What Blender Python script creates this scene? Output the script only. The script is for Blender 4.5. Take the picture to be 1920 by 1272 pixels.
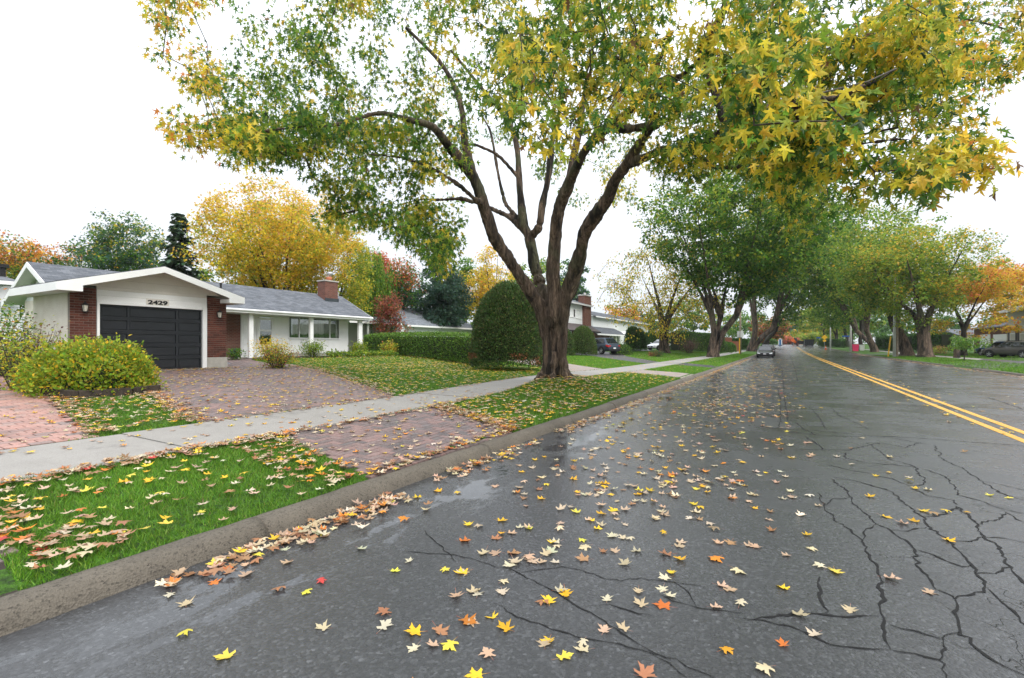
import bpy, bmesh, math, random
import numpy as np
from mathutils import Vector, Matrix, noise

for o in list(bpy.data.objects):
    bpy.data.objects.remove(o)
SC = bpy.context.scene
COL = SC.collection
RNG = np.random.default_rng(7)
random.seed(7)

# ---------------------------------------------------------------- camera, sky, sun, exposure
F, VX, HY, CAMH = 907.0, 1470.0, 648.0, 1.5      # focal length and horizon in pixels of the 1920x1272 photograph
TH = math.atan((VX - 960) / F)
CC, SS = math.cos(TH), math.sin(TH)
cam_data = bpy.data.cameras.new('camera')
cam_data.sensor_width = 36
cam_data.lens = F / 1920 * 36
cam_data.shift_y = (HY - 636) / 1920
cam_data.clip_end = 3000
cam = bpy.data.objects.new('camera', cam_data)
cam.location = (0, 0, CAMH)
cam.rotation_euler = (math.pi / 2, 0, TH)
COL.objects.link(cam)
SC.camera = cam

SUN_EL, SUN_AZ = math.radians(48), math.radians(112)
world = bpy.data.worlds.new('World')
SC.world = world
world.use_nodes = True
wn, wl = world.node_tree.nodes, world.node_tree.links
wn.clear()
sky = wn.new('ShaderNodeTexSky')
sky.sky_type = 'NISHITA'
sky.sun_disc = False
sky.sun_elevation = SUN_EL
sky.sun_rotation = SUN_AZ
sky.dust_density = 4
tc = wn.new('ShaderNodeTexCoord')
cl = wn.new('ShaderNodeTexNoise')
cl.inputs['Scale'].default_value = 2.2
cl.inputs['Detail'].default_value = 5
cr = wn.new('ShaderNodeValToRGB')
cr.color_ramp.elements[0].position = .3
cr.color_ramp.elements[0].color = (4.35, 4.6, 4.9, 1)
cr.color_ramp.elements[1].position = .7
cr.color_ramp.elements[1].color = (4.9, 5.1, 5.35, 1)
mx = wn.new('ShaderNodeMix')
mx.data_type = 'RGBA'
mx.inputs[0].default_value = .93
bg = wn.new('ShaderNodeBackground')
bg.inputs['Strength'].default_value = .1
out = wn.new('ShaderNodeOutputWorld')
wl.new(tc.outputs['Generated'], cl.inputs['Vector'])
wl.new(cl.outputs['Fac'], cr.inputs['Fac'])
wl.new(sky.outputs['Color'], mx.inputs[6])
wl.new(cr.outputs['Color'], mx.inputs[7])
# standard overcast sky: luminance grows with the sine of the elevation
sx = wn.new('ShaderNodeSeparateXYZ')
mr = wn.new('ShaderNodeMapRange')
mr.inputs['From Min'].default_value, mr.inputs['From Max'].default_value = 0, 1
mr.inputs['To Min'].default_value, mr.inputs['To Max'].default_value = 1, 2.2
vm = wn.new('ShaderNodeVectorMath')
vm.operation = 'SCALE'
wl.new(tc.outputs['Generated'], sx.inputs[0])
wl.new(sx.outputs[2], mr.inputs['Value'])
wl.new(mx.outputs[2], vm.inputs[0])
wl.new(mr.outputs[0], vm.inputs['Scale'])
wl.new(vm.outputs[0], bg.inputs['Color'])
wl.new(bg.outputs['Background'], out.inputs['Surface'])

sun_d = bpy.data.lights.new('sun', 'SUN')
sun_d.energy = 1.5
sun_d.angle = math.radians(35)
sun_d.color = (1, .97, .92)
sun = bpy.data.objects.new('sun', sun_d)
sun.rotation_euler = (math.pi / 2 - SUN_EL, 0, math.pi - SUN_AZ)
sun.location = (0, 0, 40)
COL.objects.link(sun)

SC.render.engine = 'CYCLES'
SC.view_settings.view_transform = 'Standard'
SC.view_settings.look = 'None'
SC.view_settings.gamma = 1
SC.view_settings.use_curve_mapping = False
SC.view_settings.exposure = 1.03
SC.cycles.max_bounces = 5
SC.cycles.diffuse_bounces = 3
SC.cycles.glossy_bounces = 3
SC.cycles.transparent_max_bounces = 12
SC.cycles.volume_bounces = 0

# ---------------------------------------------------------------- place: u along the road, v to the left of it, z up
def W(u, v, z):
    return (-v, u, z)
def smooth(a, b, x):
    t = min(1, max(0, (x - a) / (b - a)))
    return t * t * (3 - 2 * t)
def lerp(v, T):
    for (a, b), (d, e) in zip(T, T[1:]):
        if v <= d:
            return b + (e - b) * max(0, (v - a) / (d - a))
    return T[-1][1]
KERB_L, KERB_R = 3.56, -10.1
PROF_L = [(3.5, -.03), (3.7, .03), (3.77, .095), (3.9, .125), (6.15, .24), (7.95, .26), (17.9, .66), (25, .82), (60, .95), (1e4, 1)]
PROF_R = [(10.05, -.03), (10.2, .10), (10.3, .12), (14, .2), (20, .3), (1e4, .4)]
TREE_U, TREE_V = 13.07, 5.9
def rise(u):
    return min(max(0, u - 55), 150) ** 2 * .8e-4
def gz(u, v):
    z = rise(u)
    if v > 0:
        z += lerp(v, PROF_L)
        if v > 3.7:
            k = smooth(3.7, 5, v)
            z += .12 * math.exp(-((u - 16) / 6) ** 2) * k * (1 - smooth(8, 14, v))
            z += .27 * math.exp(-(((u - TREE_U) / 1.9) ** 2 + ((v - TREE_V + .15) / 1.5) ** 2)) * k * (1 - smooth(6.0, 6.4, v))
            z += .2 * smooth(40, 75, u) * smooth(8, 16, v)
    else:
        z += lerp(-v, PROF_R)
    return z
def ray(x):
    a = (x - 960) / F
    return CC + SS * a, SS - CC * a
def at_t(x, y, t):
    a, b = ray(x)
    return (t * a, t * b, CAMH + (HY - y) / F * t)
def on_v(x, y, v):
    a, b = ray(x)
    t = v / b
    return t * a, CAMH + (HY - y) / F * t
def U_(x, v):
    return on_v(x, HY, v)[0]
def Z_(x, y, v):
    return on_v(x, y, v)[1]
def on_ground(x, y):
    b, z = (HY - y) / F, .25
    for _ in range(40):
        t = max(.5, (z - CAMH) / b)
        a, c = ray(x)
        z = .5 * z + .5 * gz(t * a, t * c)
    return t * a, t * c, z
def on_road(x, y):
    t = CAMH * F / (y - HY)
    a, c = ray(x)
    return t * a, t * c
def at_v(x, v):
    a, b = ray(x)
    return v / b * a, v
def px_xy(P):
    """numpy (u,v,z) -> photo pixels and depth"""
    t = P[:, 0] * CC + P[:, 1] * SS
    a = P[:, 0] * SS - P[:, 1] * CC
    t2 = np.maximum(t, .01)
    return 960 + F * a / t2, HY - F * (P[:, 2] - CAMH) / t2, t

# ---------------------------------------------------------------- objects
def empty(name, label, cat, u, v, z, group=None, rot=0):
    o = bpy.data.objects.new(name, None)
    o.empty_display_size = .2
    o.location = W(u, v, z)
    o.rotation_euler = (0, 0, rot)
    COL.objects.link(o)
    return tag(o, label, cat, group)
def tag(o, label=None, cat=None, group=None, kind=None):
    for k, x in (('label', label), ('category', cat), ('group', group), ('kind', kind)):
        if x:
            o[k] = x
    return o
def adopt(o, parent, local=False):
    if parent is not None:
        o.parent = parent
        if not local:
            p = parent
            off = Vector((0, 0, 0))
            if p.type == 'EMPTY':
                off = Vector(p.location)
            o.matrix_parent_inverse = Matrix.Translation(-off)
    return o
def link_mesh(name, me, parent=None, local=False, kind=None):
    o = bpy.data.objects.new(name, me)
    COL.objects.link(o)
    if kind:
        o['kind'] = kind
    return adopt(o, parent, local)

class MB:
    """collects shapes in (u, v, z), builds one mesh object"""
    def __init__(self, local=False):
        self.v, self.f, self.m, self.local = [], [], [], local
        self.mi = 0
    def add(self, vs, fs):
        n = len(self.v)
        self.v += [tuple(p) for p in vs]
        self.f += [tuple(i + n for i in f) for f in fs]
        self.m += [self.mi] * len(fs)
        return self
    def box(self, u0, u1, v0, v1, z0, z1):
        return self.add([(u0, v0, z0), (u1, v0, z0), (u1, v1, z0), (u0, v1, z0), (u0, v0, z1), (u1, v0, z1), (u1, v1, z1), (u0, v1, z1)],
                        [(3, 2, 1, 0), (4, 5, 6, 7), (0, 1, 5, 4), (1, 2, 6, 5), (2, 3, 7, 6), (3, 0, 4, 7)])
    def prism(self, poly, d):
        """poly: 3-D points of a flat outline, d: extrusion vector"""
        n = len(poly)
        q = [tuple(p[i] + d[i] for i in range(3)) for p in poly]
        return self.add(list(poly) + q, [tuple(range(n))[::-1], tuple(range(n, 2 * n))] + [(i, (i + 1) % n, n + (i + 1) % n, n + i) for i in range(n)])
    def quad(self, *p):
        return self.add(p, [tuple(range(len(p)))])
    def tube(self, pts, rad, n=8, cap=True):
        pts = [Vector(p) for p in pts]
        rings = []
        for i, p in enumerate(pts):
            d = (pts[min(i + 1, len(pts) - 1)] - pts[max(i - 1, 0)]).normalized()
            x = d.cross(Vector((0, 0, 1)) if abs(d.z) < .9 else Vector((1, 0, 0))).normalized()
            y = d.cross(x)
            r = rad[i] if isinstance(rad, (list, tuple)) else rad
            rings.append([p + (x * math.cos(k * 2 * math.pi / n) + y * math.sin(k * 2 * math.pi / n)) * r for k in range(n)])
        vs = [q for r in rings for q in r]
        fs = [(i * n + k, i * n + (k + 1) % n, (i + 1) * n + (k + 1) % n, (i + 1) * n + k) for i in range(len(rings) - 1) for k in range(n)]
        if cap:
            fs += [tuple(range(n))[::-1], tuple(range(len(vs) - n, len(vs)))]
        return self.add(vs, fs)
    def lathe(self, c, prof, n=16):
        vs, fs = [], []
        for r, z in prof:
            vs += [(c[0] + r * math.cos(k * 2 * math.pi / n), c[1] + r * math.sin(k * 2 * math.pi / n), c[2] + z) for k in range(n)]
        for i in range(len(prof) - 1):
            fs += [(i * n + k, i * n + (k + 1) % n, (i + 1) * n + (k + 1) % n, (i + 1) * n + k) for k in range(n)]
        fs += [tuple(range(n))[::-1], tuple(range(len(vs) - n, len(vs)))]
        return self.add(vs, fs)
    def build(self, name, mats, parent=None, bevel=0, kind=None, smoothf=False, sub=0):
        me = bpy.data.meshes.new(name)
        me.from_pydata([p if self.local else W(*p) for p in self.v], [], self.f)
        bm = bmesh.new()
        bm.from_mesh(me)
        bmesh.ops.recalc_face_normals(bm, faces=bm.faces)
        bm.to_mesh(me)
        bm.free()
        for m in (mats if isinstance(mats, (list, tuple)) else [mats]):
            me.materials.append(m)
        if self.mi:
            me.polygons.foreach_set('material_index', self.m)
        if smoothf:
            me.polygons.foreach_set('use_smooth', [True] * len(me.polygons))
        o = link_mesh(name, me, parent, self.local, kind)
        if bevel:
            b = o.modifiers.new('bevel', 'BEVEL')
            b.width = bevel
            b.segments = 2
            b.limit_method = 'ANGLE'
        if sub:
            s_ = o.modifiers.new('sub', 'SUBSURF')
            s_.levels = s_.render_levels = sub
        return o
def box(name, mat, parent, u0, u1, v0, v1, z0, z1, bevel=0, kind=None):
    return MB().box(min(u0, u1), max(u0, u1), min(v0, v1), max(v0, v1), z0, z1).build(name, mat, parent, bevel, kind)

def fast_mesh(name, V, Fc, mat, cols=None, smoothf=False):
    """V (n,3) world coords, Fc (m,k) equal-sized faces"""
    me = bpy.data.meshes.new(name)
    n, (m, k) = len(V), Fc.shape
    me.vertices.add(n)
    me.vertices.foreach_set('co', np.ascontiguousarray(V, dtype=np.float32).ravel())
    me.loops.add(m * k)
    me.loops.foreach_set('vertex_index', Fc.astype(np.int32).ravel())
    me.polygons.add(m)
    me.polygons.foreach_set('loop_start', np.arange(0, m * k, k, dtype=np.int32))
    if smoothf:
        me.polygons.foreach_set('use_smooth', np.ones(m, dtype=bool))
    if cols is not None:
        at = me.color_attributes.new('Col', 'FLOAT_COLOR', 'POINT')
        c4 = np.ones((n, 4), dtype=np.float32)
        c4[:, :3] = cols
        at.data.foreach_set('color', c4.ravel())
    me.update(calc_edges=True)
    me.materials.append(mat)
    return me
def toW(P):
    return np.stack([-P[:, 1], P[:, 0], P[:, 2]], 1)

# ---------------------------------------------------------------- materials
class NT:
    def __init__(self, name):
        self.m = bpy.data.materials.new(name)
        self.m.use_nodes = True
        self.t = self.m.node_tree
        self.n, self.l = self.t.nodes, self.t.links
        self.p = self.n['Principled BSDF']
        self.out = self.n['Material Output']
        self.p.inputs['Specular IOR Level'].default_value = .35
    def N(self, typ, ins=None, **kw):
        x = self.n.new('ShaderNode' + typ)
        for k, v in kw.items():
            setattr(x, k, v)
        for k, v in (ins or {}).items():
            if hasattr(v, 'is_linked'):
                self.l.new(v, x.inputs[k])
            else:
                x.inputs[k].default_value = v
        return x
    def coord(self, scale=(1, 1, 1), rot=(0, 0, 0), kind='Object', loc=(0, 0, 0)):
        c = self.N('TexCoord').outputs[kind]
        return self.N('Mapping', {'Vector': c, 'Scale': scale, 'Rotation': rot, 'Location': loc}).outputs[0]
    def noise(self, vec, scale, detail=4, rough=.55, dist=0):
        return self.N('TexNoise', {'Vector': vec, 'Scale': scale, 'Detail': detail, 'Roughness': rough, 'Distortion': dist}).outputs['Fac']
    def ramp(self, fac, stops):
        r = self.N('ValToRGB', {'Fac': fac})
        e = r.color_ramp.elements
        while len(e) < len(stops):
            e.new(.5)
        for x, (p, c) in zip(e, stops):
            x.position = p
            x.color = tuple(c) + (1,) if isinstance(c, (tuple, list)) else (c, c, c, 1)
        return r.outputs['Color']
    def mix(self, f, a, b, mode='MIX'):
        x = self.N('Mix', data_type='RGBA', blend_type=mode)
        for i, v in ((0, f), (6, a), (7, b)):
            if hasattr(v, 'is_linked'):
                self.l.new(v, x.inputs[i])
            elif i == 0:
                x.inputs[i].default_value = v
            else:
                x.inputs[i].default_value = tuple(v) + (1,) if len(v) == 3 else v
        return x.outputs[2]
    def math(self, op, a, b=0, c=0, clamp=False):
        x = self.N('Math', operation=op, use_clamp=clamp)
        for i, v in enumerate((a, b, c)):
            if hasattr(v, 'is_linked'):
                self.l.new(v, x.inputs[i])
            else:
                x.inputs[i].default_value = v
        return x.outputs[0]
    def rng(self, v, a, b, c=0, d=1, typ='SMOOTHSTEP'):
        return self.N('MapRange', {'Value': v, 'From Min': a, 'From Max': b, 'To Min': c, 'To Max': d}, interpolation_type=typ).outputs[0]
    def set(self, **kw):
        for k, v in kw.items():
            k = {'col': 'Base Color', 'rough': 'Roughness', 'metal': 'Metallic', 'spec': 'Specular IOR Level', 'coat': 'Coat Weight', 'normal': 'Normal'}[k]
            if hasattr(v, 'is_linked'):
                self.l.new(v, self.p.inputs[k])
            else:
                self.p.inputs[k].default_value = tuple(v) + (1,) if isinstance(v, (tuple, list)) else v
        return self
    def bump(self, h, strength=.5, dist=.02, prev=None):
        b = self.N('Bump', {'Height': h, 'Strength': strength, 'Distance': dist})
        if prev is not None:
            self.l.new(prev, b.inputs['Normal'])
        return b.outputs['Normal']

def simple(name, col, rough=.6, var=.12, scale=3, bump=0, bscale=30, metal=0, spec=.35, coat=0):
    k = NT(name)
    c = k.coord()
    n = k.noise(c, scale, 5)
    lo = tuple(x * (1 - var) for x in col)
    hi = tuple(min(1, x * (1 + var)) for x in col)
    k.set(col=k.ramp(n, [(.3, lo), (.7, hi)]), rough=rough, metal=metal, spec=spec, coat=coat)
    if bump:
        k.set(normal=k.bump(k.noise(c, bscale, 4), bump, .01))
    return k.m

MT = {}
def mats():
    M = MT
    M['white'] = simple('white_paint', (.83, .83, .82), .5, .04, 2, .1, 40)
    M['cream'] = simple('cream_soffit', (.70, .66, .60), .55, .05, 2, .1, 40)
    M['trim'] = simple('white_trim', (.80, .80, .79), .4, .04, 3)
    M['charcoal'] = simple('charcoal_paint', (.019, .021, .025), .36, .18, 4, .08, 60)
    M['black'] = simple('black_metal', (.012, .012, .013), .45, .1)
    M['concrete'] = simple('concrete', (.40, .38, .34), .85, .2, 5, .3, 60)
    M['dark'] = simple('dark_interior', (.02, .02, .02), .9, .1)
    M['steel'] = simple('galvanised_steel', (.45, .46, .47), .45, .1, 3, 0, 1, .6)
    M['alu'] = simple('grey_aluminium', (.5, .5, .5), .45, .06)
    M['rubber'] = simple('tyre_rubber', (.013, .013, .013), .85, .15, 30, .2, 80)
    M['rim'] = simple('alloy_rim', (.42, .43, .44), .3, .05, 5, 0, 1, .8)
    M['clay'] = simple('clay_pot', (.40, .14, .07), .8, .2)
    M['wood'] = simple('weathered_timber', (.045, .034, .026), .85, .35, 12, .6, 40)
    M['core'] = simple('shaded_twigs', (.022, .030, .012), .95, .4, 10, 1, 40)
    M['soil'] = simple('dark_soil', (.030, .021, .015), .95, .4, 10, 1, 40)
    M['gravel'] = simple('grey_gravel', (.16, .16, .17), .9, .5, 30, 1, 60)
    M['brown_wood'] = simple('brown_fence_wood', (.22, .075, .04), .8, .2, 4)
    M['pole_wood'] = simple('grey_pole_wood', (.30, .24, .18), .85, .25, 6, .4, 40)
    M['pole_white'] = simple('pale_concrete_pole', (.62, .62, .60), .8, .1, 4)
    M['yellow'] = simple('yellow_plastic', (.75, .42, .02), .5, .06)
    M['orange'] = simple('orange_plastic', (.85, .16, .02), .5, .06)
    M['pink'] = simple('pink_plastic', (.80, .05, .16), .5, .06)
    M['blue'] = simple('blue_plastic', (.02, .16, .42), .5, .06)
    M['signblue'] = simple('blue_sign', (.02, .10, .40), .5, .06)
    M['dumpster'] = simple('dark_steel_paint', (.035, .045, .05), .6, .2)
    M['beige'] = simple('beige_siding', (.46, .45, .40), .6, .06, 2)
    M['brownroof'] = simple('brown_shingle', (.085, .068, .066), .85, .25, 20, .3, 60)
    M['shutter'] = simple('dark_shutter', (.035, .03, .035), .6, .1)
    M['redtail'] = simple('red_lens', (.50, .012, .012), .2, .05)
    M['lens'] = simple('clear_lens', (.65, .67, .70), .12, .05)
    M['plate'] = simple('plate_white', (.75, .75, .78), .4, .03)
    M['amber'] = simple('frosted_lamp_glass', (.62, .58, .5), .3, .1)
    M['curtain'] = simple('sheer_curtain', (.52, .56, .46), .9, .1)
    for n, c in (('paint_navy', (.028, .045, .068)), ('paint_white', (.74, .76, .78)), ('paint_black', (.012, .013, .015)),
                 ('paint_grey', (.085, .078, .072)), ('paint_blue', (.015, .07, .17)), ('paint_dark', (.03, .032, .035))):
        M[n] = simple(n, c, .28, .03, 2, 0, 1, .25, .5, .6)
    # stucco
    k = NT('stucco'); c = k.coord()
    k.set(col=k.ramp(k.noise(c, 2.5, 6), [(.3, (.62, .57, .48)), (.7, (.72, .68, .60))]), rough=.9, normal=k.bump(k.noise(c, 45, 3), .9, .02))
    M['stucco'] = k.m
    # white siding with horizontal laps
    for nm, col, per in (('siding', (.74, .76, .76), .18), ('siding_vertical', (.55, .53, .50), .15)):
        k = NT(nm); c = k.coord()
        s = k.N('SeparateXYZ', {'Vector': c}).outputs
        h = k.math('FRACT', k.math('DIVIDE', s[2] if nm == 'siding' else s[1], per))
        k.set(col=k.mix(k.noise(c, 2, 4), tuple(x * .93 for x in col), col), rough=.55, normal=k.bump(k.rng(h, 0, .14, 0, 1), 1, .02))
        M[nm] = k.m
    # shingles
    for nm, a, b in (('shingle', (.085, .093, .108), (.15, .16, .18)), ('shingle_pale', (.13, .145, .165), (.22, .24, .265)), ('shingle_dark', (.06, .065, .075), (.10, .11, .125))):
        k = NT(nm); c = k.coord(rot=(0, 0, math.pi / 2))
        s = k.N('SeparateXYZ', {'Vector': c}).outputs
        q = k.N('CombineXYZ', {'X': s[0], 'Y': k.math('MULTIPLY', s[2], 2.1)}).outputs[0]
        bt = k.N('TexBrick', {'Vector': q, 'Color1': a + (1,), 'Color2': b + (1,), 'Mortar': tuple(x * .55 for x in a) + (1,), 'Scale': 1,
                              'Mortar Size': .006, 'Brick Width': .32, 'Row Height': .14, 'Bias': -.1})
        g = k.ramp(k.noise(c, 1.3, 6, .7), [(.3, .78), (.7, 1.2)])
        k.set(col=k.mix(1, k.mix(1, bt.outputs['Color'], g, 'MULTIPLY'), k.ramp(k.noise(c, 140, 2), [(.3, .7), (.7, 1.3)]), 'MULTIPLY'), rough=.85,
              normal=k.bump(bt.outputs['Fac'], -.5, .01))
        M[nm] = k.m
    # brick: single bricks vary by object, wall material for far brickwork
    k = NT('red_brick'); c = k.coord(kind='Object')
    r = k.N('ObjectInfo').outputs['Random']
    base = k.ramp(r, [(0, (.070, .024, .017)), (.5, (.120, .038, .026)), (1, (.17, .060, .040))])
    k.set(col=k.mix(1, base, k.ramp(k.noise(c, 30, 5), [(.3, .72), (.7, 1.2)]), 'MULTIPLY'), rough=.85, normal=k.bump(k.noise(c, 90, 3), .4, .006))
    M['brick'] = k.m
    k = NT('brickwork'); c = k.coord()
    s = k.N('SeparateXYZ', {'Vector': c}).outputs
    q = k.N('CombineXYZ', {'X': k.math('ADD', s[0], s[1]), 'Y': s[2]}).outputs[0]
    bt = k.N('TexBrick', {'Vector': q, 'Color1': (.10, .030, .021, 1), 'Color2': (.165, .054, .036, 1), 'Mortar': (.20, .17, .14, 1), 'Scale': 1,
                          'Mortar Size': .006, 'Brick Width': .22, 'Row Height': .075})
    k.set(col=bt.outputs['Color'], rough=.85, normal=k.bump(bt.outputs['Fac'], -.6, .01))
    M['brickwork'] = k.m
    M['mortar'] = simple('mortar', (.22, .19, .16), .95, .2, 20, .4, 80)
    # glass
    k = NT('window_glass')
    lw = k.N('LayerWeight', {'Blend': .35}).outputs['Facing']
    g = k.N('BsdfGlossy', {'Roughness': .015, 'Color': (1, 1, 1, 1)})
    t = k.N('BsdfTransparent', {'Color': (.62, .70, .64, 1)})
    ms = k.N('MixShader', {0: k.rng(lw, 0, 1, .10, .6, 'LINEAR'), 1: t.outputs[0], 2: g.outputs[0]})
    k.l.new(ms.outputs[0], k.out.inputs['Surface'])
    M['glass'] = k.m
    k = NT('car_glass'); k.set(col=(.012, .015, .017), rough=.04, spec=.8)
    M['carglass'] = k.m
    # leaves: colour comes from each leaf
    for nm, tr, rg in (('leaf', .5, .45), ('needle', .2, .6), ('litter', .12, .5)):
        k = NT(nm)
        a = k.N('Attribute', attribute_name='Col').outputs['Color']
        k.set(col=a, rough=rg, spec=.3)
        t = k.N('BsdfTranslucent', {'Color': k.N('Gamma', {'Color': a, 'Gamma': .72}).outputs[0]})
        ms = k.N('MixShader', {0: tr, 1: k.p.outputs[0], 2: t.outputs[0]})
        k.l.new(ms.outputs[0], k.out.inputs['Surface'])
        M[nm] = k.m
    # bark
    for nm, pal in (('bark', [(.28, (.014, .010, .008)), (.43, (.060, .040, .028)), (.58, (.15, .105, .075)), (.75, (.26, .20, .155))]),
                    ('bark_dark', [(.25, (.016, .014, .011)), (.5, (.045, .037, .030)), (.8, (.10, .085, .07))])):
        k = NT(nm); c = k.coord(scale=(1, 1, .16))
        n1 = k.noise(c, 17, 8, .72, .9)
        col = k.ramp(n1, pal)
        col = k.mix(1, col, k.ramp(k.noise(k.coord(scale=(1, 1, .12)), 5.5, 5, .7), [(.34, .25), (.5, .95), (.66, 1.75)]), 'MULTIPLY')
        c2 = k.coord()
        mossn = k.rng(k.noise(c2, 1.1, 5), .46, .62)
        geo = k.N('NewGeometry').outputs['Normal']
        nz = k.N('SeparateXYZ', {'Vector': geo}).outputs[2]
        zc = k.N('SeparateXYZ', {'Vector': c2}).outputs[2]
        moss = k.math('MULTIPLY', mossn, k.rng(zc, 2.5, 4.5, .12, .85))
        col = k.mix(moss, col, k.ramp(n1, [(.3, (.03, .034, .016)), (.75, (.115, .12, .062))]))
        wet = k.rng(k.noise(k.coord(scale=(1, 1, .22)), 2.6, 4), .52, .62)
        col = k.mix(k.math('MULTIPLY', wet, .88), col, (.008, .007, .006))
        k.set(col=col, rough=.85, normal=k.bump(n1, 1, .05))
        M[nm] = k.m
    k = NT('twig'); k.set(col=k.ramp(k.noise(k.coord(), 6, 4), [(.3, (.035, .028, .020)), (.7, (.09, .08, .055))]), rough=.85)
    M['twig'] = k.m
    # lawn soil under the grass blades
    k = NT('lawn'); c = k.coord()
    n1, n2 = k.noise(c, .35, 4), k.noise(c, 14, 6, .7)
    g = k.mix(n1, (.055, .155, .010), (.095, .235, .014))
    g = k.mix(k.rng(n2, .35, .7), tuple(x * .45 for x in (.04, .10, .01)), g)
    bare = k.rng(k.noise(c, .9, 5), .62, .72)
    g = k.mix(k.math('MULTIPLY', bare, .6), g, (.035, .028, .016))
    k.set(col=g, rough=.9, normal=k.bump(k.noise(c, 40, 4), 1, .05))
    M['lawn'] = k.m
    k = NT('grass_blade')
    a = k.N('Attribute', attribute_name='Col').outputs['Color']
    k.set(col=a, rough=.5, spec=.3)
    t = k.N('BsdfTranslucent', {'Color': a})
    ms = k.N('MixShader', {0: .3, 1: k.p.outputs[0], 2: t.outputs[0]})
    k.l.new(ms.outputs[0], k.out.inputs['Surface'])
    M['grass'] = k.m
    # wet asphalt
    k = NT('wet_asphalt'); c = k.coord()
    s = k.N('SeparateXYZ', {'Vector': c}).outputs
    fine = k.noise(c, 120, 3, .7)
    vo = k.N('TexVoronoi', {'Vector': c, 'Scale': 62}).outputs
    speck = k.ramp(vo['Color'], [(.0, .6), (.6, .95), (.85, 1.6), (.97, 2.6)])
    big = k.noise(c, .5, 6, .6)
    col = k.mix(big, (.030, .031, .033), (.062, .064, .068))
    col = k.mix(1, col, k.mix(.75, (1, 1, 1), speck), 'MULTIPLY')
    # faint net of hairline cracks
    dv = k.N('VectorMath', {0: c, 1: k.N('TexNoise', {'Vector': c, 'Scale': 2.2, 'Detail': 4}).outputs['Color']}, operation='ADD').outputs[0]
    ve = k.N('TexVoronoi', {'Vector': dv, 'Scale': 1.25}, feature='DISTANCE_TO_EDGE').outputs['Distance']
    reg = k.math('MULTIPLY', k.rng(s[0], .2, 1.6), k.rng(k.noise(c, .35, 3), .42, .58))
    crack = k.math('MULTIPLY', k.rng(ve, .0, .011, 1, 0), reg)
    col = k.mix(k.math('MULTIPLY', crack, .85), col, (.006, .006, .006))
    wet = k.rng(k.noise(c, .8, 6, .65), .35, .65)
    # thin water film in the left gutter
    pud = k.math('MULTIPLY', k.rng(k.noise(k.coord(scale=(1, .45, 1)), 2.3, 7, .7), .50, .56), k.math('MULTIPLY', k.rng(s[0], -3.45, -3.2), k.rng(s[0], -2.1, -2.8)))
    rough = k.math('SUBTRACT', k.rng(wet, 0, 1, .33, .17, 'LINEAR'), k.math('MULTIPLY', pud, .24))
    hgt = k.math('ADD', k.math('MULTIPLY', vo['Distance'], -1.0), k.math('MULTIPLY', fine, .7))
    nb = k.bump(hgt, .30, .006)
    nb = k.bump(k.math('MULTIPLY', crack, -1), .8, .01, nb)
    flat = k.N('NewGeometry').outputs['Normal']
    nn = k.N('Mix', {}, data_type='VECTOR')
    k.l.new(k.math('MULTIPLY', pud, .92), nn.inputs[0]); k.l.new(nb, nn.inputs[4]); k.l.new(flat, nn.inputs[5])
    k.set(col=col, rough=rough, normal=nn.outputs[1], spec=.5)
    M['asphalt'] = k.m
    k = NT('drive_asphalt'); c = k.coord()
    k.set(col=k.mix(k.noise(c, 40, 4, .7), (.03, .031, .033), (.075, .077, .08)), rough=.5, normal=k.bump(k.noise(c, 120, 3), .5, .01))
    M['drive_asphalt'] = k.m
    k = NT('crack'); k.set(col=(.007, .007, .007), rough=.8)
    M['crack'] = k.m
    k = NT('yellow_line'); c = k.coord()
    w = k.rng(k.noise(c, 14, 6, .75), .30, .46)
    k.set(col=k.mix(w, (.05, .05, .052), k.mix(k.noise(c, 3, 3), (.62, .30, .025), (.72, .40, .06))), rough=.5, normal=k.bump(k.noise(c, 120, 3, .7), .4, .008))
    M['line'] = k.m
    # sidewalk and kerb concrete
    for nm, a, b, sp in (('walk_concrete', (.215, .20, .185), (.32, .305, .285), 0), ('kerb_concrete', (.052, .044, .035), (.19, .165, .13), 1)):
        k = NT(nm); c = k.coord()
        r = k.N('ObjectInfo').outputs['Random']
        col = k.mix(k.noise(c, 2.2, 7, .65), a, b)
        col = k.mix(1, col, k.ramp(r, [(0, .9), (1, 1.08)]), 'MULTIPLY')
        vo = k.N('TexVoronoi', {'Vector': c, 'Scale': 85 if sp else 130}).outputs
        col = k.mix(1, col, k.ramp(vo['Color'], [(.1, .5 if sp else .8), (.35, 1), (.9, 1.15)]), 'MULTIPLY')
        col = k.mix(k.rng(k.noise(c, 1.1, 6, .7), .56, .72, 0, .55), col, tuple(x * .5 for x in a))
        k.set(col=col, rough=.75 if sp else .7, normal=k.bump(k.math('ADD', k.noise(c, 60, 5, .7), vo['Distance']), .6 if sp else .3, .012 if sp else .006))
        M[nm] = k.m
    # pavers
    for nm, st in (('paver_brown', [(0, (.12, .105, .105)), (.45, (.19, .13, .122)), (.75, (.25, .155, .14)), (1, (.165, .14, .14))]),
                   ('paver_red', [(0, (.23, .18, .17)), (.25, (.36, .20, .17)), (.7, (.44, .24, .20)), (1, (.38, .25, .22))]),
                   ('paver_pink', [(0, (.30, .22, .20)), (1, (.38, .30, .27))])):
        k = NT(nm); c = k.coord(kind='Object')
        a = k.N('Attribute', attribute_name='rnd').outputs['Fac']
        r = k.N('ObjectInfo').outputs['Random']
        rr = k.math('FRACT', k.math('ADD', a, r))
        g = k.N('NewGeometry').outputs['Position']
        col = k.mix(1, k.ramp(rr, st), k.ramp(k.noise(g, 22, 6, .7), [(.25, .6), (.7, 1.18)]), 'MULTIPLY')
        col = k.mix(k.rng(k.noise(g, 1.4, 5), .5, .72, 0, .5), col, (.06, .055, .055))
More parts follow.
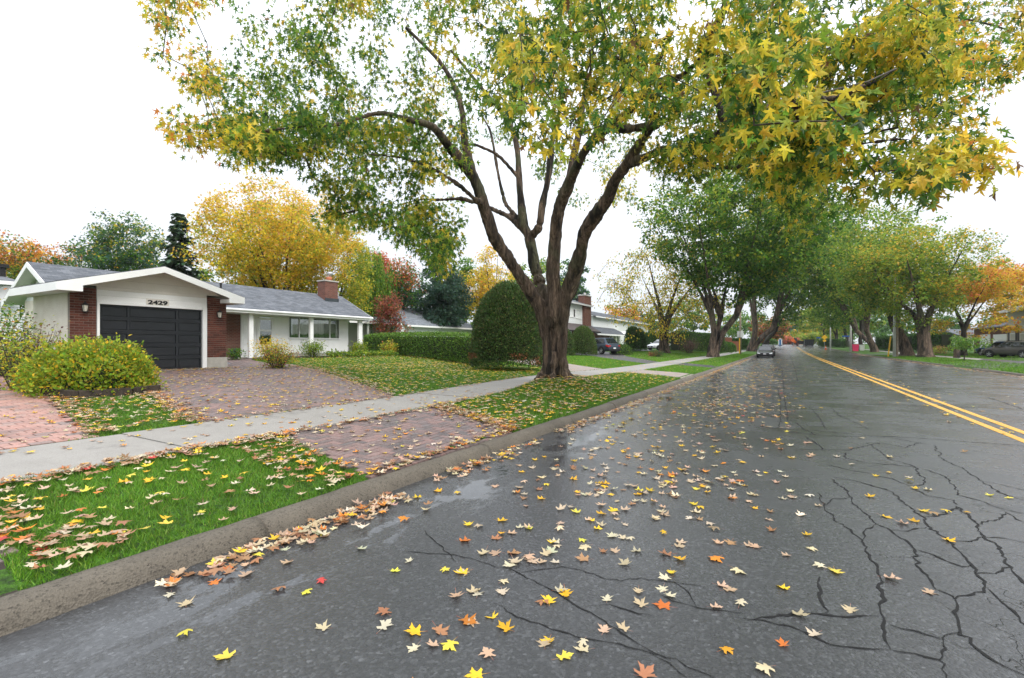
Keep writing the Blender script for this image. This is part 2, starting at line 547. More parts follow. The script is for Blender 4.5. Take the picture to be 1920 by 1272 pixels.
        k.set(col=col, rough=.5, normal=k.bump(k.noise(g, 110, 4), .4, .006))
        M[nm] = k.m
    k = NT('joint_sand'); c = k.coord()
    k.set(col=k.mix(k.rng(k.noise(c, 2.5, 5), .45, .6), (.038, .030, .024), (.042, .052, .018)), rough=.95, normal=k.bump(k.noise(c, 70, 3), .8, .01))
    M['joint'] = k.m
    k = NT('distant_hill'); k.set(col=(.06, .10, .05), rough=1)
    M['hill'] = k.m
mats()

# ---------------------------------------------------------------- ground, road, kerbs, walks, drives
def inpoly(U, V, poly):
    U, V = np.asarray(U), np.asarray(V)
    ins = np.zeros(U.shape, bool)
    n = len(poly)
    for i in range(n):
        (x1, y1), (x2, y2) = poly[i], poly[(i + 1) % n]
        if y1 == y2:
            continue
        c = ((y1 > V) != (y2 > V)) & (U < (x2 - x1) * (V - y1) / (y2 - y1) + x1)
        ins ^= c
    return ins
GZV = np.vectorize(gz, otypes=[float])

def grid_sheet(name, us, vs, zf, mat):
    U, V = np.meshgrid(us, vs, indexing='ij')
    Z = np.vectorize(zf, otypes=[float])(U, V)
    P = np.stack([-V.ravel(), U.ravel(), Z.ravel()], 1)
    nu, nv = len(us), len(vs)
    idx = np.arange(nu * nv).reshape(nu, nv)
    Fc = np.stack([idx[:-1, :-1], idx[:-1, 1:], idx[1:, 1:], idx[1:, :-1]], -1).reshape(-1, 4)[:, ::-1]
    o = link_mesh(name, fast_mesh(name, P, Fc, mat, None, True))
    o['kind'] = 'structure'
    return o
us = sorted(set(np.round(np.concatenate([np.arange(-30, 0, 3), np.arange(0, 30, .4), np.arange(30, 110, 2), np.arange(110, 240, 5), np.arange(240, 801, 40)]), 3)))
vs = sorted(set([-600, -300, -150, -80, -60, -45, -35, -28, -24, -20, -17, -16, -14, -12, -10.3, -10.2, -10.05, -10, -5, 0, 3.4, 3.5, 3.7, 3.77, 3.9, 4.0, 4.25, 4.5, 4.75, 5, 5.25, 5.5, 5.75, 6.0, 6.15, 6.3, 6.6, 7, 7.5, 7.95,
                 8.5, 9.2, 10, 11, 12, 13, 14, 15, 16, 17, 17.9, 19, 21, 23, 25, 28, 32, 38, 45, 60, 80, 150, 300, 600]))
grid_sheet('ground', us, vs, gz, MT['lawn'])
road = grid_sheet('road', us, [-10.22, -8, -6, -3, 0, 2, 3.62], lambda u, v: rise(u), MT['asphalt'])

def stripe(v0, v1, us_, dz, mat, name):
    mb = MB()
    for a, b in zip(us_, us_[1:]):
        mb.quad((a, v0, rise(a) + dz), (b, v0, rise(b) + dz), (b, v1, rise(b) + dz), (a, v1, rise(a) + dz))
    return mb.build(name, mat, road)
lus = list(np.arange(-12, 60, 4)) + list(np.arange(60, 176, 4))
stripe(-3.34, -3.21, lus, .004, MT['line'], 'centre_line')
stripe(-3.66, -3.53, lus, .004, MT['line'], 'centre_line')

# cracks traced on the asphalt
zA = lambda p: (1400 + p[0] / 2.223, 700 + p[1] / 2.223)
zB = lambda p: (760 + p[0] / 3, 900 + p[1] / 3)
CR_A = [
 [(300,500),(325,560),(370,615),(440,660),(480,700),(490,735),(530,790),(565,850),(570,920),(550,1000),(580,1080),(600,1150)],
 [(350,440),(420,490),(445,540),(500,590),(540,630),(600,655),(660,695),(705,735),(705,780),(745,840),(790,900),(870,945),(985,910),(995,880),(960,830),(935,795),(890,750),(830,700),(770,640),(735,600),(700,570),(640,530),(610,500),(560,480),(480,455),(350,430)],
 [(735,600),(830,590),(870,555),(960,630),(990,685),(1040,710),(1080,780),(1120,840),(1180,885),(1300,960)],
 [(870,945),(880,1030),(885,1070),(940,1130),(1000,1180),(1090,1230),(1190,1280)], [(995,890),(1050,940),(1110,990),(1170,1070),(1250,1150)],
 [(600,1155),(700,1170),(800,1195),(830,1280)], [(600,1155),(400,1145),(300,1110),(150,1050),(0,1025)], [(0,1030),(150,1010),(270,1000),(330,1005),(430,1015),(540,1010)],
 [(330,1000),(310,900),(300,850)], [(600,1050),(700,1075),(820,1110),(880,1080)], [(820,1110),(830,1150),(800,1195)],
 [(150,120),(350,122),(500,130),(730,135),(1000,142)], [(60,228),(300,240),(500,260),(700,270),(900,285),(1300,312)], [(130,240),(330,262),(600,268),(760,300)],
 [(200,320),(420,320),(560,290),(660,310),(730,290)], [(500,290),(560,330),(595,360),(640,370),(700,390),(740,440),(740,465),(680,470),(600,440),(500,415),(420,400),(330,380)],
 [(740,400),(830,430),(870,480),(880,510),(960,530),(1080,570),(1200,590)], [(680,480),(760,510),(860,530),(880,550)], [(800,350),(900,400),(980,450),(1060,500),(1200,545)],
 [(980,450),(1080,470),(1200,500)], [(960,630),(1060,605),(1080,580),(1060,570)], [(870,700),(930,700),(990,685)], [(950,835),(1040,835),(1090,800)],
 [(705,735),(800,770),(900,810),(940,800)], [(540,630),(500,650),(480,690)], [(780,300),(800,330),(810,350)], [(350,140),(390,180),(440,200),(510,235)],
 [(260,140),(300,180),(330,235)], [(130,60),(140,120),(140,180),(135,230)], [(205,205),(240,235),(300,262)], [(410,330),(415,355),(500,375),(590,380),(700,392)],
 [(990,685),(1080,690),(1200,720)], [(1080,580),(1130,610),(1210,640)], [(320,555),(360,530),(430,518)], [(600,655),(660,660),(760,645)], [(240,262),(300,300),(320,322)]]
CR_B = [
 [(0,405),(100,410),(200,420),(300,430),(430,465),(560,500),(680,550),(780,600),(870,650),(950,700),(1040,745),(1120,800),(1220,860),(1300,920),(1400,980),(1520,1010),(1640,1070),(1760,1130)],
 [(100,280),(180,360),(280,460)],
 [(480,690),(600,750),(700,800),(800,825),(920,865),(1050,900),(1200,925),(1330,960),(1420,1000)], [(1040,710),(1150,700),(1260,735),(1400,770)],
 [(1400,640),(1550,690),(1650,720),(1800,740),(1920,752)], [(640,530),(760,500),(880,490),(1000,510),(1130,560),(1300,560),(1500,575),(1700,610)],
 [(1380,970),(1480,1030),(1600,1130)], [(1640,720),(1600,660),(1500,570)]]
mb = MB()
def crack(pts, w):
    P = [Vector(on_road(*p)) for p in pts]
    Q = [P[0]]
    for a, b in zip(P, P[1:]):
        n = max(1, int((b - a).length / .04))
        for k in range(1, n + 1):
            p = a.lerp(b, k / n)
            j = .008 if k < n else 0
            wv = .03 * min(1, (b - a).length / .2)
            p = p + Vector((noise.noise((p.x * 6, p.y * 6, 1)), noise.noise((p.x * 6, p.y * 6, 9)))) * wv
            Q.append(p + Vector((random.gauss(0, j), random.gauss(0, j))))
    L = len(Q)
    side = []
    for i, p in enumerate(Q):
        d = (Q[min(i + 1, L - 1)] - Q[max(i - 1, 0)])
        d = Vector((-d.y, d.x)).normalized()
        ww = w * (.35 + 1.0 * random.random()) * min(1, (i + 1) / 4, (L - i) / 4) * (.6 + .8 * abs(noise.noise((p.x * 1.7, p.y * 1.7, 3))))
        side.append((p + d * ww, p - d * ww))
    for (a, b), (c, d) in zip(side, side[1:]):
        mb.quad((a.x, a.y, .003 + rise(a.x)), (c.x, c.y, .003 + rise(c.x)), (d.x, d.y, .003 + rise(d.x)), (b.x, b.y, .003 + rise(b.x)))
for c in CR_A:
    crack([zA(p) for p in c], .0105)
for c in CR_B:
    crack([zB(p) for p in c], .006)
for c in ([(1700,760),(1760,765),(1850,764),(1920,768)], [(1700,730),(1800,738),(1900,742)], [(1590,700),(1680,712),(1790,722)], [(1850,745),(1890,758),(1925,770)],
          [(1478,790),(1470,740),(1468,705),(1466,690)], [(1480,665),(1490,690),(1496,715)]):
    crack(c, .014)
mb.build('crack', MT['crack'], road, kind='stuff')

# kerbs
def kerb(name, label, prof, u0, u1, seg, gaps=()):
    root = tag(MB().box(u0, u1, prof[0][0] - .001, prof[0][0] + .001, -.3, -.2).build(name, MT['kerb_concrete']), kind='structure')
    u = u0
    while u < u1:
        ln = seg * random.uniform(.85, 1.15) * (1 if u < 40 else 3)
        e = min(u + ln, u1)
        skip = any(a < (u + e) / 2 < b for a, b in gaps)
        n = max(2, int((e - u) / (.07 if u < 12 else .3 if u < 40 else 2)))
        vs_, fs = [], []
        k = len(prof)
        dz = random.uniform(-.012, .006)
        for i in range(n + 1):
            uu = u + .006 + (e - u - .012) * i / n
            low = .45 if skip else 1
            for j, (v, z) in enumerate(prof):
                nn = noise.noise((uu * 3, j * .35, v)) * .006 + noise.noise((uu * 22, j * .9, 7)) * .0035
                vs_.append((uu, v + (nn if 0 < j < k - 1 else 0), (z + dz) * low + rise(uu) + (nn * .8 if 1 < j < k - 1 else 0)))
        for i in range(n):
            fs += [(i * k + j, i * k + j + 1, (i + 1) * k + j + 1, (i + 1) * k + j) for j in range(k - 1)]
        fs += [tuple(range(k)), tuple(range(n * k, n * k + k))]
        mb = MB().add(vs_, fs)
        mb.build('kerb_segment', MT['kerb_concrete'], root, smoothf=True)
        u = e
    return root
KL = [(3.50, -.05), (3.525, .03), (3.545, .062), (3.565, .09), (3.595, .109), (3.63, .118), (3.67, .121), (3.71, .121), (3.745, .116), (3.765, .08), (3.77, 0)]
kerb('left_kerb', '', KL, -4, 150, 2.9, [])
kerb('right_kerb', '', [(-a - 6.55, b) for a, b in KL], 20, 160, 4, [(38, 46)])

# concrete sidewalk on the left: one slab after the other
def slab_walk(name, v0, v1, u0, u1, step, dz):
    root = tag(MB().box(u0, u1, v0, v0 + .01, -.5, -.4).build(name, MT['walk_concrete']), kind='structure')
    u = u0
    while u < u1:
        e = u + step
        n = 4
        mb = MB()
        for i in range(n):
            a, b = u + .008 + (step - .016) * i / n, u + .008 + (step - .016) * (i + 1) / n
            t = random.uniform(-.004, .004)
            zz = lambda x, v: gz(x, min(max(v, v0 + .02), v1)) + dz
            mb.add([(a, v0, -.1), (b, v0, -.1), (b, v1, -.1), (a, v1, -.1), (a, v0, zz(a, v0)), (b, v0, zz(b, v0)), (b, v1, zz(b, v1)), (a, v1, zz(a, v1))],
                   [(4, 5, 6, 7), (0, 1, 5, 4), (2, 3, 7, 6)] + ([(3, 0, 4, 7)] if i == 0 else []) + ([(1, 2, 6, 5)] if i == n - 1 else []))
        o = mb.build('slab', MT['walk_concrete'], root)
        o.location.z += random.uniform(-.006, .004)
        u = e
    return root
WALK0, WALK1 = 6.2, 8.0
slab_walk('left_sidewalk', WALK0, WALK1, -2.96, 110, 2.05, .016)
slab_walk('right_sidewalk', -16.2, -14.7, 30, 130, 5, .012)

def sheet(name, poly, mat, dz, parent=None, step=.5, kind='structure'):
    bm = bmesh.new()
    bm.faces.new([bm.verts.new((p[0], p[1], 0)) for p in poly])
    for ax in (0, 1):
        lo, hi = min(p[ax] for p in poly), max(p[ax] for p in poly)
        x = lo + step
        while x < hi:
            bmesh.ops.bisect_plane(bm, geom=bm.verts[:] + bm.edges[:] + bm.faces[:], plane_co=(x, 0, 0) if ax == 0 else (0, x, 0), plane_no=(1, 0, 0) if ax == 0 else (0, 1, 0))
            x += step
    mb = MB()
    bm.verts.index_update()
    mb.add([(v.co.x, v.co.y, gz(v.co.x, v.co.y) + dz) for v in bm.verts], [[w.index for w in f.verts] for f in bm.faces])
    bm.free()
    o = mb.build(name, mat, parent, smoothf=True)
    if parent is None:
        o['kind'] = kind
    return o

def paver_mesh(L, Wd, mat):
    a, b, c = L / 2 - .006, Wd / 2 - .006, .007
    vs_ = [(x, y, -.02) for x, y in ((-a, -b), (a, -b), (a, b), (-a, b))] + [(x, y, .006) for x, y in ((-a, -b), (a, -b), (a, b), (-a, b))] + \
          [(x, y, .011) for x, y in ((c - a, c - b), (a - c, c - b), (a - c, b - c), (c - a, b - c))]
    fs = [(8, 9, 10, 11)] + [(i, (i + 1) % 4, 4 + (i + 1) % 4, 4 + i) for i in range(4)] + [(4 + i, 4 + (i + 1) % 4, 8 + (i + 1) % 4, 8 + i) for i in range(4)]
    return vs_, fs
def pave(parent, cells, L, Wd, mat, single=300):
    """cells: (u, v, angle) of each paver; the nearest ones are objects of their own"""
    vs_, fs = paver_mesh(L, Wd, mat)
    me = bpy.data.meshes.new('paver')
    me.from_pydata([W(*p) for p in vs_], [], fs)
    me.materials.append(mat)
    cells = sorted(cells, key=lambda c: math.hypot(c[0] - 2, c[1]))
    def place(u, v, a):
        z = gz(u, v)
        e = .06
        n = Vector((-(gz(u + e, v) - gz(u - e, v)) / (2 * e), -(gz(u, v + e) - gz(u, v - e)) / (2 * e), 1)) + Vector((random.gauss(0, .006), random.gauss(0, .006), 0))
        return z + .006 + random.gauss(0, .0008), n
    for u, v, a in cells[:single]:
        z, n = place(u, v, a)
        o = bpy.data.objects.new('paver', me)
        nw = Vector((-n.y, n.x, n.z)).normalized()
        o.rotation_mode = 'QUATERNION'
        o.rotation_quaternion = Vector((0, 0, 1)).rotation_difference(nw) @ Matrix.Rotation(a, 3, 'Z').to_quaternion()
        o.location = W(u, v, z)
        COL.objects.link(o)
        o.parent = parent
    rest = cells[single:]
    if rest:
        T = np.array(vs_)
        Fq = np.array([f for f in fs])
        allV, allF, rn = [], [], []
        for i, (u, v, a) in enumerate(rest):
            z, n = place(u, v, a)
            ca, sa = math.cos(a), math.sin(a)
            x, y = T[:, 0] * ca - T[:, 1] * sa, T[:, 0] * sa + T[:, 1] * ca
            allV.append(np.stack([u + x, v + y, z + T[:, 2] - n.x * x - n.y * y], 1))
            allF.append(Fq + i * len(T))
            rn += [random.random()] * len(T)
        me2 = fast_mesh('pavers', toW(np.concatenate(allV)), np.concatenate(allF), mat)
        at = me2.attributes.new('rnd', 'FLOAT', 'POINT')
        at.data.foreach_set('value', np.array(rn, dtype=np.float32))
        link_mesh('paver_field', me2, parent, True, 'stuff')
def herringbone(poly, L, ang, margin=.03):
    Wd = L / 2
    us_, vs_ = [p[0] for p in poly], [p[1] for p in poly]
    cu, cv = sum(us_) / len(us_), sum(vs_) / len(vs_)
    R = max(max(us_) - min(us_), max(vs_) - min(vs_)) * 1.2
    n = int(R / Wd) + 2
    res = []
    ca, sa = math.cos(ang), math.sin(ang)
    for i in range(-n * 2, n * 2):
        for j in range(-n, n):
            ox, oy = (i + 2 * j) * Wd, (i - 2 * j) * Wd
            if abs(ox) > R or abs(oy) > R:
                continue
            for x, y, r in ((ox + Wd, oy + Wd / 2, 0), (ox + Wd / 2, oy + 2 * Wd, math.pi / 2)):
                res.append((cu + x * ca - y * sa, cv + x * sa + y * ca, ang + r))
    A = np.array(res)
    return [res[i] for i in np.nonzero(inpoly(A[:, 0], A[:, 1], poly))[0]]

APRON = [(4.35, 6.15), (3.62, 3.76), (6.75, 3.76), (7.7, 6.15)]
DRIVE = [(4.25, 8.03), (4.75, 10), (5.45, 12.3), (5.95, 15), (6.05, 17.9), (11.2, 17.9), (13.0, 17.4), (12.4, 15.5), (10.4, 11.5), (8.65, 8.03)]
PATH = [(-.6, 8.03), (2.85, 8.03), (3.35, 10.2), (3.75, 12.2), (4.6, 16), (5.3, 20), (5.3, 26), (1.5, 26), (.6, 16)]
PATH_APRON = [(-2, 3.77), (1.02, 3.77), (1.3, 6.17), (-2, 6.17)]
da = sheet('driveway_apron', APRON, MT['joint'], .006)
INNER = [(4.29, 6.05), (3.68, 3.86), (6.79, 3.86), (7.66, 6.05)]
edge = [(3.68 + .1075 * (k + .5), 3.805, math.pi / 2) for k in range(28)] + [(4.4 + .1075 * (k + .5), 6.10, math.pi / 2) for k in range(30)]
pave(da, [(u_, v_ , a_) for u_, v_, a_ in herringbone(INNER, .215, math.radians(4))] , .215, .1075, MT['paver_brown'], 300)
for u_, v_, a_ in edge:
    o = box('edge_paver', MT['paver_brown'], da, u_ - .049, u_ + .049, v_ - .045, v_ + .045, gz(u_, v_) - .02, gz(u_, v_) + .021)
dw = sheet('driveway', DRIVE, MT['joint'], .006)
pave(dw, herringbone(DRIVE, .215, math.radians(4)), .215, .1075, MT['paver_brown'], 0)
gp = sheet('garden_path', PATH, MT['joint'], .006)
cells = []
vv, row = 8.11, 0
while vv < 22:
    uu = -.6 + (.115 if row % 2 else 0)
    while uu < 5.4:
        cells.append((uu, vv, 0))
        uu += .23
    vv += .155
    row += 1
A = np.array(cells)
ok = inpoly(A[:, 0], A[:, 1], PATH)
PU, PV, PT = px_xy(np.stack([A[:, 0], A[:, 1], GZV(A[:, 0], A[:, 1])], 1))
ok &= PU > -80
pave(gp, [cells[i] for i in np.nonzero(ok)[0]], .228, .153, MT['paver_red'], 300)
pa = sheet('path_apron', PATH_APRON, MT['joint'], .006)
pave(pa, [(u + (.1 if k % 2 else 0), 3.85 + k * .11, 0) for k in range(21) for u in np.arange(-.1, 1.2, .215) if inpoly([u + .1], [3.85 + k * .11], PATH_APRON)[0]], .215, .108, MT['paver_brown'], 300)
# entry walk, neighbour drives
ENTRY = [(10.75, 17.93), (13.0, 17.45), (13.6, 18.6), (13.4, 20.2), (14.4, 22.5), (15.6, 24.9), (14.3, 25.0), (12.9, 22.5), (12.0, 20.2), (10.75, 19.6)]
ew = sheet('entry_walk', ENTRY, MT['joint'], .007)
pave(ew, herringbone(ENTRY, .24, math.radians(20)), .24, .12, MT['paver_brown'], 0)
sheet('gravel_bed', [(10.7, 18.0), (12.0, 18.6), (12.6, 20.0), (13.0, 22.4), (12.2, 25.3), (10.7, 25.3)], MT['gravel'], .012)
def gp2(*pp):
    return [on_ground(*p)[:2] for p in pp]
PINK = simple('pink_concrete', (.27, .225, .20), .8, .15, 3, .3, 60)
PD2 = [(17.9, 8.03), (21.2, 8.03), (20.2, 14), (19.8, 22), (16.8, 22), (16.9, 14)]
sheet('neighbour_driveway', [(19.6, 8.03), (23.8, 8.03), (29.5, 14), (36, 22), (32, 22), (25.2, 14)], PINK, .012)
sheet('neighbour_driveway_apron', [(21.3, 3.78), (24.6, 3.78), (24.4, 6.18), (20.9, 6.18)], PINK, .012)
DR3 = [(32.5, 8.03), (36.5, 8.03), (45, 13), (52, 15.5), (56, 19.5), (46, 20.5), (41, 15)]
sheet('asphalt_driveway', DR3, MT['drive_asphalt'], .014)
sheet('asphalt_driveway_apron', [(31.5, 3.78), (34.5, 3.78), (36, 6.18), (32.5, 6.18)], MT['drive_asphalt'], .014)
sheet('far_driveway', [(64, 8.03), (68, 8.03), (76, 22), (66, 22)], MT['drive_asphalt'], .014)
sheet('right_driveway', [(38, -10.32), (46, -10.32), (60, -16), (66, -19), (66, -30), (52, -30), (50, -18)], MT['drive_asphalt'], .016)
sheet('far_right_driveway', [(84, -10.32), (88, -10.32), (92, -30), (86, -30)], MT['drive_asphalt'], .016)
sheet('flower_bed', [(14.6, 24.1), (15.7, 23.5), (18.8, 23.1), (23.8, 22.6), (24.9, 23.4), (25.0, 25.6), (15.8, 25.6)], MT['soil'], .02)

# ---------------------------------------------------------------- houses
def wall_open(name, mat, parent, u0, u1, z0, z1, v0, v1, openings=()):
    us_ = sorted({u0, u1, *[x for o in openings for x in o[:2]]})
    zs = sorted({z0, z1, *[x for o in openings for x in o[2:]]})
    mb = MB()
    for a, b in zip(us_, us_[1:]):
        for c, d in zip(zs, zs[1:]):
            if any(o[0] <= a and b <= o[1] and o[2] <= c and d <= o[3] for o in openings):
                continue
            mb.box(a, b, v0, v1, c, d)
    return mb.build(name, mat, parent)
def roof_plane(parent, corners, mat, soffit, th=.07, name='roof'):
    MB().prism(corners, (0, 0, -th)).build(name, mat, parent)
    MB().prism([(p[0], p[1], p[2] - th - .004) for p in corners], (0, 0, -.02)).build('soffit', soffit, parent)
def gable_fill(name, mat, parent, pts, d):
    return MB().prism(pts, d).build(name, mat, parent)
def window(parent, u0, u1, z0, z1, v, cols=2, rows=1, fr=.05, mat=None, sgn=1, curtain=None, depth=.08, dark=True):
    """sgn=1: seen from smaller v"""
    m = mat or MT['trim']
    f = MB()
    y0, y1 = (v - .03, v + depth) if sgn > 0 else (v - depth, v + .03)
    f.box(u0 - fr, u1 + fr, y0, y1, z1, z1 + fr).box(u0 - fr, u1 + fr, y0 - (.03 if sgn > 0 else 0), y1 + (0 if sgn > 0 else .03), z0 - fr, z0)
    f.box(u0 - fr, u0, y0, y1, z0, z1).box(u1, u1 + fr, y0, y1, z0, z1)
    xs = [u0 + (u1 - u0) * i / cols for i in range(cols + 1)] if isinstance(cols, int) else cols
    for x in xs[1:-1]:
        f.box(x - fr * .45, x + fr * .45, y0 + .012, y1 - .012, z0, z1)
    zs = [z0 + (z1 - z0) * i / rows for i in range(rows + 1)]
    for z in zs[1:-1]:
        f.box(u0, u1, y0 + .014, y1 - .014, z - fr * .4, z + fr * .4)
    w = f.build('window', m, parent)
    g = v + (.02 if sgn > 0 else -.02)
    for a, b in zip(xs, xs[1:]):
        for c, d in zip(zs, zs[1:]):
            box('pane', MT['glass'], w, a + fr * .3, b - fr * .3, g - .004, g + .004, c + fr * .3, d - fr * .3)
    bb = v + .55 * sgn
    if curtain:
        mb = MB()
        n = 90
        vs_ = []
        for i in range(n + 1):
            x = u0 + (u1 - u0) * i / n
            y = v + sgn * (.2 + .035 * math.sin(i * 1.35 + math.sin(i * .31) * 2))
            vs_ += [(x, y, z0 - .02), (x, y, z1 + .02)]
        mb.add(vs_, [(2 * i, 2 * i + 2, 2 * i + 3, 2 * i + 1) for i in range(n)])
        mb.build('curtain', MT['curtain'], w, smoothf=True)
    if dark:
        box('dark_room_panel', MT['dark'], w, u0 - .05, u1 + .05, bb, bb + .02, z0 - .05, z1 + .05)  # flat dark panel behind the panes, its colour stands for the unlit interior
    return w
BR = None
def brick_pier(parent, u0, u1, v, z0, z1, name='brick_pier', single=True):
    global BR
    core = box(name, MT['mortar'], parent, u0 + .004, u1 - .004, v + .008, v + .14, z0, z1)
    if BR is None:
        BR = bpy.data.meshes.new('brick')
        b = MB().box(-.103, .103, 0, .09, -.0325, .0325)
        BR.from_pydata([W(*p) for p in b.v], [], b.f)
        BR.materials.append(MT['brick'])
    z, r = z0 + .04, 0
    joined = MB()
    while z < z1 - .02:
        x = u0
        if r % 2:
            cells = [(u0, .105)]
            x += .105
        else:
            cells = []
        while x < u1 - .03:
            wd = min(.216, u1 - x)
            cells.append((x, wd))
            x += .216
        for x, wd in cells:
            if single:
                o = bpy.data.objects.new('brick', BR)
                o.location = W(x + wd / 2, v + random.gauss(0, .0015), z)
                o.scale = (1, (wd - .01) / .206, 1)
                COL.objects.link(o)
                adopt(o, core)
            else:
                joined.box(x + .005, x + wd - .005, v, v + .09, z - .0325, z + .0325)
        z += .0765
        r += 1
    if not single:
        joined.build('brick_courses', MT['brickwork'], core, kind='stuff')
    return core

V0, VW, VP_ = 17.94, 25.7, 24.6
house = empty('bungalow', 'white bungalow with charcoal garage door, brick piers and number 2429', 'house', 8, 18, .66)
T = MT
zf = .62
# garage
uj0, ud0, ud1, uj1, ue = U_(181.5, V0), U_(187, V0), U_(380, V0), U_(388, V0), U_(424.5, V0)
zd1 = Z_(187, 570, V0)
brick_pier(house, 5.9, uj0 - .01, V0, zf - .1, 3.2)
brick_pier(house, uj1 + .01, ue, V0, 1.07, 3.2)
box('foundation', T['concrete'], house, uj1 + .01, ue + .03, V0 - .02, V0 + .2, .3, 1.065, .01)
box('stucco_wall', T['stucco'], house, 5.9, 6.1, V0 + .15, 20.65, .3, 3.2)
box('garage_back_wall', T['stucco'], house, 6.1, 8.1, 20.45, 20.65, .3, 3.2)
box('stucco_wall', T['stucco'], house, 8.12, 8.3, 20.65, 29.4, .3, 3.45)
box('side_wall', T['brickwork'], house, ue - .2, ue, V0 + .2, VW, .3, 3.2)
box('garage_slab', T['concrete'], house, uj0, uj1, V0 - .25, V0 + 2, .3, .675)
for a, b in ((uj0, ud0), (ud1, uj1)):
    box('door_jamb', T['trim'], house, a + .005, b - .002, V0 - .02, V0 + .16, .676, zd1 + .09, .006)
box('door_head', T['trim'], house, ud0, ud1, V0 - .018, V0 + .16, zd1, zd1 + .088, .006)
# panelled garage door
door = box('garage_door', T['charcoal'], house, ud0, ud1, V0 + .10, V0 + .14, .69, zd1 - .004)
rowsz = np.linspace(.69, zd1 - .004, 6)
cols = [(U_(187, V0), U_(192.5, V0)), (U_(240.5, V0), U_(245, V0)), (U_(331.5, V0), U_(336.5, V0)), (U_(377, V0), U_(380, V0))]
for r in range(5):
    a, b = rowsz[r], rowsz[r + 1]
    mb = MB()
    zr = .055
    mb.box(ud0 + .002, ud1 - .002, V0 + .062, V0 + .102, a + .003, a + zr).box(ud0 + .002, ud1 - .002, V0 + .062, V0 + .102, b - zr, b - .003)
    for c, d in cols:
        mb.box(c + .002, d - .002, V0 + .063, V0 + .102, a + zr, b - zr)
    sec = mb.build('door_section', T['charcoal'], door)
    for (c0, c1), (d0, d1) in zip(cols, cols[1:]):
        box('door_panel', T['charcoal'], door, c1 + .02, d0 - .02, V0 + .082, V0 + .102, a + zr + .02, b - zr - .02, .008)
box('door_handle', T['steel'], door, ud0 + .05, ud0 + .075, V0 + .04, V0 + .07, 1.45, 1.58, .004)
# header boards and gable boards
zb = zd1 + .09
for i, (a, b) in enumerate(((zb, zb + .17), (zb + .174, zb + .34), (zb + .344, 3.28))):
    box('header_board', T['white'] if i < 2 else T['cream'], house, uj0 + .003, uj1 - .003, V0 + .004 * i, V0 + .1, a, b)
def rz(u):
    return 4.05 - abs(u - 8.07) * .77 / 2.63
for i in range(3):
    a, b = 3.284 + i * .235, 3.284 + (i + 1) * .235 - .004
    ha, hb = (4.0 - a) * 2.63 / .77, (4.0 - b) * 2.63 / .77
    ha, hb = max(.02, min(2.15, ha)), max(.01, min(2.15, hb))
    MB().prism([(8.07 - ha, V0 + .02, a), (8.07 + ha, V0 + .02, a), (8.07 + hb, V0 + .02, b), (8.07 - hb, V0 + .02, b)], (0, .1, 0)).build('gable_board', T['cream'], house)
# house number
plate = box('number_plate', T['cream'], house, U_(275, V0) - .02, U_(315, V0) + .02, V0 - .022, V0 - .002, Z_(295, 573, V0), Z_(295, 561, V0), .004)
tcu = bpy.data.curves.new('number', 'FONT')
tcu.body = '2429'
tcu.size = .175
tcu.extrude = .006
tcu.offset = .006
tob = bpy.data.objects.new('number', tcu)
COL.objects.link(tob)
bpy.context.view_layer.update()
tme = bpy.data.meshes.new_from_object(tob.evaluated_get(bpy.context.evaluated_depsgraph_get()))
bpy.data.objects.remove(tob)
xs = [v.co.x for v in tme.vertices]
wid = U_(313.5, V0) - U_(276.5, V0)
s_ = wid / (max(xs) - min(xs))
tme.transform(Matrix.Translation(Vector(W(U_(276.5, V0), V0 - .03, Z_(295, 571.3, V0)))) @ Matrix.Rotation(math.pi / 2, 4, 'Z') @ Matrix.Rotation(math.pi / 2, 4, 'X') @ Matrix.Diagonal((s_, 1.02, 1, 1)) @ Matrix.Translation((-min(xs), 0, 0)))
tme.materials.append(T['black'])
link_mesh('number', tme, plate)
# garage roof
S_ = T['shingle']
roof_plane(house, [(5.44, 17.35, 3.28), (8.07, 17.35, 4.05), (8.07, 20.9, 4.05), (5.44, 20.9, 3.28)], S_, T['cream'])
roof_plane(house, [(8.07, 17.35, 4.05), (10.69, 17.35, 3.28), (10.69, 25.0, 3.28), (8.07, 25.6, 4.05)], S_, T['cream'])
for sg, ue_ in ((-1, 5.44), (1, 10.69)):
    MB().prism([(8.07, 17.31, 4.03), (ue_ + sg * .02, 17.31, 3.25), (ue_ + sg * .02, 17.31, 3.03), (ue_ - sg * .55, 17.31, 3.03), (ue_ - sg * .55, 17.31, 3.20), (8.07, 17.31, 3.84)], (0, .035, 0)).build('barge_board', T['white'], house)
    box('eave_return', T['white'], house, ue_ - sg * .54, ue_ - sg * .01, 17.35, 17.92, 3.035, 3.17)
box('fascia', T['white'], house, 5.415, 5.437, 17.35, 20.9, 3.02, 3.25)
box('fascia', T['white'], house, 10.693, 10.715, 17.35, 24.2, 3.02, 3.25)
box('eave_soffit', T['white'], house, 5.44, 5.9, 17.93, 20.88, 3.03, 3.05)
MB().prism([(5.46, 20.86, 3.1), (8.07, 20.86, 3.1), (8.07, 20.86, 3.95), (5.46, 20.86, 3.2)], (0, .04, 0)).build('gable_board', T['white'], house)
